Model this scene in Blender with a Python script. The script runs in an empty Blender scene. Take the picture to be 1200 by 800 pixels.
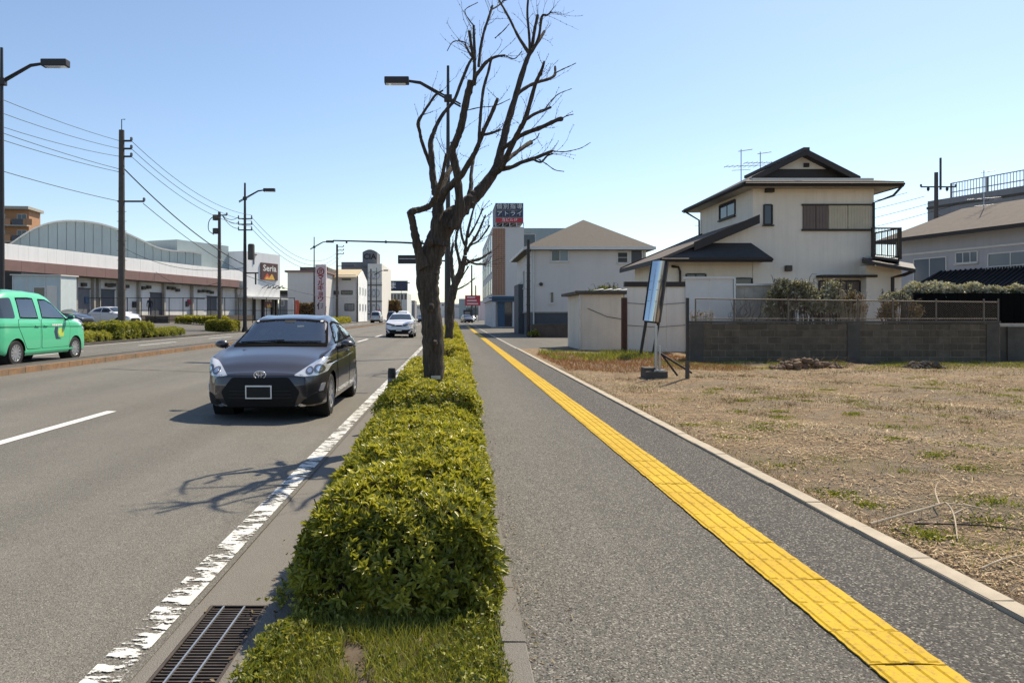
import bpy, bmesh, math, random
import numpy as np
from mathutils import Vector, Matrix
from mathutils.bvhtree import BVHTree
rnd = random.Random(7); nr = np.random.default_rng(7)
S = bpy.context.scene; C = S.collection
PI = math.pi
# ------------------------------------------------------------------ camera, sky, sun, exposure
F = 850.0; CX = 531.0; CY = 369.0; EYE = 1.48            # focal length and vanishing point in photo pixels
cd = bpy.data.cameras.new('camera'); cam = bpy.data.objects.new('camera', cd); C.objects.link(cam)
cam.location = (0, 0, EYE); cam.rotation_euler = (PI/2, 0, 0)
cd.sensor_width = 36; cd.lens = F/1200*36; cd.shift_x = (600-CX)/1200; cd.shift_y = -(400-CY)/1200
cd.clip_start = .05; cd.clip_end = 20000
S.camera = cam
SUN_EL = math.radians(52); SUN_AZ = math.radians(41)
w = bpy.data.worlds.new('World'); S.world = w; w.use_nodes = True
nt = w.node_tree; bg = nt.nodes['Background']
sky = nt.nodes.new('ShaderNodeTexSky'); sky.sky_type = 'NISHITA'; sky.sun_disc = False
sky.sun_elevation = SUN_EL; sky.sun_rotation = SUN_AZ
sky.air_density = 1.0; sky.dust_density = .5; sky.ozone_density = 1.6; sky.altitude = 50
nt.links.new(sky.outputs[0], bg.inputs['Color']); bg.inputs['Strength'].default_value = .118
sl = bpy.data.lights.new('sun', 'SUN'); so = bpy.data.objects.new('sun', sl); C.objects.link(so)
sl.energy = 4.4; sl.angle = math.radians(.5); sl.color = (1, .885, .69)
so.rotation_euler = Vector((-math.sin(SUN_AZ)*math.cos(SUN_EL), -math.cos(SUN_AZ)*math.cos(SUN_EL), -math.sin(SUN_EL))).to_track_quat('-Z', 'Y').to_euler()
S.view_settings.view_transform = 'Standard'; S.view_settings.look = 'None'
S.view_settings.exposure = 0.5; S.view_settings.gamma = 1
S.cycles.max_bounces = 6; S.cycles.transparent_max_bounces = 8

# ------------------------------------------------------------------ helpers
def W(x, y, Y):
    """photo pixel seen at depth Y -> world point"""
    return Vector(((x-CX)*Y/F, Y, EYE-(y-CY)*Y/F))
def RX(X):
    """height of the carriageway surface at X (it rises to the median)"""
    if X > -9.2: return max(0, (-X-1.0)*.027)
    if X > -13: return .235
    return .235-.02*(-X-13)
def tag(o, label=None, cat=None, group=None, kind=None):
    if label: o['label'] = label
    if cat: o['category'] = cat
    if group: o['group'] = group
    if kind: o['kind'] = kind
    return o
def thing(name, label, cat, loc=(0, 0, 0), rz=0, group=None):
    o = bpy.data.objects.new(name, None); C.objects.link(o); o.empty_display_size = .2
    o.location = loc; o.rotation_euler = (0, 0, rz)
    return tag(o, label, cat, group)
def link(name, me, parent=None):
    o = bpy.data.objects.new(name, me); C.objects.link(o)
    if parent: o.parent = parent
    return o
def np_mesh(name, V, Fc, mats, parent=None, attr=None, smooth=False):
    V = np.asarray(V, np.float32); Fc = np.asarray(Fc, np.int32); k = Fc.shape[1]
    me = bpy.data.meshes.new(name)
    me.vertices.add(len(V)); me.vertices.foreach_set('co', V.ravel())
    me.loops.add(Fc.size); me.loops.foreach_set('vertex_index', Fc.ravel())
    me.polygons.add(len(Fc)); me.polygons.foreach_set('loop_start', np.arange(0, Fc.size, k, dtype=np.int32))
    if attr is not None:
        a = me.attributes.new('rnd', 'FLOAT', 'POINT'); a.data.foreach_set('value', np.asarray(attr, np.float32))
    me.update(calc_edges=True)
    if smooth: me.polygons.foreach_set('use_smooth', np.ones(len(Fc), bool))
    for m in (mats if isinstance(mats, (list, tuple)) else [mats]): me.materials.append(m)
    return link(name, me, parent)
class MB:
    def __init__(s): s.v = []; s.f = []; s.m = []
    def add(s, V, Fs, m=0):
        b = len(s.v); s.v += [tuple(p) for p in V]
        for f in Fs: s.f.append([b+i for i in f]); s.m.append(m)
        return s
    def box(s, x0, y0, z0, x1, y1, z1, m=0):
        x0, x1 = min(x0, x1), max(x0, x1); y0, y1 = min(y0, y1), max(y0, y1); z0, z1 = min(z0, z1), max(z0, z1)
        return s.add([(x0,y0,z0),(x1,y0,z0),(x1,y1,z0),(x0,y1,z0),(x0,y0,z1),(x1,y0,z1),(x1,y1,z1),(x0,y1,z1)],
            [(0,3,2,1),(4,5,6,7),(0,1,5,4),(1,2,6,5),(2,3,7,6),(3,0,4,7)], m)
    def obox(s, o, u, a0, a1, n0, n1, z0, z1, m=0):
        """box along wall direction u, outward normal u x z"""
        u = Vector(u).normalized(); n = u.cross(Vector((0, 0, 1))); o = Vector(o); Z = Vector((0, 0, 1))
        P = [o+u*a+n*b+Z*c for c in (z0, z1) for a, b in ((a0,n1),(a1,n1),(a1,n0),(a0,n0))]
        return s.add(P, [(0,3,2,1),(4,5,6,7),(0,1,5,4),(1,2,6,5),(2,3,7,6),(3,0,4,7)], m)
    def slab(s, poly, down, m=0):
        """polygon (any plane) thickened by vector down"""
        P = [Vector(p) for p in poly]; d = Vector(down); n = len(P)
        return s.add(P+[p+d for p in P], [tuple(range(n)), tuple(range(2*n-1, n-1, -1))]+[(i, i+n, (i+1) % n+n, (i+1) % n) for i in range(n)], m)
    def tube(s, pts, rad, n=8, m=0, jit=0, cap=True):
        P = [Vector(p) for p in pts]; R = list(rad) if hasattr(rad, '__len__') else [rad]*len(P)
        V = []; up = None
        for i, p in enumerate(P):
            t = (P[min(i+1, len(P)-1)]-P[max(i-1, 0)]).normalized()
            if up is None: up = Vector((1, 0, 0)) if abs(t.x) < .8 else Vector((0, 1, 0))
            a = (up-t*up.dot(t)).normalized(); b = t.cross(a); up = a
            for k in range(n):
                th = 2*PI*k/n; r = R[i]*(1+(rnd.uniform(-jit, jit) if jit else 0))
                V.append(p+a*(r*math.cos(th))+b*(r*math.sin(th)))
        Fs = [(i*n+k, i*n+(k+1) % n, (i+1)*n+(k+1) % n, (i+1)*n+k) for i in range(len(P)-1) for k in range(n)]
        if cap: Fs += [tuple(range(n-1, -1, -1)), tuple(range((len(P)-1)*n, len(P)*n))]
        return s.add(V, Fs, m)
    def lathe(s, prof, c=(0, 0, 0), axis='z', n=24, m=0, cap=True):
        V = []
        for r, h in prof:
            for k in range(n):
                a, b = r*math.cos(2*PI*k/n), r*math.sin(2*PI*k/n)
                p = {'z': (a, b, h), 'x': (h, a, b), 'y': (b, h, a)}[axis]
                V.append((p[0]+c[0], p[1]+c[1], p[2]+c[2]))
        Fs = [(i*n+k, i*n+(k+1) % n, (i+1)*n+(k+1) % n, (i+1)*n+k) for i in range(len(prof)-1) for k in range(n)]
        if cap: Fs += [tuple(range(n-1, -1, -1)), tuple(range((len(prof)-1)*n, len(prof)*n))]
        return s.add(V, Fs, m)
    def mesh(s, name, mats, smooth=False, fix=True):
        me = bpy.data.meshes.new(name); me.from_pydata(s.v, [], s.f)
        for m in (mats if isinstance(mats, (list, tuple)) else [mats]): me.materials.append(m)
        me.polygons.foreach_set('material_index', s.m)
        if fix:
            bm = bmesh.new(); bm.from_mesh(me); bmesh.ops.recalc_face_normals(bm, faces=bm.faces); bm.to_mesh(me); bm.free()
        if smooth:
            me.polygons.foreach_set('use_smooth', [True]*len(me.polygons))
            me.set_sharp_from_angle(angle=math.radians(40))
        me.update(); return me
    def build(s, name, mats, parent=None, smooth=False, bevel=0, **kw):
        o = link(name, s.mesh(name, mats, smooth), parent)
        if bevel:
            b = o.modifiers.new('bevel', 'BEVEL'); b.width = bevel; b.segments = 2; b.limit_method = 'ANGLE'
        return tag(o, **kw)
def copy_tree(o, parent=None):
    c = o.copy(); C.objects.link(c)
    if parent: c.parent = parent
    for ch in list(o.children): copy_tree(ch, c)
    return c
def smooth_path(pts, k=5):
    P = [Vector(p) for p in pts]
    if len(P) < 3: return [P[0].lerp(P[-1], i/k) for i in range(k+1)]
    Q = [P[0]*2-P[1]]+P+[P[-1]*2-P[-2]]; out = []
    for i in range(1, len(Q)-2):
        for j in range(k):
            t = j/k
            out.append(.5*((2*Q[i])+(Q[i+1]-Q[i-1])*t+(2*Q[i-1]-5*Q[i]+4*Q[i+1]-Q[i+2])*t*t+(3*Q[i]-Q[i-1]-3*Q[i+1]+Q[i+2])*t**3))
    return out+[P[-1]]

# ------------------------------------------------------------------ materials
class N:
    """tiny node-graph helper around one material"""
    def __init__(s, name):
        s.m = bpy.data.materials.new(name); s.m.use_nodes = True; s.t = s.m.node_tree
        s.b = s.t.nodes['Principled BSDF']; s.out = s.t.nodes['Material Output']
        s.pos = s.t.nodes.new('ShaderNodeNewGeometry').outputs['Position']
    def n(s, t, **kw):
        x = s.t.nodes.new(t)
        for k, v in kw.items(): setattr(x, k, v)
        return x
    def mapping(s, scale):
        x = s.n('ShaderNodeMapping'); x.inputs['Scale'].default_value = scale; s.t.links.new(s.pos, x.inputs['Vector']); return x.outputs[0]
    def noise(s, scale, detail=3, rough=.6, vec=None, dist=0):
        x = s.n('ShaderNodeTexNoise'); x.inputs['Scale'].default_value = scale; x.inputs['Detail'].default_value = detail
        x.inputs['Roughness'].default_value = rough; x.inputs['Distortion'].default_value = dist
        s.t.links.new(vec or s.pos, x.inputs['Vector']); return x.outputs['Fac']
    def voro(s, scale, vec=None, out='Distance', feature='F1'):
        x = s.n('ShaderNodeTexVoronoi', feature=feature); x.inputs['Scale'].default_value = scale
        s.t.links.new(vec or s.pos, x.inputs['Vector']); return x.outputs[out]
    def ramp(s, fac, stops):
        x = s.n('ShaderNodeValToRGB'); e = x.color_ramp.elements
        while len(e) < len(stops): e.new(.5)
        for i, (p, c) in enumerate(stops):
            e[i].position = p; e[i].color = (c, c, c, 1) if not hasattr(c, '__len__') else (*c, 1)
        s.t.links.new(fac, x.inputs['Fac']); return x.outputs['Color']
    def mix(s, fac, a, b, mode='MIX'):
        x = s.n('ShaderNodeMix', data_type='RGBA', blend_type=mode)
        for k, v in ((0, fac), (6, a), (7, b)):
            sock = x.inputs[k]
            if isinstance(v, bpy.types.NodeSocket): s.t.links.new(v, sock)
            elif hasattr(v, '__len__'): sock.default_value = (*v, 1)
            else: sock.default_value = v if k == 0 else (v, v, v, 1)
        return x.outputs[2]
    def color(s, c): s.set('Base Color', c)
    def set(s, k, v):
        if isinstance(v, bpy.types.NodeSocket): s.t.links.new(v, s.b.inputs[k])
        elif hasattr(v, '__len__'): s.b.inputs[k].default_value = (*v, 1)
        else: s.b.inputs[k].default_value = v
    def bump(s, h, strength=.3, dist=.01):
        x = s.n('ShaderNodeBump'); x.inputs['Strength'].default_value = strength; x.inputs['Distance'].default_value = dist
        s.t.links.new(h, x.inputs['Height']); s.t.links.new(x.outputs[0], s.b.inputs['Normal'])
def mul(c, k): return tuple(min(1, v*k) for v in c)
def mat(name, col, rough=.75, metal=0, var=.15, scale=2.5, bump=0, bscale=60, spec=.5, streak=0, streakcol=None):
    g = N(name); f = g.noise(scale, 5, .65)
    c = g.ramp(f, [(.25, mul(col, 1-var)), (.75, mul(col, 1+var))])
    if streak:                                            # rain streaks and grime that run down walls
        v = g.noise(1, 4, .7, g.mapping((3.5, 3.5, .22)))
        c = g.mix(g.ramp(v, [(.45, 0), (.8, streak)]), c, streakcol or mul(col, .55))
    g.color(c); g.set('Roughness', rough); g.set('Metallic', metal); g.set('Specular IOR Level', spec)
    if bump: g.bump(g.noise(bscale, 4), bump, .01)
    return g.m
def glossy(name, col, rough=.06, metal=0, coat=0, spec=.5, flake=0):
    g = N(name); g.color(col); g.set('Roughness', rough); g.set('Metallic', metal); g.set('Specular IOR Level', spec)
    if coat: g.set('Coat Weight', coat); g.set('Coat Roughness', .04)
    if flake:
        g.color(g.mix(g.ramp(g.noise(.8, 3), [(.35, 0), (.7, flake)]), col, mul(col, 1.6)))
    return g.m
def asphalt(name, dark, mid, light, sp=220, patch=.5, spk=.3, tint=(1, .93, .80), edge=None, tracks=0):
    g = N(name)
    big = g.noise(.35, 5, .7, g.mapping((1.8, .28, 1))); med = g.noise(1.7, 6, .75)
    c = g.ramp(big, [(.3, mul(tint, mid*(1-.25*patch))), (.7, mul(tint, mid*(1+.25*patch)))])
    c = g.mix(g.ramp(med, [(.35, 0), (.72, .45*patch)]), c, mul(tint, mid*.66))
    if edge:                                              # trodden middle paler than the dark aggregate toward one side
        sx_ = g.n('ShaderNodeSeparateXYZ'); g.t.links.new(g.pos, sx_.inputs[0])
        mr = g.n('ShaderNodeMapRange'); mr.inputs[1].default_value, mr.inputs[2].default_value = edge[0], edge[1]; g.t.links.new(sx_.outputs[0], mr.inputs[0])
        k = g.mix(.35, mr.outputs[0], g.noise(2.5, 4)); c = g.mix(g.ramp(k, [(.22, 0), (.75, .75)]), c, mul(tint, edge[2]))
    if tracks:                                            # wheel paths polished and stained along each lane
        sx_ = g.n('ShaderNodeSeparateXYZ'); g.t.links.new(g.pos, sx_.inputs[0])
        m1 = g.n('ShaderNodeMath', operation='MULTIPLY'); m1.inputs[1].default_value = 2*PI/1.72; g.t.links.new(sx_.outputs[0], m1.inputs[0])
        m2 = g.n('ShaderNodeMath', operation='SINE'); g.t.links.new(m1.outputs[0], m2.inputs[0])
        k = g.mix(.45, g.ramp(m2.outputs[0], [(.0, 0), (1, 1)]), g.noise(.5, 5, .7, g.mapping((2, .25, 1))))
        c = g.mix(g.ramp(k, [(.35, 0), (.75, tracks)]), c, mul(tint, mid*.68))
    f = g.noise(sp, 2, .6)
    a = g.voro(sp, out='Color'); sep = g.n('ShaderNodeSeparateColor'); g.t.links.new(a, sep.inputs[0])
    c = g.mix(g.ramp(sep.outputs[0], [(.70, 0), (1, spk)]), c, mul(tint, light))
    c = g.mix(g.ramp(sep.outputs[1], [(.50, 0), (.95, spk)]), c, mul(tint, dark))
    c = g.mix(g.ramp(f, [(.35, .35), (.6, 0)]), c, mul(tint, dark))
    g.color(c); g.set('Roughness', .85); g.set('Specular IOR Level', .3)
    g.bump(g.voro(sp*.8), .55, .006)
    return g.m
def paint(name, col, under, wear=.5, sc=(5, 30, 5), lo=.42):
    """road paint worn through to the asphalt below"""
    g = N(name)
    f = g.mix(.4, g.noise(1, 6, .75, g.mapping(sc)), g.noise(3.2, 7, .8)); f2 = g.noise(90, 2)
    k = g.ramp(f, [(lo+.16*(1-wear), 1), (lo+.16*(1-wear)+.05, 0)])
    k = g.mix(.22, k, g.ramp(f2, [(.45, 0), (.55, 1)]))
    k = g.ramp(k, [(.42, 0), (.62, 1)])
    c = g.ramp(g.noise(7, 4), [(.3, mul(col, .8)), (.7, col)])
    g.color(c); g.set('Roughness', .75); tr = g.n('ShaderNodeBsdfTransparent'); mx = g.n('ShaderNodeMixShader')   # bare asphalt shows where the paint has gone
    g.t.links.new(k, mx.inputs[0]); g.t.links.new(g.b.outputs[0], mx.inputs[1]); g.t.links.new(tr.outputs[0], mx.inputs[2]); g.t.links.new(mx.outputs[0], g.out.inputs[0]); return g.m
def leaf(name, cols, rough=.4, trans=.3, spec=.5):
    g = N(name); at = g.n('ShaderNodeAttribute', attribute_name='rnd')
    c = g.ramp(at.outputs['Fac'], [(i/(len(cols)-1), x) for i, x in enumerate(cols)])
    g.color(c); g.set('Roughness', rough); g.set('Specular IOR Level', spec)
    if trans:
        tr = g.n('ShaderNodeBsdfTranslucent'); g.t.links.new(g.mix(1, c, (1, 1, .55), 'MULTIPLY'), tr.inputs['Color'])
        mx = g.n('ShaderNodeMixShader'); mx.inputs[0].default_value = trans
        g.t.links.new(g.b.outputs[0], mx.inputs[1]); g.t.links.new(tr.outputs[0], mx.inputs[2]); g.t.links.new(mx.outputs[0], g.out.inputs[0])
    return g.m
M = {}
M['road'] = asphalt('road_asphalt', .045, .20, .40, 190, .8, .7, tracks=.5)
M['gutter'] = asphalt('gutter_concrete', .10, .20, .30, 200, .6, .3, (1, .92, .80))
M['walk'] = asphalt('walk_asphalt', .02, .165, .42, 150, .9, .9, edge=(.8, 1.9, .085))
M['walk_dark'] = asphalt('walk_asphalt_dark', .010, .080, .42, 125, .8, .85, (1, .92, .80))
M['alley'] = asphalt('alley_asphalt', .06, .15, .25, 200, .7, .3)
M['white_paint'] = paint('white_paint', (.72, .71, .67), (.175, .162, .14), .5, (5, 13, 5), .385)
M['white_line'] = paint('white_line', (.74, .73, .69), (.175, .162, .14), .0, (3, 9, 3), .22)
M['concrete'] = mat('concrete', (.36, .335, .29), .9, var=.22, scale=4, bump=.3, bscale=120)
M['kerb_pale'] = mat('kerb_pale', (.43, .365, .275), .9, var=.2, scale=5, bump=.25, bscale=150)
M['concrete_dark'] = mat('concrete_dark', (.085, .075, .062), .9, var=.35, scale=2, bump=.3, bscale=60)
g = N('orange_kerb')                                       # orange paint flaking from the median kerb
k = g.ramp(g.noise(2.2, 6, .7), [(.36, 0), (.60, 1)])
g.color(g.mix(k, (.15, .115, .08), g.ramp(g.noise(9, 3), [(.3, (.235, .125, .06)), (.7, (.33, .195, .10))]))); g.set('Roughness', .85); M['orange'] = g.m
g = N('tactile_yellow')
d = g.ramp(g.noise(42, 6, .8), [(.50, 0), (.70, .9)])
c = g.ramp(g.noise(2.2, 4), [(.3, (.53, .325, .007)), (.7, (.62, .40, .012))])
g.color(g.mix(d, c, (.21, .145, .065))); g.set('Roughness', .7); g.set('Specular IOR Level', .2); g.bump(g.noise(160, 3), .35, .004); M['yellow'] = g.m
M['soil'] = mat('soil', (.10, .075, .05), .95, var=.3, scale=8, bump=.6, bscale=40)
g = N('lot_earth')                                         # bare earth, straw litter, moss
a = g.noise(.42, 6, .7, g.mapping((1, 1.5, 1))); b = g.noise(5, 7, .8, g.mapping((1, 1.8, 1))); s3 = g.noise(60, 4, .8)
c = g.ramp(b, [(.32, (.085, .052, .027)), (.5, (.24, .150, .072)), (.68, (.46, .32, .165))])
c = g.mix(g.ramp(a, [(.48, .0), (.61, .72)]), c, g.ramp(s3, [(.3, (.085, .066, .05)), (.7, (.28, .23, .17))]))
c = g.mix(g.ramp(g.noise(.9, 6, .75, None, .5), [(.53, 0), (.64, .6)]), c, (.15, .135, .04))
c = g.mix(g.ramp(g.noise(110, 3, .8), [(.45, .0), (.70, .6)]), c, (.56, .43, .255))
c = g.mix(g.ramp(g.noise(85, 3, .8), [(.50, .0), (.70, .7)]), c, (.05, .035, .022))
g.color(c); g.set('Roughness', .95); g.bump(g.noise(45, 6, .75), 1.0, .04); M['lot'] = g.m
M['ground'] = mat('far_ground', (.22, .21, .18), .95, var=.3, scale=.05)
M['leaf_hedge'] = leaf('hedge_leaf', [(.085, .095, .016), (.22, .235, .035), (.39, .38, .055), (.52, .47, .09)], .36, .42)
M['leaf_far'] = leaf('hedge_leaf_far', [(.20, .19, .025), (.38, .355, .045), (.52, .46, .07)], .5, .4)
M['leaf_grey'] = leaf('vine_leaf', [(.10, .095, .055), (.27, .25, .16), (.60, .57, .44)], .5, .2)
M['leaf_brown'] = leaf('dry_leaf', [(.10, .06, .03), (.20, .13, .06), (.25, .20, .09)], .6, .2)
M['leaf_rust'] = leaf('rusty_dead_leaf', [(.16, .06, .025), (.34, .15, .06), (.45, .27, .12)], .7, .2)
M['post_rust'] = mat('rust_brown_post', (.075, .032, .02), .8, var=.3, scale=6)
M['tile_black'] = mat('black_roof_tile', (.014, .015, .018), .6, var=.2)
M['weed'] = leaf('weed', [(.11, .13, .022), (.24, .26, .04), (.42, .40, .08)], .45, .38)
M['straw'] = leaf('straw', [(.13, .075, .03), (.33, .21, .095), (.52, .37, .19), (.68, .56, .37)], .8, 0)
M['twig'] = mat('twig', (.07, .05, .04), .9, var=.3, scale=12)
M['twig_pale'] = mat('twig_pale', (.42, .34, .24), .9, var=.3, scale=12)
M['light_block_core'] = mat('light_block_core', (.035, .03, .015), .95, var=.4, scale=14)
g = N('bark')
v = g.noise(1, 6, .75, g.mapping((34, 34, 4))); p = g.noise(5, 5, .7)
c = g.ramp(v, [(.3, (.017, .013, .009)), (.55, (.076, .057, .042)), (.8, (.185, .146, .11))])
g.color(g.mix(g.ramp(p, [(.60, 0), (.76, .5)]), c, (.19, .155, .12))); g.set('Roughness', .92); g.bump(v, 1.0, .03); M['bark'] = g.m
M['black_metal'] = mat('black_metal', (.022, .019, .018), .5, 0, var=.3)
M['brown_metal'] = mat('brown_metal', (.045, .030, .024), .5, 0, var=.3)
M['pole_conc'] = mat('pole_concrete', (.085, .072, .062), .85, var=.25, scale=3)
M['steel'] = mat('galvanised_steel', (.45, .46, .47), .4, .8, var=.15)
M['rust'] = mat('rusty_iron', (.075, .060, .052), .75, .3, var=.45, scale=14)
M['chrome'] = glossy('mirror_sheet', (.40, .44, .50), .09, 1)
M['cable'] = mat('cable_black', (.02, .02, .022), .6)
M['glass_dark'] = glossy('window_glass', (.035, .04, .05), .07, 0, spec=.7)
M['glass_blue'] = glossy('window_glass_blue', (.13, .16, .19), .1, 0, spec=.7)
M['white'] = mat('white_wall', (.66, .64, .60), .85, var=.06, scale=.6, streak=.25)
M['white_shop'] = mat('white_shop_wall', (.80, .80, .79), .8, var=.05, scale=.4, streak=.2)
M['cream_white'] = mat('cream_panel', (.72, .68, .61), .75, var=.07, scale=.8, streak=.25)
M['house_white'] = mat('plaster_white', (.76, .69, .585), .9, var=.08, scale=.7, bump=.15, bscale=40, streak=.3)
M['grey_wall'] = mat('grey_siding', (.62, .59, .56), .85, var=.05, scale=.5, streak=.15)
M['grey_plaster'] = mat('grey_plaster', (.40, .41, .44), .9, var=.08, scale=.6, streak=.25)
M['grey_dark_wall'] = mat('dark_grey_wall', (.16, .16, .17), .85, var=.12)
M['concrete_bldg'] = mat('concrete_building', (.25, .24, .24), .85, var=.12, scale=.3, streak=.3)
M['base_dark'] = mat('dark_base_siding', (.085, .09, .10), .8, var=.1)
M['brown_wall'] = mat('low_brown_wall', (.10, .078, .062), .9, var=.25)
M['roof_brown'] = mat('roof_shingle_brown', (.105, .090, .076), .9, var=.18, scale=6, bump=.3, bscale=14)
M['roof_dark'] = mat('roof_slate', (.045, .043, .043), .75, var=.2, scale=5, bump=.2, bscale=12)
M['roof_weathered_lit'] = mat('roof_weathered_lit', (.115, .092, .078), .9, var=.2, scale=3, bump=.25, bscale=12)
M['trim_brown'] = mat('dark_brown_trim', (.024, .017, .014), .6, var=.15)
M['trim_white'] = mat('white_trim', (.62, .61, .58), .6, var=.06)
M['shutter_brown'] = mat('brown_shutter', (.14, .10, .082), .5, var=.1)
M['shutter_beige'] = mat('beige_shutter', (.50, .44, .32), .6, var=.08)
M['blue_grey'] = mat('blue_grey_metal', (.31, .37, .38), .6, var=.08, scale=.4, streak=.2)
M['fascia_brown'] = mat('fascia_brown', (.22, .13, .115), .65, var=.1, scale=1, streak=.2)
M['pale_wall'] = mat('loading_wall', (.72, .70, .66), .85, var=.12, scale=.6, streak=.35)  # off-white wall tone with streaks
M['shed_white'] = mat('shed_panel', (.62, .56, .48), .7, var=.1, scale=.9, streak=.3)
M['shed_blue'] = mat('pale_blue_shed', (.50, .57, .58), .7, var=.06, streak=.15)
M['tile_brown'] = mat('brown_tile_cladding', (.34, .175, .105), .7, var=.15, scale=3)
M['navy'] = mat('navy_board', (.028, .042, .085), .5, var=.1)
M['red'] = mat('red_board', (.46, .03, .05), .5, var=.1)
M['crimson'] = mat('crimson_lettering', (.32, .03, .04), .5)
M['sign_brown'] = mat('brown_sign', (.10, .042, .032), .5, var=.1)
M['sign_pink'] = mat('pink_sign_face', (.72, .58, .57), .6, var=.05)
M['sign_white'] = mat('sign_white', (.80, .78, .74), .5, var=.03)
M['flame_red'] = mat('sign_flame_red', (.62, .10, .05), .5); M['flame_yellow'] = mat('sign_flame_yellow', (.80, .45, .08), .5)
M['blue_door'] = mat('blue_entrance', (.035, .085, .15), .5, var=.1)
M['orange_wall'] = mat('orange_brick_wall', (.40, .215, .115), .8, var=.1)
M['block2'] = mat('concrete_block_dark', (.095, .075, .052), .92, var=.35, scale=5, bump=.5, bscale=60, streak=.4, streakcol=(.03, .026, .02))
M['block3'] = mat('concrete_block_pale', (.125, .100, .070), .92, var=.3, scale=5, bump=.5, bscale=60, streak=.5, streakcol=(.04, .035, .03))
M['block'] = mat('concrete_block', (.11, .088, .061), .92, var=.3, scale=5, bump=.5, bscale=60, streak=.5, streakcol=(.035, .03, .025))
M['mortar'] = mat('mortar', (.16, .132, .098), .92, var=.3)
M['tyre'] = mat('tyre_rubber', (.012, .012, .012), .8, var=.2)
M['alloy'] = mat('alloy_rim', (.52, .53, .55), .35, .7, var=.1)
M['black_plastic'] = mat('black_plastic', (.009, .009, .010), .6, var=.2)
M['under'] = mat('underbody_black', (.008, .008, .008), .9)
g = N('clear_car_glass'); tr = g.n('ShaderNodeBsdfTransparent'); tr.inputs[0].default_value = (.72, .80, .78, 1); gs = g.n('ShaderNodeBsdfGlossy'); gs.inputs['Roughness'].default_value = .03
fr = g.n('ShaderNodeFresnel'); fr.inputs[0].default_value = 1.6; mx = g.n('ShaderNodeMixShader'); ad = g.n('ShaderNodeMath', operation='ADD'); ad.inputs[1].default_value = .17; g.t.links.new(fr.outputs[0], ad.inputs[0])
g.t.links.new(ad.outputs[0], mx.inputs[0]); g.t.links.new(tr.outputs[0], mx.inputs[1]); g.t.links.new(gs.outputs[0], mx.inputs[2]); g.t.links.new(mx.outputs[0], g.out.inputs[0]); M['clear_glass'] = g.m
M['frit'] = mat('frit_black', (.006, .006, .006), .95, spec=.05); M['interior'] = mat('interior_dark', (.05, .05, .052), .8); M['seat'] = mat('seat_fabric', (.17, .165, .16), .9)
M['car_glass'] = glossy('car_glass', (.022, .03, .036), .04, 0, spec=.9)
M['paint_grey'] = glossy('metallic_grey_paint', (.050, .044, .046), .28, .4, .9, flake=.4)
M['paint_green'] = glossy('mint_green_paint', (.10, .56, .30), .35, 0, .7)
M['paint_white'] = glossy('white_car_paint', (.74, .74, .75), .3, 0, .7)
M['paint_silver'] = glossy('silver_car_paint', (.40, .41, .43), .35, .4, .6)
M['paint_dark'] = glossy('dark_car_paint', (.02, .022, .028), .3, 0, .7)
M['lamp_glass'] = glossy('headlamp_lens', (.60, .62, .65), .12, .3, 1)
M['lamp_inner'] = glossy('headlamp_bowl', (.22, .23, .25), .15, .7)
M['tail_red'] = glossy('tail_lamp_red', (.28, .012, .012), .15)
M['silver'] = glossy('bright_silver', (.72, .73, .75), .15, .9)
M['seam'] = mat('seam_black', (.006, .006, .006), .7)
M['skin'] = mat('skin', (.38, .23, .16), .6); M['cloth_dark'] = mat('dark_clothes', (.02, .02, .025), .9); M['hair'] = mat('hair', (.012, .01, .01), .6)
# ------------------------------------------------------------------ the setting
def sheet(name, x0, x1, y0, y1, z, m, nx=2, ny=2, zf=None, parent=None):
    xs = np.linspace(x0, x1, nx); ys = np.linspace(y0, y1, ny)
    V = [(x, y, z if zf is None else zf(x, y)) for y in ys for x in xs]
    Fs = [(j*nx+i, j*nx+i+1, (j+1)*nx+i+1, (j+1)*nx+i) for j in range(ny-1) for i in range(nx-1)]
    return tag(np_mesh(name, V, Fs, m, parent, smooth=True), kind='structure')
sheet('ground', -6000, 6000, -3000, 9000, -.30, M['ground'])
SW = .12                                                    # pavement height above the gutter
xs = [-15.6, -14, -13, -12, -11, -10, -9.9]; xs2 = [-9.2, -8, -7, -6, -5, -4, -3, -2, -1.3]
def strip(name, xs, y0, y1, m, dz=0, parent=None):
    V = []; Fs = []
    for y in (y0, y1):
        for x in xs: V.append((x, y, RX(x)+dz))
    n = len(xs)
    for i in range(n-1): Fs.append((i, i+1, n+i+1, n+i))
    return tag(np_mesh(name, V, Fs, m, parent, smooth=True), kind='structure')
strip('road', xs2, -6, 420, M['road']); strip('road', xs, -6, 420, M['road'])
sheet('gutter', -1.303, -1.235, -6, 3.0, .004, M['gutter']); sheet('gutter', -.945, -.80, -6, 3.0, .0, M['gutter']); sheet('gutter', -1.303, -.80, 3.0+.70, 420, .0, M['gutter'])
sheet('gutter', -1.303, -1.235, 3.0, 3.70, .004, M['gutter']); sheet('gutter', -.945, -.80, 3.0, 3.70, .0, M['gutter'])
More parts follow.
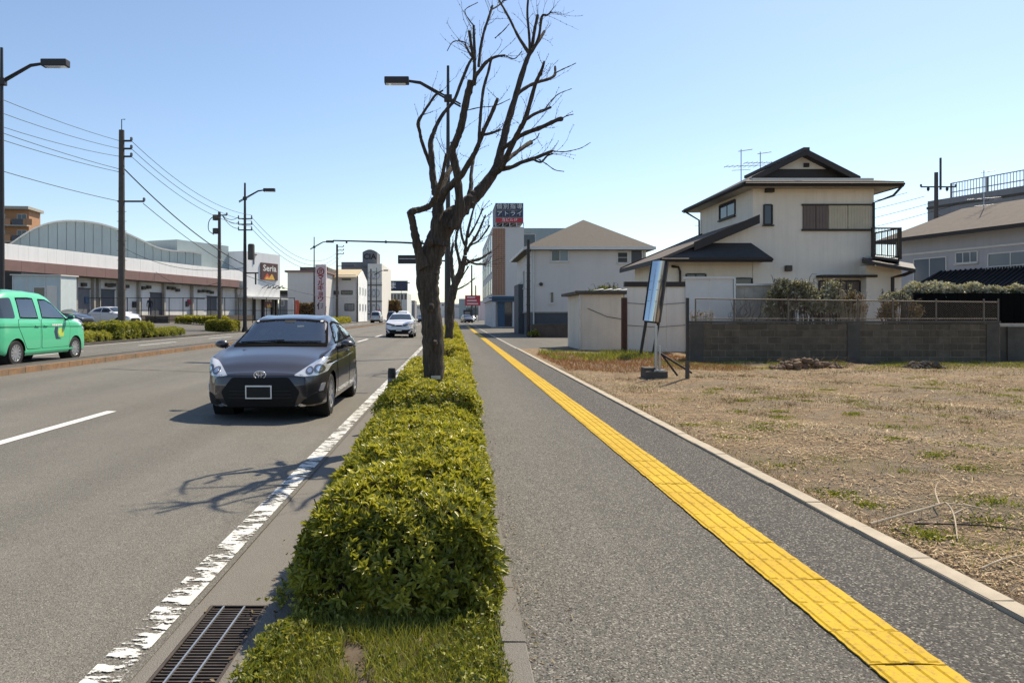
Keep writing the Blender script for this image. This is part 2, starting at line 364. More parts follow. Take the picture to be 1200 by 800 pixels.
# markings
def marking(x0, x1, y0, y1, m, seg=1):
    n = max(2, int((y1-y0)/2)+1) if seg else 2
    V = []; Fs = []
    for y in np.linspace(y0, y1, n): V += [(x0, y, RX(x0)+.006), (x1, y, RX(x1)+.006)]
    for i in range(n-1): Fs.append((2*i, 2*i+1, 2*i+3, 2*i+2))
    return tag(np_mesh('road_marking', V, Fs, m), kind='structure')
marking(-1.49, -1.335, 1.2, 420, M['white_paint'])
for k in range(26):
    y = 2.3+k*8.3
    if k == 0: marking(-4.94, -4.80, 3.0, 10.35, M['white_line'])
    elif k < 3 and k == 1: marking(-4.94, -4.80, 16.5, 21.5, M['white_line'])
    else: marking(-4.94, -4.80, 8.3*k+12, 8.3*k+16.5, M['white_line'])
marking(-8.86, -8.72, 4, 420, M['white_line'])
for k in range(20): marking(-12.86, -12.72, 12.5+8.5*k, 16.5+8.5*k, M['white_line'])
marking(-15.2, -15.06, 4, 420, M['white_line'])
# median: a concrete strip with kerb stones along both faces
mz = RX(-9.5)
med = MB().box(-9.76, 10, mz-.2, -9.32, 420, mz+.128).build('median_strip', M['concrete_dark'], kind='structure')
def stone_row(parent, x0, x1, z0, z1, y0, n, m, L=.6, far=420, bev=.012):
    vs = []
    for v in range(3):
        b = MB().box(x0, .0008, z0, x1, L-.0008, z1); me = b.mesh('kerb_stone', m)
        bm = bmesh.new(); bm.from_mesh(me); bmesh.ops.bevel(bm, geom=[e for e in bm.edges], offset=bev, segments=2, affect='EDGES')
        for q in bm.verts: q.co += Vector((rnd.uniform(-1, 1), rnd.uniform(-1, 1), rnd.uniform(-1, 1)))*.0012
        bm.to_mesh(me); bm.free(); vs.append(me)
    for i in range(n):
        o = link('kerb_stone', vs[rnd.randrange(3)], parent); o.location = (rnd.uniform(-.002, .002), y0+i*L, rnd.uniform(-.002, .002))
    if far > y0+n*L: tag(MB().box(x0, y0+n*L, z0, x1, far, z1).build('kerb_run', m, parent), kind='stuff')
stone_row(med, -9.32, -9.2, mz-.15, mz+.13, 12, 90, M['orange'], bev=.006)
stone_row(med, -9.9, -9.76, mz-.15, mz+.14, 12, 60, M['concrete_dark'])
# planting strip, kerb on the hedge side, pavement, tactile tiles, kerb on the lot side
sheet('planting_soil', -.70, .185, -4, 420, .10, M['soil'])
pk = MB().box(-.795, -4, -.2, -.705, 420, .09).build('planter_kerb', M['concrete_dark'], kind='structure')
stone_row(pk, -.80, -.70, -.15, .115, 2.4, 30, M['concrete_dark'])
walk = sheet('pavement', .185, 1.92, -4, 420, SW, M['walk'], 2, 2)
sheet('pavement_strip', 1.92, 2.52, -4, 420, SW, M['walk_dark'])
pk2 = MB().box(.20, -4, -.1, .30, 300, SW+.003).build('pavement_edging', M['concrete'], kind='structure')
stone_row(pk2, .195, .305, 0, SW+.009, 2.4, 40, M['gutter'], far=120, bev=.006)
lk = MB().box(2.53, -4, -.1, 2.64, 120, SW+.002).build('lot_kerb', M['concrete'], kind='structure')
stone_row(lk, 2.525, 2.64, 0, SW+.022, 1.6, 46, M['kerb_pale'], far=29.2, bev=.004)
MB().box(2.53, 29.2, 0, 2.64, 120, SW+.006).build('flush_edging', M['concrete'], kind='structure')
# tactile tiles
TX0, TX1 = 1.608, 1.908
tv = []
for v in range(4):
    b = MB(); n = 11; wv = (.001, .002, .010, .016)[v]; ph = rnd.uniform(0, 6)
    X = [.001+.298*i/(n-1) for i in range(n)]
    e0 = [wv*(.5+.5*math.sin(ph+x*17))+rnd.uniform(0, wv*.5) for x in X]; e1 = [.3-wv*.3*rnd.random() for x in X]
    rt = [(X[-1]+rnd.uniform(-.004, .003), e0[-1]+(e1[-1]-e0[-1])*t, .005) for t in (.12, .25, .37, .5, .63, .75, .88)]; lf = [(X[0]+rnd.uniform(-.003, .004), e0[0]+(e1[0]-e0[0])*t, .005) for t in (.88, .75, .63, .5, .37, .25, .12)]
    top = [(X[i], e0[i], .005) for i in range(n)]+rt+[(X[i], e1[i], .005) for i in range(n-1, -1, -1)]+lf
    b.slab(top, (0, 0, -.005))
    for k in range(4):
        c = .3*(k+.5)/4; a, d = rnd.uniform(.002, .008)+wv*.7, rnd.uniform(.292, .298)
        b.add([(c-.024, a, .005), (c+.024, a, .005), (c+.024, d, .005), (c-.024, d, .005), (c-.016, a+.008, .0105), (c+.016, a+.008, .0105), (c+.016, d-.008, .0105), (c-.016, d-.008, .0105)],
              [(4, 5, 6, 7), (0, 1, 5, 4), (1, 2, 6, 5), (2, 3, 7, 6), (3, 0, 4, 7)])
    tv.append(b.mesh('tactile_tile', M['yellow']))
bed = tag(MB().box(TX0+.008, -1, SW-.02, TX1-.008, 33.4, SW+.0035).build('tile_bed', M['walk_dark']), kind='structure')
for i in range(104):
    o = link('tactile_tile', tv[rnd.randrange(4)], bed)
    o.location = (TX0+rnd.uniform(-.003, .003), 2.2+i*.3, SW+.004+rnd.uniform(0, .002)); o.rotation_euler = (0, 0, rnd.uniform(-.008, .008))
b = MB()
for k in range(4): b.box(TX0+.3*(k+.5)/4-.02, 33.4, SW+.005, TX0+.3*(k+.5)/4+.02, 90, SW+.011)
b.box(TX0, 33.4, SW-.01, TX1, 90, SW+.006)
tag(b.build('tactile_run', M['yellow'], bed), kind='stuff')
# lot, alley, forecourt
def lotz(x, y):
    t = min(1, max(0, (x-2.62)/1.0))
    return SW+.005+t*(.03*math.sin(x*1.3+y*.7)*math.sin(y*.9-x*.4)+.02*math.sin(2.9*x+1.7*y))
LX1, LY1 = 70, 29
V = []; Fs = []; gx = np.concatenate([np.linspace(2.6, 20, 90), np.linspace(21, LX1, 12)]); gy = np.linspace(-3, LY1, 120)
for y in gy:
    for x in gx: V.append((x, y, lotz(x, y)))
n = len(gx)
Fs = [(j*n+i, j*n+i+1, (j+1)*n+i+1, (j+1)*n+i) for j in range(len(gy)-1) for i in range(n-1)]
tag(np_mesh('lot_ground', V, Fs, M['lot'], smooth=True), kind='structure')
sheet('alley', 2.52, 60, 29, 44.6, SW-.002, M['alley']); sheet('forecourt', 2.52, 60, 44.6, 420, SW-.006, M['alley'])
# left side beyond the road: pavement, then a car park that climbs to the shops
def lz(x, y):
    t = min(1, max(0, (-x-16)/8)); return .23+.5*t
V = []; Fs = []; gx = [-15.62, -16, -17, -18, -20, -22, -24, -40, -120]; n = len(gx)
for y in (-6, 420):
    for x in gx: V.append((x, y, lz(x, y)))
tag(np_mesh('car_park', V, [(i+1, i, n+i, n+i+1) for i in range(n-1)], M['alley'], smooth=True), kind='structure')
lk2 = MB().box(-15.74, 10, .0, -15.62, 420, .30).build('roadside_kerb', M['concrete_dark'], kind='structure')
# drainage grating
gt = thing('drain_grating', 'black iron drain grating set in the gutter beside the worn white line', 'drain grating', (0, 0, 0))
b = MB()
b.box(-1.235, 1.8, -.004, -1.222, 3.70, .002); b.box(-.958, 1.8, -.004, -.945, 3.70, .002); b.box(-1.222, 3.69, -.004, -.958, 3.70, .002)
b.build('frame', M['rust'], gt)
MB().box(-1.222, 1.8, -.40, -.958, 3.69, -.16).build('pit', M['under'], gt)
me = MB().box(-1.221, 0, -.035, -.959, .009, 0).mesh('bar', M['rust'])
for i in range(70):
    o = link('bar', me, gt); o.location = (rnd.uniform(-.001, .001), 1.815+i*.0268, -.004+rnd.uniform(-.0015, 0))
for x in (-1.165, -1.06): MB().box(x-.004, 1.8, -.008, x+.004, 3.69, .003).build('tie_rod', M['steel'], gt)
sheet('gutter', -1.235, -.945, -6, 1.8, .0, M['gutter'])
# cracks and repair joints in the carriageway
b = MB()
for y, x0, x1 in ((17.2, -8.6, -1.6), (13.6, -4.4, -1.6), (26, -8.6, -1.6)):
    pts = [(x, y+rnd.uniform(-.06, .06)) for x in np.linspace(x0, x1, 26)]
    for (xa, ya), (xb, yb) in zip(pts, pts[1:]):
        wd = rnd.uniform(.01, .03); b.add([(xa, ya-wd, RX(xa)+.004), (xb, yb-wd, RX(xb)+.004), (xb, yb+wd, RX(xb)+.004), (xa, ya+wd, RX(xa)+.004)], [(0, 1, 2, 3)])
tag(b.build('road_crack', M['seam']), kind='stuff')

# ------------------------------------------------------------------ leaf and straw clouds (one mesh each)
def unit(a): return a/np.maximum(np.linalg.norm(a, axis=1, keepdims=True), 1e-6)
def leaf_cloud(name, P, Nn, L, Wd, m, per=6, spread=.9, parent=None, rn=None, jit=.3):
    """rosettes of folded leaves: P rosette centres, Nn their axes"""
    P = np.repeat(np.asarray(P), per, 0); A = unit(np.repeat(np.asarray(Nn), per, 0)); k = len(P)
    R = unit(nr.normal(size=(k, 3))); T = unit(np.cross(A, R))
    th = nr.uniform(.35, 1.0, (k, 1))*spread*1.45
    D = unit(A*np.cos(th)+T*np.sin(th)); Sd = unit(np.cross(D, A)+1e-4); U = np.cross(Sd, D)
    l = L*nr.uniform(1-jit, 1+jit, (k, 1)); wd = Wd*nr.uniform(1-jit, 1+jit, (k, 1))
    mid = P+D*l*.52+U*l*.04
    V = np.stack([P, mid+Sd*wd*.5+U*wd*.18, P+D*l-U*l*.08, mid-Sd*wd*.5+U*wd*.18], 1).reshape(-1, 3)
    i = np.arange(k)*4
    Fs = np.concatenate([np.stack([i, i+1, i+2], 1), np.stack([i, i+2, i+3], 1)])
    r = nr.uniform(0, 1, len(P)//per) if rn is None else np.asarray(rn)
    r = np.clip(np.repeat(r, per)+nr.normal(0, .14, k), 0, 1)
    return tag(np_mesh(name, V, Fs, m, parent, attr=np.repeat(r, 4)), kind='stuff')
def lowf(P, s, seed=0):
    """cheap smooth noise in -1..1 at points P"""
    v = np.zeros(len(P)); r = np.random.default_rng(seed)
    for k in range(5):
        d = r.normal(size=3)*s*(1+.7*k); v += np.sin(P@d+r.uniform(0, 6.28))/(1+.5*k)
    return v/2.6
def hedge(name, label, x0, x1, y0, y1, z0, z1, dens, L, Wd, m, per=6, group=None, yellow=.5, cat='hedge', rough=.06, front=True, loose=0, seed=1, rnd_r=.2):
    root = thing(name, label, cat, ((x0+x1)/2, (y0+y1)/2, z0), 0, group); c = np.array(root.location)
    r = np.random.default_rng(seed); h = z1-z0
    areas = [('t', (x1-x0)*(y1-y0)), ('l', h*(y1-y0)), ('r', h*(y1-y0)), ('f', h*(x1-x0)), ('b', h*(x1-x0))]
    Ps = []; Ns = []
    for k, a in areas:
        n = int(a*dens*(1 if k != 'b' else .5)); u = r.uniform(size=n); v = r.uniform(size=n)
        X = x0+(x1-x0)*u; Y = y0+(y1-y0)*v; Z = z0+h*(v if k in 'fb' else u)
        if k == 't': p = np.stack([X, Y, np.full(n, z1)], 1); nn = (0, 0, 1)
        if k == 'l': p = np.stack([np.full(n, x0), Y, Z], 1); nn = (-1, 0, 0)
        if k == 'r': p = np.stack([np.full(n, x1), Y, Z], 1); nn = (1, 0, 0)
        if k == 'f': p = np.stack([X, np.full(n, y0), z0+h*v], 1); nn = (0, -1, 0)
        if k == 'b': p = np.stack([X, np.full(n, y1), z0+h*v], 1); nn = (0, 1, 0)
        Ps.append(p); Ns.append(np.tile(np.array(nn, float), (n, 1)))
    P = np.concatenate(Ps); Nn = np.concatenate(Ns)
    # round the box's edges, then let clumps bulge and gaps sink
    hs = np.array([(x1-x0)/2, (y1-y0)/2, h]); cc = np.array([(x0+x1)/2, (y0+y1)/2, z0]); rr = min(rnd_r, hs.min()*.75)
    q = P-cc; inner = np.clip(q, -(hs-rr)*np.array([1, 1, 0])-np.array([0, 0, 0]), hs-rr); inner[:, 2] = np.clip(q[:, 2], 0, h-rr)
    d = q-inner; Nn2 = unit(np.where(np.linalg.norm(d, axis=1, keepdims=True) > 1e-4, d, Nn))
    P = cc+inner+Nn2*rr*.98
    bulge = lowf(P, 3.2, seed)*rough+lowf(P, 11, seed+5)*rough*.55
    P = P+Nn2*(bulge[:, None]-np.abs(r.normal(0, .035, (len(P), 1)))*(1+loose))
    if rnd_r > .2: P[:, 2] = z0+(P[:, 2]-z0)*(1-.22*np.exp(-(P[:, 1]-y0)/.35))
    keep = P[:, 2] > z0+.01
    if h > .35: keep &= (r.uniform(size=len(P)) < np.clip((P[:, 2]-z0)/(h*.45)+.35, 0, 1))
    P, Nn2 = P[keep], Nn2[keep]; bl = bulge[keep]
    ax = unit(Nn2+np.array([0, 0, .55])+r.normal(0, .38, P.shape))
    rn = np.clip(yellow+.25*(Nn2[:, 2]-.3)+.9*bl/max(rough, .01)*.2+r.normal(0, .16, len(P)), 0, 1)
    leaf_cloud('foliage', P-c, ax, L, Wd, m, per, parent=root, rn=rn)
    # dark box added inside to block light, then the stems
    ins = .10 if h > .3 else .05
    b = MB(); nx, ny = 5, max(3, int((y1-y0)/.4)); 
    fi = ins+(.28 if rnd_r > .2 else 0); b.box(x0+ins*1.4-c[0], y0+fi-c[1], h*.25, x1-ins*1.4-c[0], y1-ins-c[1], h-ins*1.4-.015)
    o = b.build('core', M['light_block_core'], root); tag(o, kind='stuff')
    b = MB()
    for _ in range(int(min(260, (x1-x0)*(y1-y0)*60))):
        p = Vector((r.uniform(x0+.08, x1-.08)-c[0], r.uniform(y0+.05, y1-.05)-c[1], 0))
        b.tube([p, p+Vector((r.normal(0, .05), r.normal(0, .05), h*.5)), p+Vector((np.clip(r.normal(0, .04), -.06, .06), r.normal(0, .04), h*.9))], [.007, .005, .003], 4)
    tag(b.build('stem', M['twig'], root), kind='stuff')
    return root
HG = 'clipped hedges in the planting strip'
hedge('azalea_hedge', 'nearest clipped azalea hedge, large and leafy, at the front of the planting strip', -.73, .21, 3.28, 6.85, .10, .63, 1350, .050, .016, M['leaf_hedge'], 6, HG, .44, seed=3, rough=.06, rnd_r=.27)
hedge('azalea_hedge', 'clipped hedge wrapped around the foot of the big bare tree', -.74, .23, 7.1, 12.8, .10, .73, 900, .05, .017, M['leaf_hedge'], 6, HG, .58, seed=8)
hedge('azalea_hedge', 'yellow green hedge just behind the trunk of the big bare tree, before the second tree', -.55, .30, 15.6, 21.5, .10, .76, 420, .07, .028, M['leaf_far'], 5, HG, .6, seed=11)
hedge('azalea_hedge', 'narrow low hedge linking two clipped hedges along the pavement edge', .02, .28, 12.8, 15.6, .10, .68, 500, .06, .022, M['leaf_far'], 5, HG, .55, seed=15)
hedge('azalea_hedge', 'distant hedge beyond the foot of the second bare tree', -.6, .30, 24, 40, .10, .78, 150, .10, .05, M['leaf_far'], 5, HG, .6, seed=12)
hedge('azalea_hedge', 'farthest hedge strip of the pavement, short and pale', -.6, .30, 46, 70, .10, .75, 60, .15, .08, M['leaf_far'], 5, HG, .6, seed=13)
# weeds at the near end of the strip
def weed_patch(name, P, L, Wd, m, per, up=.8, parent=None):
    A = unit(np.array([0, 0, up])+nr.normal(0, .45, P.shape)); return leaf_cloud(name, P, A, L, Wd, m, per, .8, parent)
n = 4200; X = nr.uniform(-.74, .21, n); Y = 2.25+nr.uniform(0, 1, n)*1.25
P = np.stack([X, Y, np.full(n, .10)], 1); den = lowf(P, 7, 77)+np.where(X > .02, .45, 0)+np.where(X < -.5, .3, 0)-np.where((Y > 2.95) & (X < .0), .35, 0)
P[:, 2] += nr.uniform(0, 1, n)**1.7*np.clip(.045+.05*den, .008, .09); P = P[den > -.3]; P[:, 2] = np.maximum(P[:, 2], .11)
tag(weed_patch('weed', P, .023, .010, M['weed'], 4), kind='stuff')
n = 500; P = np.stack([nr.uniform(-.7, .2, n), nr.uniform(2.3, 3.6, n), np.full(n, .108)], 1); leaf_cloud('fallen_leaf', P, np.array([[0, 0, 1.]])+nr.normal(0, .25, P.shape), .035, .014, M['leaf_brown'], 1, 1.5)
n = 1500; P = np.stack([-.70-np.abs(nr.normal(0, .09, n)), nr.uniform(2.4, 4.3, n), np.zeros(n)], 1); P = P[lowf(P, 5, 79) > -.05]; P[:, 2] = np.where(P[:, 0] > -.8, .12, .01)+nr.uniform(0, .05, len(P))
tag(weed_patch('weed', P, .03, .012, M['weed'], 4), kind='stuff')
# fine grass blades in front of the hedge
def blades(name, P, H, Wd, lean, m, rn=None):
    k = len(P); D = unit(np.concatenate([nr.normal(0, lean, (k, 2)), np.ones((k, 1))], 1)); h = H*nr.uniform(.5, 1.2, (k, 1))
    a = nr.uniform(0, 6.28, k); Sd = np.stack([np.cos(a), np.sin(a), np.zeros(k)], 1)*Wd/2
    T = P+D*h; mid = P+D*h*.5+np.array([0, 0, 1])*h*.08
    V = np.stack([P-Sd, P+Sd, mid+Sd*.7, mid-Sd*.7, T], 1).reshape(-1, 3); i = np.arange(k)*5
    Fs = np.concatenate([np.stack([i, i+1, i+2], 1), np.stack([i, i+2, i+3], 1), np.stack([i+3, i+2, i+4], 1)])
    r = nr.uniform(0, 1, k) if rn is None else rn
    return tag(np_mesh(name, V, Fs, m, attr=np.repeat(r, 5)), kind='stuff')
n = 16000; P = np.stack([nr.uniform(-.73, .21, n), nr.uniform(2.2, 3.5, n), np.full(n, .10)], 1)
P = P[lowf(P, 6, 83)+np.where(P[:, 0] > .0, .6, 0)+np.where(P[:, 0] < -.45, .25, 0) > -.45]; blades('grass', P, .07, .0036, .6, M['weed'])
n = 500; P = np.stack([nr.uniform(.22, .34, n), 2.3+nr.uniform(0, 1, n)**2*4, np.full(n, SW+.005)], 1); P = P[lowf(P, 6, 81) > .25]; blades('grass', P, .03, .004, .7, M['straw'])
# litter of dry straw, stalks and moss on the lot
n = 150000; Y = 2.2+18.2*nr.uniform(0, 1, n)**1.25; X = 2.68+nr.uniform(0, 1, n)*np.minimum(15, Y*.86)
P = np.stack([X, Y, np.zeros(n)], 1); den = lowf(P, .9, 5)+.6*lowf(P, 3, 6)
ok = nr.uniform(size=n) < np.clip(.45+.75*den, .03, 1); P = P[ok]; k = len(P)
P[:, 2] = [lotz(x, y)+.006 for x, y in P[:, :2]]; P[:, 2] += np.abs(nr.normal(0, .008, k))
a = nr.uniform(0, 2*PI, k); L = (.013+.065*nr.uniform(0, 1, k)**5)*(1+P[:, 1]/30); Wd = nr.uniform(.0012, .0032, k)*(1+P[:, 1]/6)
D = np.stack([np.cos(a)*L, np.sin(a)*L, nr.normal(0, .16, k)*L], 1); Sd = np.stack([-np.sin(a)*Wd, np.cos(a)*Wd, np.zeros(k)], 1)
V = np.stack([P-Sd, P+D-Sd*.5, P+D+Sd*.5, P+Sd], 1).reshape(-1, 3); V[:, 2] = np.maximum(V[:, 2], SW-.02)
i = np.arange(k)*4
tag(np_mesh('straw', V, np.stack([i, i+1, i+2, i+3], 1), M['straw'], attr=np.repeat(np.clip(nr.normal(.42, .26, k), 0, 1), 4)), kind='stuff')
def patch(n, x0, x1, y0, y1, sd, thr):
    P = np.stack([nr.uniform(x0, x1, n), nr.uniform(y0, y1, n), np.zeros(n)], 1); P = P[lowf(P, 1.6, sd)+.4*lowf(P, 5, sd+1) > thr]
    P[:, 2] = [lotz(x, y)+.004 for x, y in P[:, :2]]; return P
def clumps(n, x0, x1, y0, y1, count, rad, seed):
    r = np.random.default_rng(seed); cx = r.uniform(x0, x1, count); cy = y0+(y1-y0)*r.uniform(0, 1, count)**1.2; rr = rad*r.uniform(.3, 1.4, count)
    k = r.integers(0, count, n); a = r.uniform(0, 6.28, n); q = np.abs(r.normal(0, .6, n))*rr[k]
    P = np.stack([cx[k]+q*np.cos(a)*1.2, cy[k]+q*np.sin(a), np.zeros(n)], 1); P = P[(P[:, 0] > 2.68) & (P[:, 1] < 20.4)]
    P[:, 2] = [lotz(x, y)+.004 for x, y in P[:, :2]]; return P
weed_patch('weed', clumps(14000, 2.8, 12, 3.0, 14, 105, .30, 21), .022, .010, M['weed'], 3)
blades('grass', clumps(18000, 2.8, 13, 3.0, 16, 120, .36, 22), .05, .004, .8, M['weed'])
blades('grass', clumps(16000, 2.8, 14, 3.0, 17, 110, .5, 23), .05, .004, .95, M['straw'])
blades('grass', clumps(9000, 3, 16, 8, 19, 60, .7, 24), .06, .007, .9, M['leaf_brown'])
n = 30000; P = np.stack([nr.uniform(5.5, 16.5, n), 20.5-np.abs(nr.normal(0, 1.1, n)), np.zeros(n)], 1); P = P[lowf(P, 1.5, 31) > -.35]; P[:, 2] = [lotz(x, y)+.003 for x, y in P[:, :2]]
blades('grass', P, .075, .009, .7, M['weed']); blades('grass', P[::2]+np.array([.03, -.3, 0]), .07, .009, .8, M['straw'])
blades('grass', patch(3500, 3.0, 6.4, 21.5, 25.8, 37, -.2), .20, .02, .5, M['weed'])
blades('grass', patch(16000, 2.8, 7.4, 17.5, 25.0, 38, -.8), .10, .012, .9, M['leaf_rust'])
blades('grass', np.array([[2.66+abs(a), y, SW+.01] for a, y in zip(nr.normal(0, .06, 2600), 2.3+nr.uniform(0, 1, 2600)**1.5*16)]), .05, .004, .9, M['straw'])
# loose stones
b = MB()
for _ in range(4200):
    y = 3+14*rnd.random()**1.3; x = 2.8+rnd.random()*min(13, y*.8); r = rnd.uniform(.005, .017)
    z = lotz(x, y); q = [rnd.uniform(.6, 1.2)*r for _ in range(6)]
    b.add([(x-q[0], y, z), (x, y-q[1], z), (x+q[2], y, z), (x, y+q[3], z), (x+r*.2, y, z+q[4])], [(0, 1, 4), (1, 2, 4), (2, 3, 4), (3, 0, 4)])
tag(link('gravel', b.mesh('gravel', mat('gravel_stone', (.20, .165, .12), .9, var=.4, scale=30))), kind='stuff')
# pulled-up branches lying on the lot
def lying(label, pts, r, m, side=()):
    o = thing('fallen_branch', label, 'branch', (pts[0][0], pts[0][1], SW)); c = Vector(o.location)
    P = smooth_path([Vector((x, y, lotz(x, y)+h))-c for x, y, h in pts], 5)
    MB().tube(P, np.linspace(r, r*.4, len(P)), 6, jit=.15).build('limb', m, o, smooth=True)
    for sp in side:
        P = smooth_path([Vector((x, y, lotz(x, y)+h))-c for x, y, h in sp], 4); MB().tube(P, np.linspace(r*.7, r*.25, len(P)), 5, jit=.15).build('twig', m, o, smooth=True)
def G(x, y, h=.02):                                        # photo pixel on the lot -> (X, Y, height)
    Y = F*(EYE-SW)/(y-CY); return ((x-CX)*Y/F, Y, h)
lying('pale forked dry branch lying on the bare lot near the kerb', [G(1020, 618), G(1060, 611, .05), G(1101, 602, .07), G(1110, 603, .08), G(1118, 612, .05), G(1122, 636, .02)], .009, M['twig_pale'],
      ([G(1101, 602, .07), G(1096, 592, .1), G(1099, 585, .12)], [G(1110, 603, .08), G(1140, 604, .06), G(1175, 610, .03)], [G(1118, 610, .05), G(1135, 607, .07), G(1143, 609)]))
lying('thin brown stalk lying behind the pale forked branch', [G(1072, 617), G(1120, 619, .03), G(1165, 622, .03), G(1240, 632)], .007, M['twig'], ([G(1120, 619, .03), G(1150, 616, .03), G(1175, 618)],))
lying('pale stalk at the right edge of the lot beside the kerb', [G(1150, 672), G(1175, 666, .04), G(1215, 655, .03)], .006, M['twig_pale'])
lying('short dark stick on the lot beside the kerb', [G(1049, 624), G(1058, 629, .02), G(1067, 633)], .008, M['twig'])
# two heaps of raked soil and roots in front of the block wall
def heap(label, x0, x1, y, h, m):
    o = thing('soil_heap', label, 'heap', ((x0+x1)/2, y, SW)); c = Vector(o.location); b = MB()
    for k in range(120):
        u = rnd.uniform(-1, 1); r = rnd.uniform(.03, .10); p = Vector((u*(x1-x0)/2*.9, rnd.uniform(-.22, .25), rnd.random()*h*(1-u*u)*.8))
        bm = bmesh.new(); bmesh.ops.create_icosphere(bm, subdivisions=1, radius=r)
        for q in bm.verts: q.co *= rnd.uniform(.65, 1.25)
        b.add([p+q.co for q in bm.verts], [[q.index for q in f.verts] for f in bm.faces]); bm.free()
    tag(b.build('clod', m, o), kind='stuff')
    b = MB()
    for k in range(160):
        p = Vector((rnd.uniform(-1, 1)*(x1-x0)/2, rnd.uniform(-.3, .25), rnd.uniform(.0, h)))
        b.tube([p, p+Vector((rnd.uniform(-.15, .15), rnd.uniform(-.1, .1), rnd.uniform(-.02, .1)))], [.006, .003], 4)
    tag(b.build('root', M['straw'], o), kind='stuff')
M['heap'] = mat('heap_soil', (.21, .14, .09), .95, var=.4, scale=9, bump=.8, bscale=30)
M['heap_dark'] = mat('heap_soil_dark', (.085, .075, .06), .95, var=.4, scale=9, bump=.8, bscale=30)
heap('long brown heap of raked roots and soil in front of the block wall', 8.05, 9.9, 18.4, .26, M['heap'])
heap('small dark heap of soil near the right end of the block wall', 11.5, 12.4, 18.4, .16, M['heap_dark'])

n = 230; X = np.where(nr.uniform(size=n) < .4, .32+np.abs(nr.normal(0, .12, n)), -.83-np.abs(nr.normal(0, .12, n))); P = np.stack([X, 2.4+nr.uniform(0, 1, n)**1.6*9, np.where(X > 0, SW+.006, .012)], 1)
A = np.tile(np.array([[0, 0, 1.]]), (n, 1)); o = leaf_cloud('fallen_leaf', P, A+nr.normal(0, .2, P.shape), .03, .012, M['leaf_brown'], 1, 1.55)
# ------------------------------------------------------------------ bare street trees
def limb(root, name, pts, Y, d0, d1, m=None, knob=.08, n=9, sub=5):
    """pts: photo pixels (x, y, radius in pixels); depth runs from Y+d0 to Y+d1 along the limb"""
    c = Vector(root.location); k = len(pts); P = []; R = []
    for i, (x, y, r) in enumerate(pts):
        yy = Y+d0+(d1-d0)*i/(k-1); P.append(W(x, y, yy)-c); R.append(r*yy/F*.94)
    Q = smooth_path(P, sub); rr = np.interp(np.linspace(0, k-1, len(Q)), range(k), R)
    rr = [r*(1+knob*.6*math.sin(i*1.9+k)+rnd.uniform(-knob, knob)) for i, r in enumerate(rr)]
    Q = [q+Vector((rnd.uniform(-1, 1), rnd.uniform(-1, 1), 0))*rr[i]*.05 for i, q in enumerate(Q)]
    b = MB(); b.tube(Q, rr, n, jit=.04)
    b.build(name, m or M['bark'], root, smooth=True)
    return Q, rr
def twigs(root, tips, count, L0, r0, spread=.8, m=None):
    b = MB(); c = Vector(root.location)
    for _ in range(count):
        Q, rr = rnd.choice(tips); i = rnd.randrange(len(Q)//3, len(Q)); p = Q[i]
        t = (Q[min(i+1, len(Q)-1)]-Q[max(0, i-1)]).normalized()
        d = (t+Vector((rnd.uniform(-1, 1), rnd.uniform(-1, 1), rnd.uniform(-.6, 1)))*spread).normalized()
        L = L0*rnd.uniform(.35, 1.3); P = [p]; k = 5
        for j in range(k):
            d = (d+Vector((rnd.uniform(-1, 1), rnd.uniform(-1, 1), rnd.uniform(-.7, 1)))*.28).normalized(); P.append(P[-1]+d*L/k)
        b.tube(P, np.linspace(r0, r0*.45, k+1), 4, cap=False)
        for j in range(1, k+1):                              # buds and side twigs
            q = P[j]; s = r0*rnd.uniform(1.5, 2.6)
            b.add([q+Vector((s, 0, 0)), q+Vector((-s, 0, 0)), q+Vector((0, s, 0)), q+Vector((0, -s, 0)), q+Vector((0, 0, s*1.6)), q-Vector((0, 0, s))],
                  [(0, 2, 4), (2, 1, 4), (1, 3, 4), (3, 0, 4), (2, 0, 5), (1, 2, 5), (3, 1, 5), (0, 3, 5)])
            if rnd.random() < .45:
                e = (d+Vector((rnd.uniform(-1, 1), rnd.uniform(-1, 1), rnd.uniform(-.3, 1)))).normalized()
                b.tube([q, q+e*L*.14, q+e*L*.26+Vector((0, 0, .01))], [r0*.6, r0*.5, r0*.35], 3, cap=False)
    return tag(b.build('twig', m or M['twig'], root), kind='stuff')
T1 = thing('street_tree', 'large bare pruned street tree with thick dark trunk standing in the clipped hedge', 'tree', (-.2, 8.5, .12))
A = 8.5
limb(T1, 'trunk', [(511, 500, 13), (510.5, 462, 12.2), (509, 442, 12.4), (507.5, 405, 13.4), (505.5, 372, 13.0), (502.5, 348, 13.2), (501, 325, 14.5), (503, 308, 15.5), (509, 290, 14), (517, 272, 13.5), (527, 256, 12.5), (537, 246, 9)], A, 0, .05, knob=.025, n=20, sub=6)
tips = []
def L(pts, d0, d1, **k): q = limb(T1, 'branch', pts, A, d0, d1, **k); tips.append(q); return q
L([(528, 262, 9), (541, 246, 8.5), (552, 234, 8), (562, 225, 7.6), (580, 200, 6), (588, 172, 5), (594, 148, 4.4), (605, 110, 3.8), (615, 77, 3.2), (621, 62, 2.8)], 0, .55)
L([(621, 64, 2.4), (608, 44, 1.7), (596, 20, 1.5), (583, -3, 1.2)], .55, .8)
L([(621, 62, 2), (620, 40, 1.6), (618, 15, 1.5), (620, -12, 1.2)], .55, .5)
L([(623, 60, 2.2), (626, 38, 2), (630, 18, 1.9)], .55, .7)
L([(622, 62, 2.4), (631, 45, 1.9), (635, 20, 1.6), (641, 18, 1.2), (646, 14, .8)], .55, .35)
L([(621, 63, 2.2), (630, 50, 2), (638, 37, 1.8)], .55, .9)
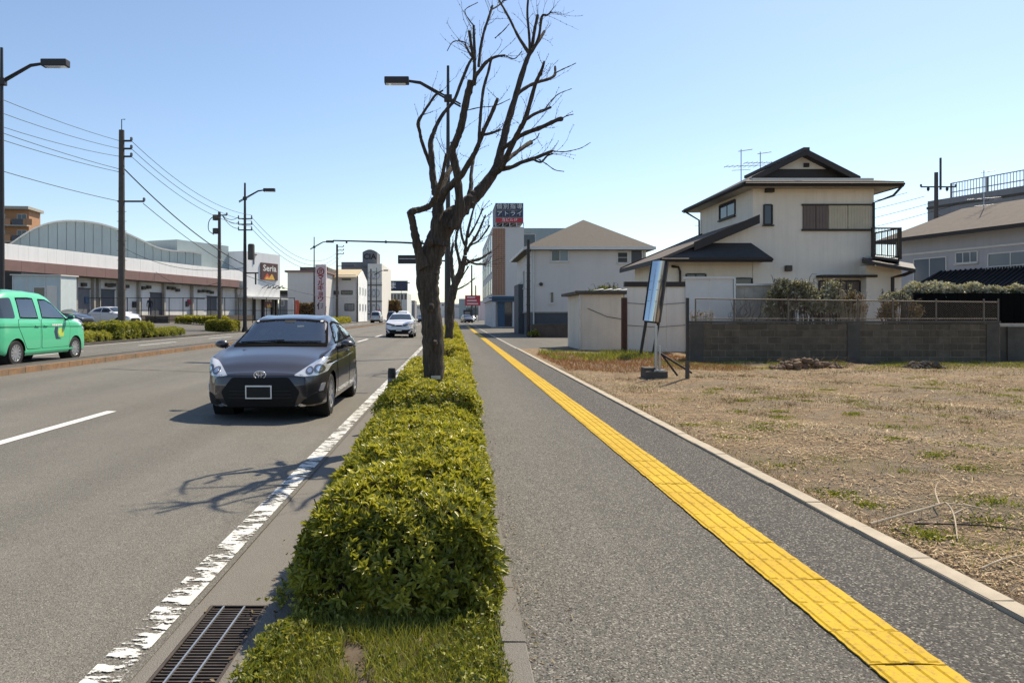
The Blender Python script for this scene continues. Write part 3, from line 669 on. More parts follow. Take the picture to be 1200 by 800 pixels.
L([(578, 204, 4.5), (588, 195, 4), (600, 170, 3.6), (609, 152, 3.2), (616, 138, 3), (627, 100, 2.6), (634, 84, 2.1), (638, 72, 1.4)], .2, -.5)
L([(615, 141, 2.2), (626, 134, 2), (638, 129, 1.8), (645, 126, 1.6)], -.3, -.8)
L([(604, 112, 2.6), (616, 103, 2.2), (628, 97, 2), (642, 93, 1.8), (650, 88, 1.8), (650.5, 78, 1.4)], .5, .9)
L([(586, 176, 3), (598, 168, 2.8), (612, 158, 2.8), (635, 149, 2.8), (652, 141, 2.6), (658, 139.5, 3.2)], .3, -.3)
L([(590, 190, 3.4), (602, 181, 2.8), (614, 172, 2.6), (622, 167, 3)], .25, .8)
L([(585, 198, 4), (599, 196, 2.6), (612, 190, 2.4), (625, 186, 2.4), (640, 180, 2.2), (647, 177, 1.7)], .2, -.6)
L([(625, 187, 1.4), (634, 190, 1.3), (641, 183, 1.2), (648, 180, 1)], -.35, -.5, knob=.1)
L([(531, 268, 8), (538, 250, 6.5), (538, 228, 5.2), (535, 200, 4.8), (531, 184, 5.2), (530, 176, 4.6), (535, 164, 4.6), (540, 150, 4.6), (545, 125, 4.6), (550, 104, 4.6), (552.5, 94, 4.4)], -.12, -.35, n=10)
L([(555, 100, 3), (557, 90, 2.6), (563, 82, 2.3), (570, 73, 2.3), (580, 67, 1.8), (592, 65, 1.2)], -.35, -.6)
L([(556, 94, 2.6), (556, 80, 2.2), (556, 60, 1.9), (555, 30, 1.5)], -.35, -.3)
L([(556, 72, 2), (553, 60, 1.8), (550, 36, 1.8)], -.32, -.5)
L([(554, 68, 1.6), (549, 60, 1.4), (545, 52, 1.3)], -.33, -.2)
L([(561, 78, 2), (563, 58, 1.8), (567, 38, 1.7), (573, 20, 1.6), (577, 7, 1.4)], -.35, 0)
L([(577, 11, 1), (585, 6, .9), (592, -1, .8)], 0, .2)
L([(512, 288, 9), (513, 255, 8), (513, 232, 6.2), (510, 222, 5.2), (507, 206, 4.4), (506, 187, 3.8), (504.5, 168, 3.6), (508, 156, 2.7), (514, 142, 2.4), (522, 130, 2.3), (532, 118, 2.1), (540, 98, 2), (548, 78, 1.8), (553, 69, 1.6)], -.05, .45)
L([(506, 198, 2.4), (500, 182, 2.2), (494, 165, 2.2), (492, 155, 2), (490, 144, 2.4), (495, 134, 1.7), (503, 122, 1.6), (510, 112, 1.5), (519, 106, 1)], .3, -.3)
L([(514, 240, 6), (520, 226, 5.4), (530, 216, 4.8), (541, 205, 4), (550, 190, 3.4), (558, 176, 2.9), (566, 155, 2.7), (573, 140, 2.5), (580, 124, 2.3), (583, 116, 2)], 0, -.7)
L([(561, 170, 2.2), (562, 150, 2), (564, 125, 1.9), (567, 102, 1.8), (572, 85, 1.7), (576, 67, 1.6)], -.5, -.4)
L([(565.5, 158, 2), (572, 157, 1.8), (579, 155, 1.6), (586, 152, 1.4)], -.42, -.7)
L([(546, 250, 4), (549, 232, 3.2), (552, 219, 3), (552, 205, 2.2), (554, 192, 1.9), (556, 182, 1.6)], .1, .6)
L([(510, 235, 5), (516, 222, 4.5), (524, 205, 3.6), (530, 195, 3)], .25, .7)
L([(497, 314, 8.5), (491, 297, 6), (488, 283, 5.4), (485, 268, 4.6), (483, 257, 4.4), (481, 250, 4.6), (486, 247, 4.4), (495, 245, 3.9), (504, 241, 4), (509, 233, 4)], -.1, -.25, n=10)
L([(509, 236, 3.4), (513, 222, 2.8), (518, 208, 2.6), (521, 192, 2.2), (523, 180, 1.6)], -.3, -.7)
for x, y, r, d in ((504, 284, 7, -.15), (554, 240, 5.5, -.2), (524, 285, 6, -.2), (486, 247, 5.5, -.3), (505, 360, 7, -.12), (509, 402, 6, -.12)):   # pruning knobs
    limb(T1, 'knob', [(x-1, y+r*.5, r*.5), (x, y, r*.62), (x+1, y-r*.5, r*.35)], A, d, d-.05, knob=.15)
twigs(T1, tips, 165, .34, .0026)
# long hanging and spreading twigs on the right and upper left
for pts in ([(647, 177), (660, 178), (672, 176), (682, 173), (692, 167)], [(631, 187), (640, 192), (650, 199), (661, 201)], [(650, 86), (660, 81), (669, 77), (675, 74)], [(638, 129), (646, 118), (655, 110), (670, 104)],
            [(657, 140), (664, 136), (672, 134)], [(622, 166), (629, 162), (632, 156)], [(548, 51), (538, 48), (530, 50), (524, 60)], [(556, 31), (550, 24), (545, 12), (560, 3)], [(593, 66), (603, 69), (612, 60)],
            [(545, 130), (562, 126), (580, 124), (598, 116)], [(580, 45), (590, 36), (597, 28)]):
    limb(T1, 'twig', [(x, y, .8-.1*i) for i, (x, y) in enumerate(pts)], A, -.2, -.3, m=M['twig'], knob=.25, n=5)
# more street trees down the strip
def tree(label, Y, base, prim, seed, tw=60, s=1):
    root = thing('street_tree', label, 'tree', (W(base[0][0], 369, Y).x, Y, .12), group=None); tp = []
    limb(root, 'trunk', base, Y, 0, 0, knob=.1, n=12)
    for pts in prim: tp.append(limb(root, 'branch', pts, Y, 0, rnd.uniform(-1, 1)*.8, knob=.16, n=7))
    twigs(root, tp, tw, .55*s, .0065*s)
T2 = [[(545, 299, 2.6), (546, 285, 2), (549, 268, 1.7), (556, 240, 1.1)], [(545, 297, 2.4), (551, 287, 1.8), (560, 273, 1.5), (569, 252, 1)], [(543, 310, 2.6), (552, 306, 2), (563, 303, 1.7), (575, 295, 1.1)],
      [(541, 318, 2.6), (537, 300, 2), (534, 283, 1.7), (538, 262, 1.2)], [(546, 290, 1.8), (541, 276, 1.5), (540, 258, 1.2), (547, 240, .8)], [(549, 278, 1.5), (558, 262, 1.2), (566, 244, .9)],
      [(534, 332, 3.5), (530, 318, 2.4), (529, 300, 2), (531, 285, 1.4)], [(552, 287, 1.4), (562, 281, 1.2), (574, 264, .8)], [(545, 303, 1.8), (556, 309, 1.3), (570, 310, 1)]]
tree('second bare street tree, behind the large tree trunk, branches spreading to the right', 20.5, [(526.5, 408, 6), (526.5, 385, 5), (527.5, 362, 4.8), (530, 345, 5.4), (535, 328, 4.4), (541, 316, 3.6), (545, 300, 3)], T2, 1, 70)
tree('third bare street tree farther along the pavement, mostly hidden by the second', 36, [(529.5, 394, 3), (530, 370, 2.6), (531, 350, 2.4), (535, 335, 2)], [[(535, 336, 1.5), (541, 325, 1.1), (549, 312, .8)], [(533, 342, 1.5), (529, 325, 1.1), (528, 308, .8)], [(535, 336, 1.4), (536, 322, 1), (540, 305, .7)], [(534, 340, 1.2), (546, 334, .8), (556, 326, .6)]], 2, 30)

# ------------------------------------------------------------------ street lamps, poles, signal, cables
def lamp(label, X, Y, z0, side, H, rad=.085, parts=True, mname='black_metal', group='tall street lamps with box heads along the road'):
    o = thing('street_lamp', label, 'street lamp', (X, Y, z0), 0, group); m = M[mname]; h = H-z0
    MB().tube([(0, 0, 0), (0, 0, h*.45), (0, 0, h)], [rad*1.15, rad, rad*.55], 12).build('pole', m, o, smooth=True)
    MB().lathe([(rad*1.9, 0), (rad*1.9, .05), (rad*1.3, .32), (rad*1.3, .34)], n=12).build('base', m, o, smooth=True)
    za = h-1.15
    b = MB()
    for dz in (-.045, .045):
        b.tube([(-side*.45, 0, za-.25+dz), (side*.1, 0, za+.05+dz), (side*.98, 0, za+.55+dz*.6), (side*1.45, 0, za+.62+dz*.3)], .034, 8)
    tag(b.build('arm', m, o, smooth=True), kind='stuff')
    MB().box(-.14, -.1, za-.12, .14, .1, za+.12).build('bracket', m, o, bevel=.02)
    hd = MB().box(side*1.38, -.15, za+.50, side*2.25, .15, za+.74).build('lamp_head', m, o, bevel=.03)
    MB().box(side*1.5, -.12, za+.492, side*2.2, .12, za+.503).build('lens', M['lamp_glass'], hd)
    return o
lamp('dark street lamp at the left edge of the picture behind the green taxi', -15.25, 24.5, .23, 1, 10.5)
lamp('street lamp beside the large bare tree, its head over the road', -.18, 25.7, .12, -1, 10.3)
o = lamp('street lamp on a utility pole with transformer, above the parked cars and small shop', -15.5, 54, .25, 1, 11.3, .13)
lamp('street lamp beside the tall pink pillar sign', -15.9, 83, .25, 1, 10.4)
lamp('far street lamp in front of the pale building with round emblems', -14.8, 140, .25, 1, 10.6)
lamp('very distant street lamp beside the navy signboard', -13.6, 190, .25, 1, 10.4)
# the lamp pole at the shop also carries cables
b = MB()
for k in range(3):
    b.box(-.5, -.04, 8.35-.42*k, .55, .04, 8.43-.42*k); 
b.build('crossarm', M['black_metal'], o)
for k in range(3):
    for x in (-.48, .5): MB().lathe([(.02, 0), (.06, .03), (.06, .1), (.03, .14), (.06, .18), (.02, .22)], (x, 0, 8.43-.42*k), n=8).build('insulator', M['grey_dark_wall'], o)
MB().lathe([(.02, 0), (.25, .03), (.25, 1.1), (.2, 1.2), (.02, 1.22)], (.5, -.1, 5.3), n=14).build('transformer', M['concrete_dark'], o, smooth=True)
MB().box(.1, -.05, 4.3, 1.0, .05, 4.4).build('crossarm', M['black_metal'], o); MB().box(.75, -.05, 3.5, .85, .05, 4.3).build('hanger', M['black_metal'], o)
def pole(label, X, Y, z0, H, r=.17, arms=(), tip=None, cat='utility pole', m='pole_conc'):
    o = thing('utility_pole', label, cat, (X, Y, z0)); h = H-z0
    MB().tube([(0, 0, 0), (0, 0, h)], [r, r*.7], 14).build('pole', M[m], o, smooth=True)
    for z, x0, x1 in arms:
        MB().box(x0, -.05, z-z0-.04, x1, .05, z-z0+.04).build('crossarm', M['black_metal'], o)
        for x in (x0, x1):
            if abs(x) > .3: MB().lathe([(.02, -.02), (.07, .02), (.07, .14), (.03, .18)], (x, 0, z-z0+.02), n=8).build('insulator', M['grey_dark_wall'], o)
    if tip: MB().tube([(0, 0, h), (0, 0, h+tip), (.18, 0, h+tip)], .025, 6).build('earth_rod', M['black_metal'], o)
    b = MB()
    for k in range(10): b.tube([(-r*1.3, 0, 2+k*.5), (r*1.3, 0, 2+k*.5)], .012, 5)
    tag(b.build('step_bolt', M['black_metal'], o), kind='stuff')
    return o
P1 = pole('tall dark utility pole rising from the roadside bushes in front of the long store', -17, 37.2, .28, 10.95, .19, ((10.4, -.1, .5), (10.0, -.1, .5), (9.6, -.1, .5), (7.3, -.2, 1.15)), .55)
P2 = pole('utility pole with two round canisters just left of the shop lamp pole', -17.4, 54, .3, 9.15, .15, ((8.9, -.1, .55),))
for z in (8.2, 7.2): MB().lathe([(.02, 0), (.22, .03), (.22, .42), (.02, .45)], (-.28, 0, z), n=12).build('canister', M['concrete_dark'], P2, smooth=True)
MB().tube(smooth_path([(-.3, 0, 8.6), (-.75, 0, 8.2), (-.8, 0, 7.5), (-.4, 0, 7.15)]), .03, 6).build('loop_cable', M['cable'], P2)
P3 = pole('utility pole behind the pink pillar sign, at the end of the signal arm', -16, 100, .25, 11.2, .2, ((10.9, 0, .9), (10.4, 0, .9), (9.9, 0, .9), (8.2, -.1, 2.4)))
pole('dark short utility pole in front of the white gabled building', -16.5, 125, .25, 8.2, .17)
pole('utility pole in front of the concrete block with lettering tower', -17, 150, .25, 11, .2, ((8.0, -4.5, 2.2),))
pole('distant grey utility pole beyond the pavement, in front of the red board', 4.1, 160, .1, 12.5, .22)
pole('second distant utility pole, right of the red board', 5.6, 180, .1, 8.8, .2)
pole('pole with grey sleeve at the corner of the grey hip roofed house', 4.72, 45.5, .1, 6.2, .13, (), None, 'utility pole', 'black_metal')

PR = pole('grey utility pole with crossarm behind the houses on the right', 33.3, 50, .1, 11.3, .17, ((10.3, -1.05, 1.35),), .0)
for x in (-.55, .75): MB().lathe([(.03, 0), (.09, .1), (.09, .22), (.03, .3)], (x, 0, 9.9), n=8).build('insulator', M['black_metal'], PR)
MB().tube([(.3, 0, 10.0), (.3, 0, 12.2)], .07, 8).build('pole_top', M['pole_conc'], PR)
def cable(label, p, q, sag, r=.018, group=None):
    p, q = Vector(p), Vector(q); o = MB()
    pts = [p.lerp(q, t)-Vector((0, 0, 4*sag*t*(1-t))) for t in np.linspace(0, 1, 22)]
    o.tube(pts, r*.72, 5); return o.build('overhead_cable', M['cable'], None, smooth=True, label=label, cat='cable', group=group)
g1 = 'overhead cables along the left side of the road'
for k, (z, zz, sg) in enumerate(((10.4, 10.3, 1.15), (10.0, 9.9, 1.3), (9.6, 9.4, 1.45))):
    cable(f'{("topmost", "middle", "lowest")[k]} of three cables from the dark utility pole toward the upper left', (-17.4, 2, z+.7), (-17.1, 37.2, z), sg)
    cable(f'{("highest", "second", "third")[k]} long cable sagging from the dark utility pole to the lamp pole', (-16.5, 37.2, z), (-15.0, 54, 8.9-.42*k), .75, .02)
    cable(f'{("upper", "middle", "lower")[k]} cable sagging from the shop lamp pole to the pole behind the pink sign', (-15.0, 54, 8.75-.42*k), (-15.2, 100, 10.9-.5*k), 2.6, .022)
    cable(f'{("upper", "middle", "lower")[k]} short cable between the canister pole and the shop lamp pole', (-17.2, 54, 8.9), (-16, 54, 8.75-.42*k), .25, .03)
cable('thick cable pair from the left edge to the dark utility pole, upper strand', (-17.4, 2, 9.3), (-17.1, 37.2, 8.95), .8, .02)
cable('thick cable pair from the left edge to the dark utility pole, lower strand', (-17.4, 2, 9.0), (-17.1, 37.2, 8.8), .9, .02)
cable('single low cable reaching the side arm of the dark utility pole', (-17.3, 2, 8.2), (-17.1, 37.2, 7.3), .75, .022)
cable('bundled telephone cable sagging from the dark utility pole behind the canister pole', (-16.9, 37.2, 9.0), (-15.5, 54, 5.2), .5, .045)
cable('thin cable from the side arm of the dark utility pole to the shop lamp pole', (-15.9, 37.2, 7.2), (-15.5, 54, 4.6), .3, .025)
cable('drop cable from the wavy roofed hall to the shop lamp pole', (-30, 66, 7.6), (-15.5, 54, 5.0), .9, .028)
cable('dark cable running from the shop lamp pole toward the grey shed roof', (-15.4, 54, 4.4), (-16.2, 125, 4.6), .8, .03)
cable('thin cable over the long store roof joining the canister pole', (-31.5, 76, 6.3), (-17.4, 54, 3.9), .9, .03)
for k in range(4): cable(f'{("first", "second", "third", "lowest")[k]} thin cable from the top, left of the grey pole behind the white house', (31.3+k*1.2, 50, 9.9-.25*k), (22, 66-2*k, 9.6-1.0*k), .5, .022, 'cables behind the white house')
for k in range(3): cable(f'{("upper", "middle", "lower")[k]} thin cable running right from the grey pole behind the right house', (33.3, 50, 8.4-.3*k), (43, 50+4*k, 7.9-.3*k), .3, .022, 'cables behind the right houses')
# traffic signal on its long arm (seen from behind)
sg = thing('traffic_signal', 'traffic signal seen from behind on a long dark arm over the road', 'traffic signal', (-.45, 48, .12))
MB().tube([(0, 0, 0), (0, 0, 6.4)], [.13, .10], 12).build('pole', M['black_metal'], sg, smooth=True)
zz = EYE+85*48/F-.12
MB().tube([(0, 0, zz-.15), (-3.2, 0, zz), (-7.5, 0, zz+.12)], [.075, .06, .045], 10).build('arm', M['black_metal'], sg, smooth=True)
for x in (-1.6, -4, -6.6): MB().box(x-.05, -.08, zz-.06, x+.05, .08, zz+.12).build('clamp', M['black_metal'], sg)
z1 = EYE+70*48/F-.12; z0 = EYE+60*48/F-.12
hd = MB().box(-3.2, -.12, z0, -1.75, .12, z1).build('signal_head', M['black_metal'], sg, bevel=.04)
MB().box(-3.1, -.125, z0+.30, -1.85, -.122, z0+.34).build('stripe', M['steel'], hd)
for k in range(3): MB().lathe([(.17, 0), (.19, .25), (.17, .25), (.15, 0)], (-2.92+.45*k, .12, (z0+z1)/2), 'y', 14).build('visor', M['black_metal'], hd)
MB().tube([(-1.8, 0, (z0+z1)/2), (0, 0, (z0+z1)/2-.1)], .05, 8).build('bracket', M['black_metal'], sg)
# black delineator post at the hedge
dp = thing('delineator_post', 'short black post standing between the white line and the hedge', 'post', (-.79, 9.35, .05))
MB().lathe([(.052, 0), (.052, .70), (.045, .745), (.02, .75)], n=16).build('post', M['black_plastic'], dp, smooth=True)
MB().lathe([(.054, .58), (.054, .62)], n=16).build('band', M['grey_dark_wall'], dp)
# clamp and tag at the foot of the tree
MB().box(-.055, -.135, .62, .055, -.125, .66).build('name_tag', M['steel'], T1)
# ------------------------------------------------------------------ cars
def crv(keys, s, sig=.045):
    k = np.array(keys, float); L = k[-1, 0]; g = np.linspace(-.6, L+.6, 1400); v = np.interp(g, k[:, 0], k[:, 1])
    st = g[1]-g[0]; r = int(3*sig/st)+1; ker = np.exp(-.5*(np.arange(-r, r+1)*st/sig)**2); ker /= ker.sum()
    v = np.convolve(np.pad(v, r, 'edge'), ker, 'valid'); return np.interp(s, g, v)
def rpoly(pts, r=.03, k=3):
    P = [Vector(p) for p in pts]; out = []; n = len(P)
    for i in range(n):
        a, b, c = P[i-1], P[i], P[(i+1) % n]; ra = min(r, (a-b).length*.45); rc = min(r, (c-b).length*.45)
        s, e = b+(a-b).normalized()*ra, b+(c-b).normalized()*rc
        for j in range(k+1):
            t = j/k; out.append(tuple(s*(1-t)**2+b*2*t*(1-t)+e*t*t))
    return out
class Car:
    def __init__(s, label, paint, loc, rz, L, W, zt, wb, zb, wr, dz, belt, clear, wheels, rw, fp, rp=None, group=None, n=100, bulge=.07, name='parked_car', rimspokes=7, glossw=.17, rim='alloy', cat='car', wtw=.175):
        s.L, s.W = L, W; s.root = thing(name, label, cat, loc, rz, group); s.paint = paint
        S_ = L*(1-np.cos(PI*np.linspace(0, 1, n)))/2
        zt, wb, zb, wr, dz = [crv(k, S_) for k in (zt, wb, zb, wr, dz)]; bf = crv(belt, S_)
        zr = zt-dz; zl = np.full(n, clear)
        zl = zl+np.where(S_ < .5, (.5-S_)*.08, 0)+np.where(S_ > L-.6, (S_-L+.6)*.22, 0)
        zm = zl+(zb-zl)*.42
        ctl = [(wb*.90, zl), (wb*.975, zl+.06), (wb*1.0, zm), (wb*.992, zm+(zb-zm)*.6), (wb*bf, zb), (wr, zr), (wr*.58, zt-dz*.28), (wr*0, zt)]
        X = np.stack([c[0] for c in ctl], 1); Z = np.stack([np.broadcast_to(c[1], n) for c in ctl], 1)
        def refine(A, k=6):
            A = np.concatenate([A[:, :1]*2-A[:, 1:2], A, A[:, -2:-1] if A is not X else -A[:, -2:-1]], 1); o = []
            for i in range(1, A.shape[1]-2):
                p0, p1, p2, p3 = A[:, i-1], A[:, i], A[:, i+1], A[:, i+2]
                for j in range(k):
                    t = j/k; o.append(.5*(2*p1+(p2-p0)*t+(2*p0-5*p1+4*p2-p3)*t*t+(3*p1-p0-3*p2+p3)*t**3)*1.0)
            o.append(A[:, -2]); return np.stack(o, 1)
        X = np.maximum(refine(X), 0); X[:, -1] = 0; Z = refine(Z); m = X.shape[1]
        fz = np.interp(Z, [k[0] for k in fp], [k[1] for k in fp]); Yg = np.repeat(S_[:, None], m, 1)
        Yg = Yg+fz*np.clip(1-Yg/.5, 0, 1)**1.4
        if rp: Yg = Yg-np.interp(Z, [k[0] for k in rp], [k[1] for k in rp])*np.clip(1-(L-Yg)/.6, 0, 1)**1.3
        V = []; idx = {}
        for i in range(n):
            for j in range(m): idx[i, j, 1] = len(V); V.append([X[i, j], Yg[i, j], Z[i, j]])
            for j in range(m-1): idx[i, j, -1] = len(V); V.append([-X[i, j], Yg[i, j], Z[i, j]])
            idx[i, m-1, -1] = idx[i, m-1, 1]
        Fs = []
        for i in range(n-1):
            for j in range(m-1):
                Fs.append((idx[i, j, 1], idx[i+1, j, 1], idx[i+1, j+1, 1], idx[i, j+1, 1])); Fs.append((idx[i, j, -1], idx[i, j+1, -1], idx[i+1, j+1, -1], idx[i+1, j, -1]))
        K = 12
        for i, sg in ((0, -1), (n-1, 1)):
            rows = []; xm = X[i].max()
            for j in range(m):
                row = [idx[i, j, 1]]
                for c in range(1, K):
                    x = X[i, j]*(1-2*c/K); V.append([x, Yg[i, j]+sg*bulge*(1-(abs(x)/xm)**2-(1-(X[i, j]/xm)**2)), Z[i, j]]); row.append(len(V)-1)
                row.append(idx[i, j, -1]); rows.append(row)
            for j in range(m-1):
                for c in range(K):
                    q = (rows[j][c], rows[j][c+1], rows[j+1][c+1], rows[j+1][c]); Fs.append(q if sg > 0 else q[::-1])
        V = np.array(V)
        s.bvh = BVHTree.FromPolygons([Vector(v) for v in V], [[*f] for f in Fs])
        ra = rw+.045; ins = np.zeros(len(V), bool)
        for sw in wheels:
            dx, dzz = V[:, 1]-sw, V[:, 2]-rw; d = np.hypot(dx, dzz); k = (d < ra) & (np.abs(V[:, 0]) > W*.27)
            ins |= k
            V[k, 1] = sw+dx[k]/np.maximum(d[k], 1e-4)*ra; V[k, 2] = rw+dzz[k]/np.maximum(d[k], 1e-4)*ra
        Fs = [f for f in Fs if not all(ins[q] for q in f)]
        b = MB(); b.add(V, Fs)
        me = b.mesh('body', paint); bm = bmesh.new(); bm.from_mesh(me); bmesh.ops.remove_doubles(bm, verts=bm.verts, dist=.0008); bmesh.ops.recalc_face_normals(bm, faces=bm.faces); bm.to_mesh(me); bm.free()
        me.polygons.foreach_set('use_smooth', [True]*len(me.polygons)); me.set_sharp_from_angle(angle=math.radians(55))
        s.body = link('body', me, s.root)
        b = MB(); b.box(-W*.30, .25, clear-.01, W*.30, L-.25, clear+.25); b.box(-W*.44, wheels[0]+ra, clear+.01, W*.44, wheels[1]-ra, clear+.1)
        b.box(-W*.34, .12, clear+.02, W*.34, .3, clear+.2)
        b.build('underbody', M['under'], s.root)
        for sw in wheels:
            for sd in (-1, 1):
                MB().lathe([(.02, sd*W*.31), (ra+.004, sd*W*.31), (ra+.004, sd*W*.475)], (0, sw, rw), 'x', 28, cap=False).build('wheel_well', M['under'], s.root)
        tm = MB().lathe([(rw*.66, -wtw/2), (rw*.93, -wtw/2), (rw, -wtw*.36), (rw, wtw*.36), (rw*.93, wtw/2), (rw*.66, wtw/2)], (0, 0, 0), 'x', 32, cap=False).mesh('tyre', M['tyre'], True)
        r = MB().lathe([(rw*.70, wtw*.1), (rw*.70, wtw*.49), (rw*.62, wtw*.49), (rw*.60, wtw*.15)], (0, 0, 0), 'x', 32, cap=False); r.lathe([(.02, wtw*.05), (rw*.2, wtw*.05), (rw*.2, wtw*.42), (rw*.05, wtw*.46)], (0, 0, 0), 'x', 16)
        for k in range(rimspokes):
            a = 2*PI*k/rimspokes; u = Vector((0, math.cos(a), math.sin(a))); t = Vector((0, -math.sin(a), math.cos(a)))
            pts = [u*rw*.12-t*rw*.07+Vector((wtw*.42, 0, 0)), u*rw*.12+t*rw*.07+Vector((wtw*.42, 0, 0)), u*rw*.66+t*rw*.10+Vector((wtw*.46, 0, 0)), u*rw*.66-t*rw*.10+Vector((wtw*.46, 0, 0))]
            r.slab(pts, (-wtw*.18, 0, 0))
        rm = r.mesh('rim', M[rim], True); hm = MB().lathe([(rw*.6, -wtw*.2), (rw*.6, wtw*.06), (.03, wtw*.07)], (0, 0, 0), 'x', 24).mesh('hub', M['under'])
        for sw in wheels:
            for sd in (-1, 1):
                wo = link('wheel', hm, s.root); wo.location = (sd*(W/2-wtw/2-.025), sw, rw); wo.rotation_euler = (rnd.uniform(0, 6), 0, 0) if sd > 0 else (rnd.uniform(0, 6), 0, PI)
                link('tyre', tm, wo); link('rim', rm, wo)
    def decal(s, view, poly, m, name, off=.004, r=.03, dens=.07, parent=None, mirror=False, both=True, lip=True, smooth=0):
        out = []
        for sd in ((1, -1) if (view == 'S' and both) or mirror else (1,)):
            Q = rpoly(poly, r) if r else [tuple(p) for p in poly]
            bm = bmesh.new(); bm.faces.new([bm.verts.new((a, c, 0)) for a, c in Q]); bmesh.ops.triangulate(bm, faces=bm.faces)
            for _ in range(6):
                lg = [e for e in bm.edges if e.calc_length() > dens]
                if not lg: break
                bmesh.ops.subdivide_edges(bm, edges=lg, cuts=1); bmesh.ops.triangulate(bm, faces=bm.faces)
            bmesh.ops.beautify_fill(bm, faces=bm.faces, edges=bm.edges)
            be = [e for e in bm.edges if e.is_boundary]; nrm = {}
            for v in bm.verts:
                a, c = v.co.x, v.co.y
                if view == 'S': o, d = Vector((5*sd, a, c)), Vector((-sd, 0, 0))
                elif view == 'F': o, d = Vector((a*sd, -5, c)), Vector((0, 1, 0))
                elif view == 'R': o, d = Vector((a*sd, s.L+5, c)), Vector((0, -1, 0))
                else: o, d = Vector((a*sd, c, 5)), Vector((0, 0, -1))
                h = s.bvh.ray_cast(o, d)
                if h[0] is None: h = s.bvh.find_nearest(o+d*5)
                nn = h[1] if h[1].dot(d) < 0 else -h[1]; v.co = h[0]+nn*off; nrm[v] = nn.copy()
            if smooth:
                iv = [v for v in bm.verts if not v.is_boundary]
                for _ in range(smooth): bmesh.ops.smooth_vert(bm, verts=iv, factor=.5, use_axis_x=True, use_axis_y=True, use_axis_z=True)
            if lip:
                ex = bmesh.ops.extrude_edge_only(bm, edges=be)
                nv = [q for q in ex['geom'] if isinstance(q, bmesh.types.BMVert)]
                for q in nv:
                    src = min((v for e in q.link_edges for v in (e.other_vert(q),) if v in nrm), key=lambda v: (v.co-q.co).length, default=None)
                    if src is not None: q.co = src.co-nrm[src]*(off+.006)
            bmesh.ops.recalc_face_normals(bm, faces=bm.faces)
            me = bpy.data.meshes.new(name); bm.to_mesh(me); bm.free(); me.materials.append(m)
            me.polygons.foreach_set('use_smooth', [True]*len(me.polygons)); me.set_sharp_from_angle(angle=math.radians(50))
            out.append(link(name, me, parent or s.root))
        return out
    def cut(s, view, poly, shrink=.024):
        """open the body shell under a window so that one looks into the cabin"""
        n = len(poly)
        def inside(x, y):
            c = False; dm = 9
            for i in range(n):
                (x0, y0), (x1, y1) = poly[i], poly[(i+1) % n]
                if (y0 > y) != (y1 > y) and x < (x1-x0)*(y-y0)/(y1-y0)+x0: c = not c
                vx, vy = x1-x0, y1-y0; t = max(0, min(1, ((x-x0)*vx+(y-y0)*vy)/(vx*vx+vy*vy+1e-9))); dm = min(dm, math.hypot(x-x0-t*vx, y-y0-t*vy))
            return c and dm > shrink
        bm = bmesh.new(); bm.from_mesh(s.body.data); kill = []
        for f in bm.faces:
            q = f.calc_center_median()
            if view == 'F' and q.y < s.L*.5 and f.normal.y < -.1 and f.normal.z > .2 and inside(q.x, q.z): kill.append(f)
            elif view == 'R' and q.y > s.L*.5 and f.normal.y > .1 and inside(q.x, q.z): kill.append(f)
            elif view == 'S' and abs(f.normal.x) > .5 and inside(q.y, q.z): kill.append(f)
        bmesh.ops.delete(bm, geom=kill, context='FACES'); bm.to_mesh(s.body.data); bm.free()
    def glaze(s, view, poly, name, **kw):
        """clear pane with a dark printed border"""
        s.cut(view, poly)
        for o in s.decal(view, poly, M['clear_glass'], name, .004, .03, .028, smooth=14, **kw):
            me = o.data; me.materials.append(M['frit']); P = [Vector(p) for p in poly]; n = len(P)
            for f in me.polygons:
                q = f.center; q = Vector((q.y, q.z)) if view == 'S' else Vector((q.x, q.z)); dm = 9
                for i in range(n):
                    a, b = P[i], P[(i+1) % n]; t = max(0, min(1, (q-a).dot(b-a)/(b-a).length_squared)); dm = min(dm, (q-a-(b-a)*t).length)
                if dm < .034: f.material_index = 1
    def cabin(s, s0, s1, z0, zs, W2):
        MB().box(-W2, s0-.15, z0-.3, W2, s0+.42, z0).build('dashboard', M['interior'], s.root, bevel=.05); MB().box(-W2, s0, .25, W2, s1, .42).build('cabin_floor', M['interior'], s.root)
        for sd in (-1, 1): MB().box(sd*W2, s0, .3, sd*(W2+.02), s1, z0-.04).build('inner_panel', M['interior'], s.root)
        for y, xs in ((s0+1.05, (-.36, .36)), (s0+1.95, (-.38, 0, .38))):
            for x in xs:
                MB().slab([(x-.22, y, .4), (x+.22, y, .4), (x+.19, y+.2, zs), (x-.19, y+.2, zs)], (0, .12, 0)).build('seat', M['seat'], s.root, bevel=.05)
                MB().box(x-.12, y+.2, zs+.03, x+.12, y+.3, zs+.20).build('headrest', M['seat'], s.root, bevel=.04)
        st = MB(); st.tube([(-.36+.18*math.cos(t), s0+.52+.06*math.sin(t), z0-.02+.17*math.sin(t)) for t in np.linspace(0, 2*PI, 25)], .015, 6, cap=False); st.build('steering_wheel', M['black_plastic'], s.root)
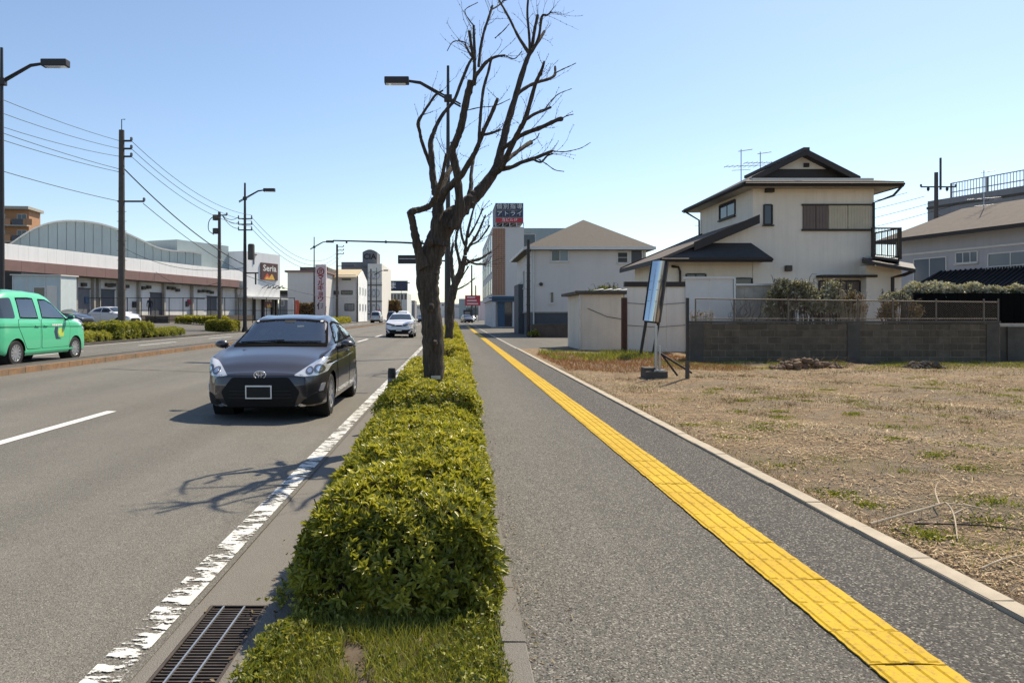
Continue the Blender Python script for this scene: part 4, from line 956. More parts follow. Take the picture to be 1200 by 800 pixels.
    def door(s, poly, handle=None, m=None, gap=.009):
        for sd, q in zip((1, -1), s.decal('S', poly, M['seam'], 'door_gap', .0015, .06)):
            pass
        c = Vector((sum(p[0] for p in poly)/len(poly), sum(p[1] for p in poly)/len(poly)))
        inn = [tuple(Vector(p)+(c-Vector(p)).normalized()*gap) for p in poly]
        ds = s.decal('S', inn, m or s.paint, 'door', .0045, .06)
        if handle:
            for sd, dd in zip((1, -1), ds):
                h = s.bvh.ray_cast(Vector((5*sd, handle[0], handle[1])), Vector((-sd, 0, 0)))[0]
                if h: MB().box(h.x-.01, handle[0]-.09, handle[1]-.014, h.x+sd*.035, handle[0]+.09, handle[1]+.014).build('handle', m or s.paint, dd, bevel=.008)
    def mirror(s, sm, z, x0, m, w=.21, h=.13):
        for sd in (-1, 1):
            bm = bmesh.new(); bmesh.ops.create_uvsphere(bm, u_segments=20, v_segments=12, radius=1)
            for v in bm.verts:
                a = v.co.copy(); y = a.y*.09 if a.y < 0 else a.y*.035
                v.co = Vector((sd*(x0+w/2)+a.x*w/2, sm+y+abs(a.x)*.01, z+a.z*h/2*(1-.15*a.x*sd)))
            me = bpy.data.meshes.new('mirror'); bm.to_mesh(me); bm.free(); me.materials.append(m); me.polygons.foreach_set('use_smooth', [True]*len(me.polygons))
            o = link('mirror', me, s.root)
            MB().tube([(sd*(x0-.10), sm, z-.06), (sd*(x0+.05), sm, z-.045)], [.035, .025], 8).build('bracket', M['black_plastic'], o)
            MB().box(sd*(x0+.03), sm+.034, z-h*.36, sd*(x0+w*.92), sm+.038, z+h*.36).build('mirror_glass', M['chrome'], o)
    def wiper(s, a, b):
        h = [s.bvh.ray_cast(Vector((x, -5, z)), Vector((0, 1, 0))) for x, z in (a, ((a[0]+b[0])/2, (a[1]+b[1])/2), b)]
        P = [q[0]+(q[1] if q[1].y < 0 else -q[1])*.02 for q in h if q[0]]
        if len(P) > 1: MB().tube(P, .011, 6).build('wiper', M['black_plastic'], s.root)
FP = [(0, .14), (.18, .06), (.32, .01), (.5, 0), (.62, .02), (.72, .05), (1.1, .05)]
RP = [(0, .12), (.25, .03), (.5, 0), (.8, .04), (1.0, .10), (1.5, .3)]
AQ = dict(zt=[(0, .665), (.06, .70), (.25, .79), (.55, .885), (.95, .962), (1.05, .992), (1.9, 1.40), (2.3, 1.455), (2.8, 1.44), (3.4, 1.34), (3.65, 1.25), (3.9, 1.02), (3.97, .95), (4, .85)],
          wb=[(0, .60), (.08, .68), (.2, .765), (.4, .825), (.8, .845), (3.3, .845), (3.7, .80), (3.9, .72), (4, .62)],
          zb=[(0, .60), (.15, .72), (.4, .855), (.8, .92), (1.2, .95), (2.6, .99), (3.6, 1.03), (3.85, .95), (4, .80)],
          wr=[(0, .50), (.2, .60), (.5, .66), (.95, .72), (1.9, .575), (2.4, .57), (3.3, .53), (3.65, .50), (3.95, .55), (4, .50)],
          dz=[(0, .03), (.9, .05), (1.9, .05), (3, .06), (3.65, .05), (4, .04)], belt=[(0, .96), (.9, .96), (1.2, .955), (3.6, .93), (4, .95)], clear=.17)
a = Car('dark grey compact hatchback driving toward the camera in the near lane', M['paint_grey'], (-2.60, 9.8, RX(-2.60)-.01), 0, 4.0, 1.695, wheels=(.80, 3.35), rw=.30, fp=FP, rp=RP, n=130, name='compact_car', **AQ)
a.glaze('F', [(-.71, .99), (0, 1.008), (.71, .99), (.58, 1.345), (.3, 1.375), (0, 1.382), (-.3, 1.375), (-.58, 1.345)], 'windshield')
a.decal('F', [(-.70, .97), (0, .982), (.70, .97), (.70, 1.003), (0, 1.018), (-.70, 1.003)], M['frit'], 'cowl', .006, 0)
a.wiper((-.6, 1.02), (.05, 1.05)); a.wiper((-.05, 1.03), (.6, 1.03)); a.cabin(1.25, 3.4, .98, 1.12, .66)
MB().box(-.11, 1.78, 1.24, .11, 1.81, 1.31).build('rear_view_mirror', M['black_plastic'], a.root, bevel=.015)
a.decal('F', [(-.09, 1.36), (.09, 1.36), (.07, 1.32), (-.07, 1.32)], M['black_plastic'], 'sensor_box', .006, .01)
a.glaze('S', [(1.42, 1.0), (2.43, 1.03), (2.43, 1.335), (2.1, 1.345), (1.9, 1.315)], 'side_window')
a.glaze('S', [(2.5, 1.035), (3.26, 1.07), (3.16, 1.245), (2.5, 1.33)], 'side_window')
a.decal('S', [(1.12, .985), (1.38, 1.0), (1.62, 1.14)], M['car_glass'], 'quarter_window', .005, .02)
a.glaze('R', [(-.54, 1.06), (.54, 1.06), (.44, 1.29), (-.44, 1.29)], 'rear_window')
a.door([(1.30, .25), (2.44, .25), (2.46, 1.0), (1.40, .97), (1.22, .75)], (2.25, .86)); a.door([(2.48, .25), (3.02, .25), (3.22, .55), (3.34, 1.04), (2.50, 1.01)], (3.1, .90))
for q in a.decal('F', [(.445, .628), (.53, .69), (.61, .752), (.70, .812), (.80, .86), (.838, .85), (.84, .76), (.825, .66), (.74, .622), (.58, .612)], M['lamp_glass'], 'headlight', .006, .02, .04, mirror=True):
    pass
for c_, r_ in (((.635, .685), .052), ((.745, .705), .062)):
    a.decal('F', [(c_[0]+r_*math.cos(t), c_[1]+r_*math.sin(t)) for t in np.linspace(0, 2*PI, 14)[:-1]], M['lamp_inner'], 'headlight_bowl', .009, 0, .03, mirror=True)
    a.decal('F', [(c_[0]+r_*.55*math.cos(t), c_[1]+r_*.55*math.sin(t)) for t in np.linspace(0, 2*PI, 12)[:-1]], M['silver'], 'bulb', .012, 0, .03, mirror=True)
a.decal('F', [(-.38, .605), (.38, .605), (.53, .41), (.45, .215), (-.45, .215), (-.53, .41)], M['under'], 'grille', .004, .03)
for k in range(4): a.decal('F', [(-.44+.01*k, .285+.045*k), (.44-.01*k, .285+.045*k), (.44-.01*k, .295+.045*k), (-.44+.01*k, .295+.045*k)], M['black_plastic'], 'grille_slat', .012, 0, .1)
a.decal('F', [(-.62, .165), (.62, .165), (.55, .20), (-.55, .20)], M['under'], 'lower_grille', .005, .01)
a.decal('F', [(.53, .25), (.62, .225), (.77, .23), (.815, .33), (.76, .40), (.66, .37)], M['under'], 'fog_recess', .006, .03, .04, mirror=True)
a.decal('F', [(.46, .205), (.60, .215), (.56, .245), (.52, .25)], M['silver'], 'trim_blade', .009, .01, .04, mirror=True)
a.decal('F', [(.745, .40), (.79, .40), (.815, .51), (.775, .50)], M['paint_silver'], 'reflector_panel', .008, .015, .03, mirror=True)
pl = a.decal('F', [(-.185, .325), (.165, .325), (.165, .50), (-.185, .50)], M['sign_white'], 'licence_plate', .022, 0)
a.decal('F', [(-.168, .342), (.148, .342), (.148, .485), (-.168, .485)], M['seam'], 'plate_face', .026, 0)
def emblem(cr, x, z, R, parent, yoff):
    b = MB()
    def ring(cx, cz, rx, rz, t):
        n = 28; b.tube([(x+cx+rx*math.cos(2*PI*k/n), yoff, z+cz+rz*math.sin(2*PI*k/n)) for k in range(n+1)], t, 6, cap=False)
    ring(0, 0, R, R*.68, R*.11); ring(0, R*.22, R*.66, R*.30, R*.08); ring(0, -.02*R, R*.27, R*.60, R*.08)
    return b.build('emblem', M['silver'], parent, smooth=True)
h = a.bvh.ray_cast(Vector((0, -5, .635)), Vector((0, 1, 0)))[0]; emblem(a, 0, .64, .078, a.root, h.y-.012)
a.mirror(1.38, 1.0, .86, M['paint_grey'])
a.decal('T', [(.50, .86), (.66, .84), (.66, .90), (.50, .92)], M['silver'], 'hood_glint', .003, .01) if False else None
for sd in (-.52, .5): a.decal('F', [(sd-.02, 1.335), (sd+.02, 1.335), (sd+.02, 1.355), (sd-.02, 1.355)], M['sign_white'], 'sticker', .007, .004, .05)
MB().tube([(.35, 2.9, 1.42), (.35, 3.05, 1.60)], .006, 5).build('antenna', M['black_plastic'], a.root)
# green taxi
TX = dict(zt=[(0, .80), (.08, .90), (.3, 1.0), (.75, 1.10), (1.0, 1.16), (1.9, 1.76), (2.2, 1.85), (2.9, 1.90), (3.7, 1.87), (4.15, 1.76), (4.32, 1.50), (4.4, 1.1)],
          wb=[(0, .58), (.1, .70), (.3, .79), (.7, .84), (3.6, .85), (4.1, .82), (4.3, .76), (4.4, .68)],
          zb=[(0, .74), (.3, .93), (.8, 1.06), (1.2, 1.10), (4.0, 1.14), (4.3, 1.12), (4.4, 1.0)],
          wr=[(0, .45), (.3, .62), (.9, .70), (1.9, .62), (2.4, .63), (3.9, .62), (4.2, .60), (4.4, .58)],
          dz=[(0, .03), (.9, .05), (1.9, .10), (2.6, .13), (4, .12), (4.4, .06)], belt=[(0, .96), (.9, .965), (1.3, .965), (4.1, .96), (4.4, .96)], clear=.22)
t = Car('mint green taxi wagon driving away beyond the median with dark windows', M['paint_green'], (-11.5, 21.35, .235), PI, 4.4, 1.7, wheels=(.85, 3.62), rw=.315, fp=[(0, .1), (.4, 0), (.8, .05), (1.2, .2)], rp=[(0, .1), (.5, 0), (1.0, .03), (1.9, .16)], n=120, name='taxi', cat='taxi', rimspokes=12, **TX)
gl = M['car_glass']
t.glaze('S', [(1.27, 1.13), (2.5, 1.16), (2.48, 1.66), (2.12, 1.655), (1.78, 1.55)], 'side_window')
t.glaze('S', [(2.66, 1.15), (3.46, 1.16), (3.44, 1.67), (2.70, 1.68)], 'side_window')
t.cabin(1.25, 4.0, 1.08, 1.30, .66)
t.decal('S', [(3.64, 1.16), (4.2, 1.17), (4.12, 1.64), (3.64, 1.67)], gl, 'side_window', .006, .07)
t.decal('F', [(-.64, 1.2), (.64, 1.2), (.55, 1.70), (-.55, 1.70)], gl, 'windshield'); t.decal('R', [(-.6, 1.18), (.6, 1.18), (.52, 1.68), (-.52, 1.68)], gl, 'rear_window')
t.door([(1.22, .38), (2.56, .38), (2.56, 1.14), (1.2, 1.10), (1.14, .9)], (2.38, .97), gap=.016); t.door([(2.6, .38), (3.2, .38), (3.42, .72), (3.56, .95), (3.55, 1.14), (2.6, 1.15)], (2.78, .97), gap=.016)
t.decal('S', [(.35, .915), (4.35, .945), (4.35, .970), (.35, .935)], mat('dark_green_groove', (.03, .20, .11), .4), 'groove', .007, 0, .12)
t.decal('S', [(1.0, .30), (3.3, .30), (3.3, .35), (1.0, .35)], t.paint, 'sill', .012, .01)
for q in t.decal('S', [(1.62, .60), (1.90, .60), (1.98, .80), (1.92, .93), (1.78, .93), (1.82, .78), (1.78, .66)], M['navy'], 'logo', .008, .02, .06): pass
t.decal('S', [(1.52, .66), (1.72, .66), (1.80, .78), (1.74, .88), (1.56, .90), (1.50, .78)], mat('logo_yellow_green', (.50, .62, .10), .5), 'logo', .010, .05, .06)
for k in range(6): t.decal('S', [(1.58+.085*k, .955), (1.64+.085*k, .955), (1.64+.085*k, 1.005), (1.58+.085*k, 1.005)], M['sign_white'], 'lettering', .010, .01, .06)
t.decal('R', [(.66, .80), (.78, .80), (.74, 1.2), (.66, 1.2)], M['tail_red'], 'tail_light', .012, .03, mirror=True); t.decal('S', [(4.28, .82), (4.385, .82), (4.37, 1.15), (4.30, 1.15)], M['tail_red'], 'tail_light', .010, .02)
t.decal('S', [(.10, .78), (.40, .84), (.44, .98), (.30, .98)], M['lamp_glass'], 'headlight', .008, .03)
t.mirror(1.35, 1.18, .86, M['paint_green'], .2, .15)
# white crossover further up the lane
CH = dict(zt=[(0, .82), (.08, .90), (.3, .98), (.9, 1.07), (1.05, 1.11), (1.9, 1.48), (2.3, 1.555), (2.9, 1.54), (3.6, 1.42), (4.0, 1.20), (4.2, 1.08), (4.36, .9)],
          wb=[(0, .62), (.1, .74), (.25, .82), (.5, .88), (.9, .895), (3.5, .895), (4.0, .86), (4.25, .76), (4.36, .66)],
          zb=[(0, .76), (.3, .90), (.8, .98), (1.3, 1.0), (3.6, 1.08), (4.2, 1.0), (4.36, .85)],
          wr=[(0, .52), (.3, .68), (.95, .76), (1.9, .60), (2.4, .58), (3.6, .54), (4.1, .60), (4.36, .55)],
          dz=[(0, .03), (.9, .05), (1.9, .05), (3, .06), (4.36, .04)], belt=[(0, .96), (.9, .96), (3.6, .93), (4.36, .95)], clear=.22)
c = Car('white crossover with dark windshield approaching behind the dark grey hatchback', M['paint_white'], (-3.36, 45, RX(-3.36)), 0, 4.36, 1.795, wheels=(.88, 3.5), rw=.34, fp=FP, rp=RP, n=80, name='crossover', **CH)
c.decal('F', [(-.73, 1.11), (0, 1.13), (.73, 1.11), (.58, 1.45), (0, 1.48), (-.58, 1.45)], gl, 'windshield')
c.decal('F', [(-.80, .56), (-.52, .50), (.52, .50), (.80, .56), (.84, .32), (.62, .22), (-.62, .22), (-.84, .32)], M['under'], 'lower_grille', .006, .03); c.decal('F', [(.56, .34), (.74, .52), (.80, .50), (.66, .30)], M['paint_white'], 'bumper_wing', .012, .01, mirror=True); c.decal('F', [(-.5, .69), (.5, .69), (.45, .74), (-.45, .74)], M['black_plastic'], 'grille', .006, .01)
c.decal('F', [(.22, .80), (.80, .93), (.84, .84), (.30, .745)], M['black_plastic'], 'headlight', .006, .02, mirror=True); c.decal('F', [(-.2, .78), (.2, .78), (.12, .70), (-.12, .70)], M['black_plastic'], 'badge', .006, .02)
c.decal('F', [(.68, .46), (.80, .58), (.84, .55), (.78, .42)], M['black_plastic'], 'fog_recess', .006, .01, mirror=True)
c.decal('F', [(-.17, .42), (.17, .42), (.17, .58), (-.17, .58)], M['trim_white'], 'licence_plate', .02, 0)
c.decal('S', [(1.5, 1.06), (3.3, 1.12), (3.1, 1.36), (2.3, 1.44), (2.0, 1.41)], gl, 'side_window'); c.mirror(1.5, 1.08, .90, M['paint_white'])
c.door([(1.35, .35), (2.45, .35), (2.48, 1.06), (1.4, 1.02)], (2.3, .95)); 
# parked white hatchback by the loading bay, others
def small(label, kind, paint, loc, rz, name='parked_car', group=None):
    if kind == 'hatch':
        q = Car(label, paint, loc, rz, 4.0, 1.695, wheels=(.80, 3.35), rw=.30, fp=FP, rp=RP, n=60, name=name, group=group, **AQ)
        q.decal('F', [(-.70, 1.06), (0, 1.08), (.70, 1.06), (.56, 1.36), (0, 1.39), (-.56, 1.36)], gl, 'windshield'); q.decal('F', [(-.37, .595), (.37, .595), (.50, .41), (.40, .25), (-.40, .25), (-.50, .41)], M['black_plastic'], 'grille')
        q.decal('S', [(1.42, 1.0), (2.43, 1.03), (2.43, 1.335), (1.9, 1.315)], gl, 'side_window', .006); q.decal('S', [(2.5, 1.035), (3.3, 1.07), (3.16, 1.245), (2.5, 1.33)], gl, 'side_window', .006)
        q.decal('F', [(.445, .628), (.61, .752), (.80, .86), (.838, .85), (.825, .66), (.58, .612)], M['lamp_inner'], 'headlight', .006, .02, mirror=True); q.decal('R', [(-.5, 1.06), (.5, 1.06), (.40, 1.26), (-.40, 1.26)], gl, 'rear_window')
        q.door([(1.30, .25), (2.44, .25), (2.46, 1.0), (1.40, .97), (1.22, .75)], (2.25, .86)); q.door([(2.48, .25), (3.02, .25), (3.22, .55), (3.34, 1.04), (2.50, 1.01)], (3.1, .90)); q.mirror(1.38, 1.0, .86, paint)
    else:
        q = Car(label, paint, loc, rz, 4.4, 1.7, wheels=(.85, 3.62), rw=.315, fp=[(0, .1), (.4, 0), (.8, .05), (1.2, .2)], rp=[(0, .1), (.5, 0), (1.0, .03), (1.9, .16)], n=60, name=name, group=group, **TX)
        q.decal('F', [(-.64, 1.2), (.64, 1.2), (.55, 1.70), (-.55, 1.70)], gl, 'windshield'); q.decal('R', [(-.62, 1.18), (.62, 1.18), (.52, 1.66), (-.52, 1.66)], gl, 'rear_window')
        q.decal('R', [(.66, .80), (.78, .80), (.74, 1.2), (.66, 1.2)], M['tail_red'], 'tail_light', .012, .03, mirror=True); q.decal('S', [(1.3, 1.13), (4.1, 1.17), (4.05, 1.64), (1.8, 1.56)], gl, 'side_window')
        q.decal('F', [(.4, .80), (.7, .84), (.72, .98), (.45, .9)], M['lamp_inner'], 'headlight', .008, .02, mirror=True); q.decal('R', [(-.17, .62), (.17, .62), (.17, .78), (-.17, .78)], M['trim_white'], 'licence_plate', .02, 0); q.decal('R', [(-.7, .3), (.7, .3), (.72, .48), (-.72, .48)], M['black_plastic'], 'bumper', .01)
    return q
small('white and silver hatchback parked by the loading bay behind the roadside bushes', 'hatch', M['paint_white'], (-23.5, 53.6, .66), math.radians(70))
small('white car nose showing just beyond the green taxi', 'hatch', M['paint_white'], (-19.0, 36.6, .40), math.radians(84), 'parked_car')
small('black car parked between the pale shed and the white hatchback', 'hatch', M['paint_dark'], (-22.9, 45.5, .64), math.radians(80))
small('silver minivan driving away beyond the median seen from behind', 'van', M['paint_silver'], (-12.2, 118, .235), PI, 'minivan')
small('dark van in the distance beside the silver minivan', 'van', M['paint_dark'], (-11.0, 133, .235), PI, 'van')
small('white van far behind the white crossover', 'van', M['paint_white'], (-6.5, 92, RX(-6.5)), 0, 'van')
small('dark car far away at the right end of the queue near the tree trunk', 'hatch', M['paint_dark'], (-5.6, 130, RX(-5.6)), 0)
small('small white car parked far away beyond the pavement under the dark board', 'van', M['paint_white'], (3.9, 150, .1), .3, 'van')
small('small dark car parked far away beside the pavement', 'hatch', M['paint_dark'], (2.9, 128, .1), .2)
# ------------------------------------------------------------------ buildings
UX = Vector((1, 0, 0)); UYm = Vector((0, -1, 0))             # walls facing the camera; walls facing the road
def window(par, o, u, w, h, frame, pane, split=1, t=.06, sill=True, name='window', rows=1):
    """o: lower left corner on the wall face (parent space); u: along the wall; outward normal = u x z"""
    b = MB()
    b.obox(o, u, -t*.5, t*.5, -.05, .05, 0, h); b.obox(o, u, w-t*.5, w+t*.5, -.05, .05, 0, h)
    b.obox(o, u, t*.5, w-t*.5, -.05, .048, -t*.5, t*.5); b.obox(o, u, t*.5, w-t*.5, -.05, .048, h-t*.5, h+t*.5)
    for k in range(1, split): b.obox(o, u, w*k/split-t*.35, w*k/split+t*.35, -.05, .04, t*.5, h-t*.5)
    for k in range(1, rows): b.obox(o, u, t*.5, w-t*.5, -.05, .036, h*k/rows-t*.25, h*k/rows+t*.25)
    f = tag(b.build(name, frame, par), kind=None)
    for k in range(split):
        dd = .014+.012*(k % 2)
        MB().obox(o, u, w*k/split+t*.35, w*(k+1)/split-t*.35, -.03, dd, t*.5, h-t*.5).build('pane', pane if not isinstance(pane, (list, tuple)) else pane[k % len(pane)], f)
    if sill: MB().obox(o, u, -.06, w+.06, -.02, .11, -t*.5-.05, -t*.5).build('sill', frame, f)
    return f
def text(par, s, size, o, u, m, name='lettering', bold=0, ext=.01, align='CENTER', sx=1):
    c = bpy.data.curves.new(name, 'FONT'); c.body = s; c.size = size; c.extrude = ext; c.offset = bold; c.align_x = align; c.align_y = 'CENTER'; c.resolution_u = 2
    t = bpy.data.objects.new(name, c); C.objects.link(t); bpy.context.view_layer.update()
    me = bpy.data.meshes.new_from_object(t.evaluated_get(bpy.context.evaluated_depsgraph_get())); bpy.data.objects.remove(t); me.name = name
    u = Vector(u).normalized(); n = u.cross(Vector((0, 0, 1))); Z = Vector((0, 0, 1))
    for v in me.vertices: v.co = Vector(o)+u*v.co.x*sx+Z*v.co.y+n*v.co.z
    me.materials.clear(); me.materials.append(m); return link(name, me, par)
def drain(par, pts, r=.04, m='trim_brown'): return MB().tube([Vector(p) for p in pts], r, 8).build('drainpipe', M[m], par)
# ---- block wall with fence along the back of the lot
BY = 20.6; bw0, bw1 = 6.74, 15.55
bwall = thing('block_wall', 'dark weathered concrete block wall along the back of the bare lot', 'wall', (bw0, BY, SW))
MB().box(0.01, .006, -.2, bw1-bw0-.01, .14, 1.10).build('mortar_core', M['mortar'], bwall)
bl = []
for v in range(6):
    me = MB().box(.007, 0, .007, .393, .14, .183).mesh('block', M[('block', 'block2', 'block3')[v % 3]]); bm = bmesh.new(); bm.from_mesh(me); bmesh.ops.bevel(bm, geom=bm.edges[:], offset=.008, segments=1, affect='EDGES'); bm.to_mesh(me); bm.free(); bl.append(me)
hb = MB().box(.005, 0, .005, .195, .14, .185).mesh('block', M['block'])
for r in range(6):
    for c in range(23):
        x = c*.4-(.2 if r % 2 else 0)
        if x < 0: o = link('block', hb, bwall); x = 0
        elif x+.4 > bw1-bw0: continue
        else: o = link('block', rnd.choice(bl), bwall)
        o.location = (x, rnd.uniform(-.003, .003), r*.19-.02)
MB().box(-.02, -.02, 1.125, bw1-bw0, .16, 1.19).build('coping', M['concrete_dark'], bwall)
for x in (.0, 4.45, 8.4): MB().box(x-.0, -.022, -.1, x+.36, -.004, 1.12).build('pier', M['concrete_dark'], bwall)
fz = SW+1.19
fence = thing('wire_fence', 'rusty wire mesh fence standing on top of the block wall', 'fence', (bw0, BY+.07, fz))
xs_ = [W(x, 0, BY).x-bw0 for x in (816, 862, 925, 1007, 1048, 1099, 1155, 1172)]
fh = EYE-(350-CY)*BY/F-fz
M['fence'] = mat('fence_iron', (.17, .14, .11), .7, .2, var=.3, scale=9)
for x in xs_: MB().tube([(x, 0, 0), (x, 0, fh)], .022, 8).build('post', M['fence'], fence)
MB().tube([(xs_[0], 0, fh), (xs_[-1], 0, fh-.1)], .018, 8).build('rail', M['fence'], fence); MB().tube([(xs_[0], 0, .06), (xs_[-1], 0, .06)], .014, 8).build('rail', M['fence'], fence)
b = MB(); L_ = xs_[-1]-xs_[0]; st = .07
for k in range(int((L_+fh)/st)):
    for sgn in (1, -1):
        x0 = xs_[0]+k*st-(fh if sgn > 0 else 0); x1 = x0+(fh if True else 0); za, zb_ = (0, fh-.05) if sgn > 0 else (fh-.05, 0)
        t0 = max(0, (xs_[0]-x0)/fh); t1 = min(1, (xs_[-1]-x0)/fh)
        if t1 > t0: b.tube([(x0+fh*t0, 0, za+(zb_-za)*t0), (x0+fh*t1, 0, za+(zb_-za)*t1)], .0022, 3, cap=False)
tag(b.build('wire_mesh', M['fence'], fence), kind='stuff')
# low concrete wall at the far right beyond the block wall, dark board fence behind
o = thing('concrete_wall', 'stained concrete wall at the right edge beyond the end of the block wall', 'wall', (bw1+.05, BY+.5, SW)); MB().box(0, 0, -.2, 6, .15, 1.02).build('panel', M['concrete_dark'], o); MB().box(-.03, -.04, 1.02, 6, .19, 1.11).build('coping', M['concrete'], o)
MB().box(.5, -.05, -.2, .7, 0, 1.02).build('pier', M['concrete_dark'], o)
bf = thing('board_fence', 'tall black board fence under the hedge, behind the right end of the wire fence', 'fence', (15.2, 23.0, SW))
me = MB().box(0, 0, 0, .19, .03, 2.05).mesh('board', M['frit'])
for k in range(34): q = link('board', me, bf); q.location = (k*.2-.6, rnd.uniform(0, .01), 0)
for z in (.4, 1.7): MB().box(-.6, .03, z, 6.2, .08, z+.08).build('rail', M['black_metal'], bf)
hedge('boxwood_hedge', 'pale leafy hedge running above the black board fence before the right house', 14.6, 21.8, 23.15, 23.9, 1.55+SW, 2.42, 330, .085, .045, M['leaf_grey'], 5, None, .7, seed=31, rough=.16, loose=1)
# bushes and vines hanging over the wire fence
def bush(label, c, rad, n, L_, wd, m, seed, stems=30, cat='shrub', name='shrub', stemcol='twig', yell=.5):
    root = thing(name, label, cat, (c[0], c[1], SW)); r = np.random.default_rng(seed); rad = np.array(rad)
    d = unit(r.normal(size=(n, 3))); d[:, 2] = np.abs(d[:, 2])*1.0-.35; P = d*rad*(r.uniform(.35, 1, (n, 1))**.5); P = P*(1+.35*lowf(d, 3, seed)[:, None])
    den = lowf(P, 2.6, seed+1); P = P[den > -.5]; P[:, 2] += c[2]-SW; P = P[P[:, 2] > .05]
    leaf_cloud('foliage', P, unit(P-np.array([0, 0, c[2]-SW])+r.normal(0, .5, P.shape)), L_, wd, m, 5, parent=root, rn=np.clip(yell+.3*lowf(P, 4, seed+2)+r.normal(0, .18, len(P)), 0, 1))
    b = MB()
    for k in range(stems):
        a = rnd.uniform(0, 2*PI); q = Vector((math.cos(a)*rad[0]*.3, math.sin(a)*rad[1]*.3, 0)); e = Vector((math.cos(a)*rad[0]*rnd.uniform(.3, 1.05), math.sin(a)*rad[1], c[2]-SW+rad[2]*rnd.uniform(-.2, .72)))
        b.tube(smooth_path([q, q.lerp(e, .5)+Vector((0, 0, rad[2]*.3)), e, e+Vector((rnd.uniform(-.2, .2), -.06, rad[2]*rnd.uniform(-.15, .2)))], 3), np.linspace(.018, .004, 10), 4, cap=False)
    tag(b.build('stem', M[stemcol], root), kind='stuff'); return root
bush('grey green vine bush hanging over the fence in front of the white house', (10.15, 21.55, 1.9), (.85, .5, 1.0), 2600, .075, .035, M['leaf_grey'], 41, 40)
bush('tall grey green shrub left of the ground floor window of the white house', (11.3, 21.75, 1.85), (.85, .5, 1.0), 2400, .075, .035, M['leaf_grey'], 42, 40)
bush('tangled dry vine with pale stems in front of the white house window', (11.75, 21.3, 1.75), (.45, .3, .6), 260, .06, .03, M['leaf_brown'], 43, 60, 'vine', 'vine', 'twig_pale')
bush('brown dry shrub behind the wire fence at the corner of the white house', (13.5, 21.9, 1.6), (.62, .45, .62), 1900, .055, .022, M['leaf_brown'], 44, 60)
bush('pale leafy shrub above the brown dry shrub', (13.75, 22.6, 2.0), (.55, .4, .34), 1000, .07, .03, M['leaf_grey'], 45, 20, yell=.75)
bush('dead stalks at the left end of the wire fence', (7.2, 21.0, 1.45), (.35, .2, .22), 30, .05, .03, M['leaf_brown'], 46, 26, 'plant', 'dead_plant', 'twig_pale')
bush('small leafy shrub showing above the shed roof', (6.55, 31.0, 2.35), (.8, .6, .62), 800, .09, .04, M['weed'], 47, 24, yell=.3)
b = MB()                                                    # bare vines climbing the pale fence panels
vine = thing('vine', 'bare dark vine climbing the pale corrugated panels behind the wire fence', 'vine', (8.9, 21.5, SW))
for k in range(34):
    x = rnd.uniform(-.9, .75); p = [Vector((x, -.02, .9))]; 
    for j in range(7): p.append(p[-1]+Vector((rnd.uniform(-.10, .16), rnd.uniform(-.02, .02), rnd.uniform(.08, .19))))
    b.tube(smooth_path(p, 3), np.linspace(.008, .003, 22), 4, cap=False)
tag(b.build('stem', M['twig'], vine), kind='stuff')
def panel_run(par, o, u, w, h, n, m, gap=.012, depth=.03, name='panel', jitter=.003):
    me = None
    for k in range(n):
        MB().obox(Vector(o)+Vector(u)*(w*k/n), u, gap/2, w/n-gap/2, -depth, rnd.uniform(0, jitter), 0, h).build(name, m, par)
pf = thing('panel_fence', 'pale panel fence behind the wire fence with stained corrugated sheets', 'fence', (7.05, 22.0, SW))
panel_run(pf, (0, 0, .3), UX, 1.45, 2.15, 2, M['trim_white'], name='sheet'); panel_run(pf, (1.5, .02, .3), UX, 1.75, 1.95, 6, M['concrete'], name='sheet')
MB().box(-.05, -.05, 2.45, 1.47, .06, 2.52).build('cap_rail', M['trim_white'], pf); MB().box(1.5, -.04, 2.25, 3.27, .06, 2.31).build('cap_rail', M['steel'], pf); MB().box(1.45, -.04, 0, 1.51, .04, 2.5).build('post', M['steel'], pf); MB().box(3.25, -.04, 0, 3.31, .04, 2.3).build('post', M['steel'], pf)
# ---- shed and beige panel wall
SY = 28.2; k_ = SY/F
sh = thing('shed', 'low white panelled shed with dark flat roof at the end of the lot', 'shed', (W(681, 0, SY).x, SY, SW))
sx1 = W(731, 0, SY).x-W(681, 0, SY).x; shh = EYE-(345-CY)*k_-SW
MB().box(.02, .02, 0, sx1-.02, 3.4, shh-.03).build('wall', M['shed_white'], sh)
panel_run(sh, (0, .02, 0), UX, sx1, shh, 4, M['shed_white'], .02); panel_run(sh, (.02, 3.4, 0), UYm, 3.38, shh, 3, M['shed_white'], .02)
MB().box(-.24, -.18, shh, sx1+.08, 3.6, shh+.12).build('roof', M['concrete_dark'], sh, bevel=.01)
MB().box(-.26, -.21, shh+.05, sx1+.10, -.175, shh+.14).build('gutter', M['concrete_dark'], sh)
for k in range(5):
    x = .6+k*.35; MB().slab([(x, .3, shh+.18), (x+.35, .28, shh+.22), (x+.5, 1.3, shh+.28), (x+.1, 1.4, shh+.2)], (0, 0, -.02)).build('loose_sheet', M['trim_white'], sh)
drain(sh, [(-.06, -.05, 0), (-.06, -.05, shh)], .03, 'steel'); MB().tube([(.25, -.03, shh*.75), (1.0, -.03, shh*.6), (sx1, -.03, shh*.55)], .012, 5).build('hose', M['cable'], sh)
PY = 26.0
pw = thing('panel_wall', 'beige panelled wall with dark top beam behind the leaning silver sign', 'wall', (W(735, 0, PY).x, PY, SW))
pwx = W(803.5, 0, PY).x-W(735, 0, PY).x; pwh = EYE-(334-CY)*PY/F-SW
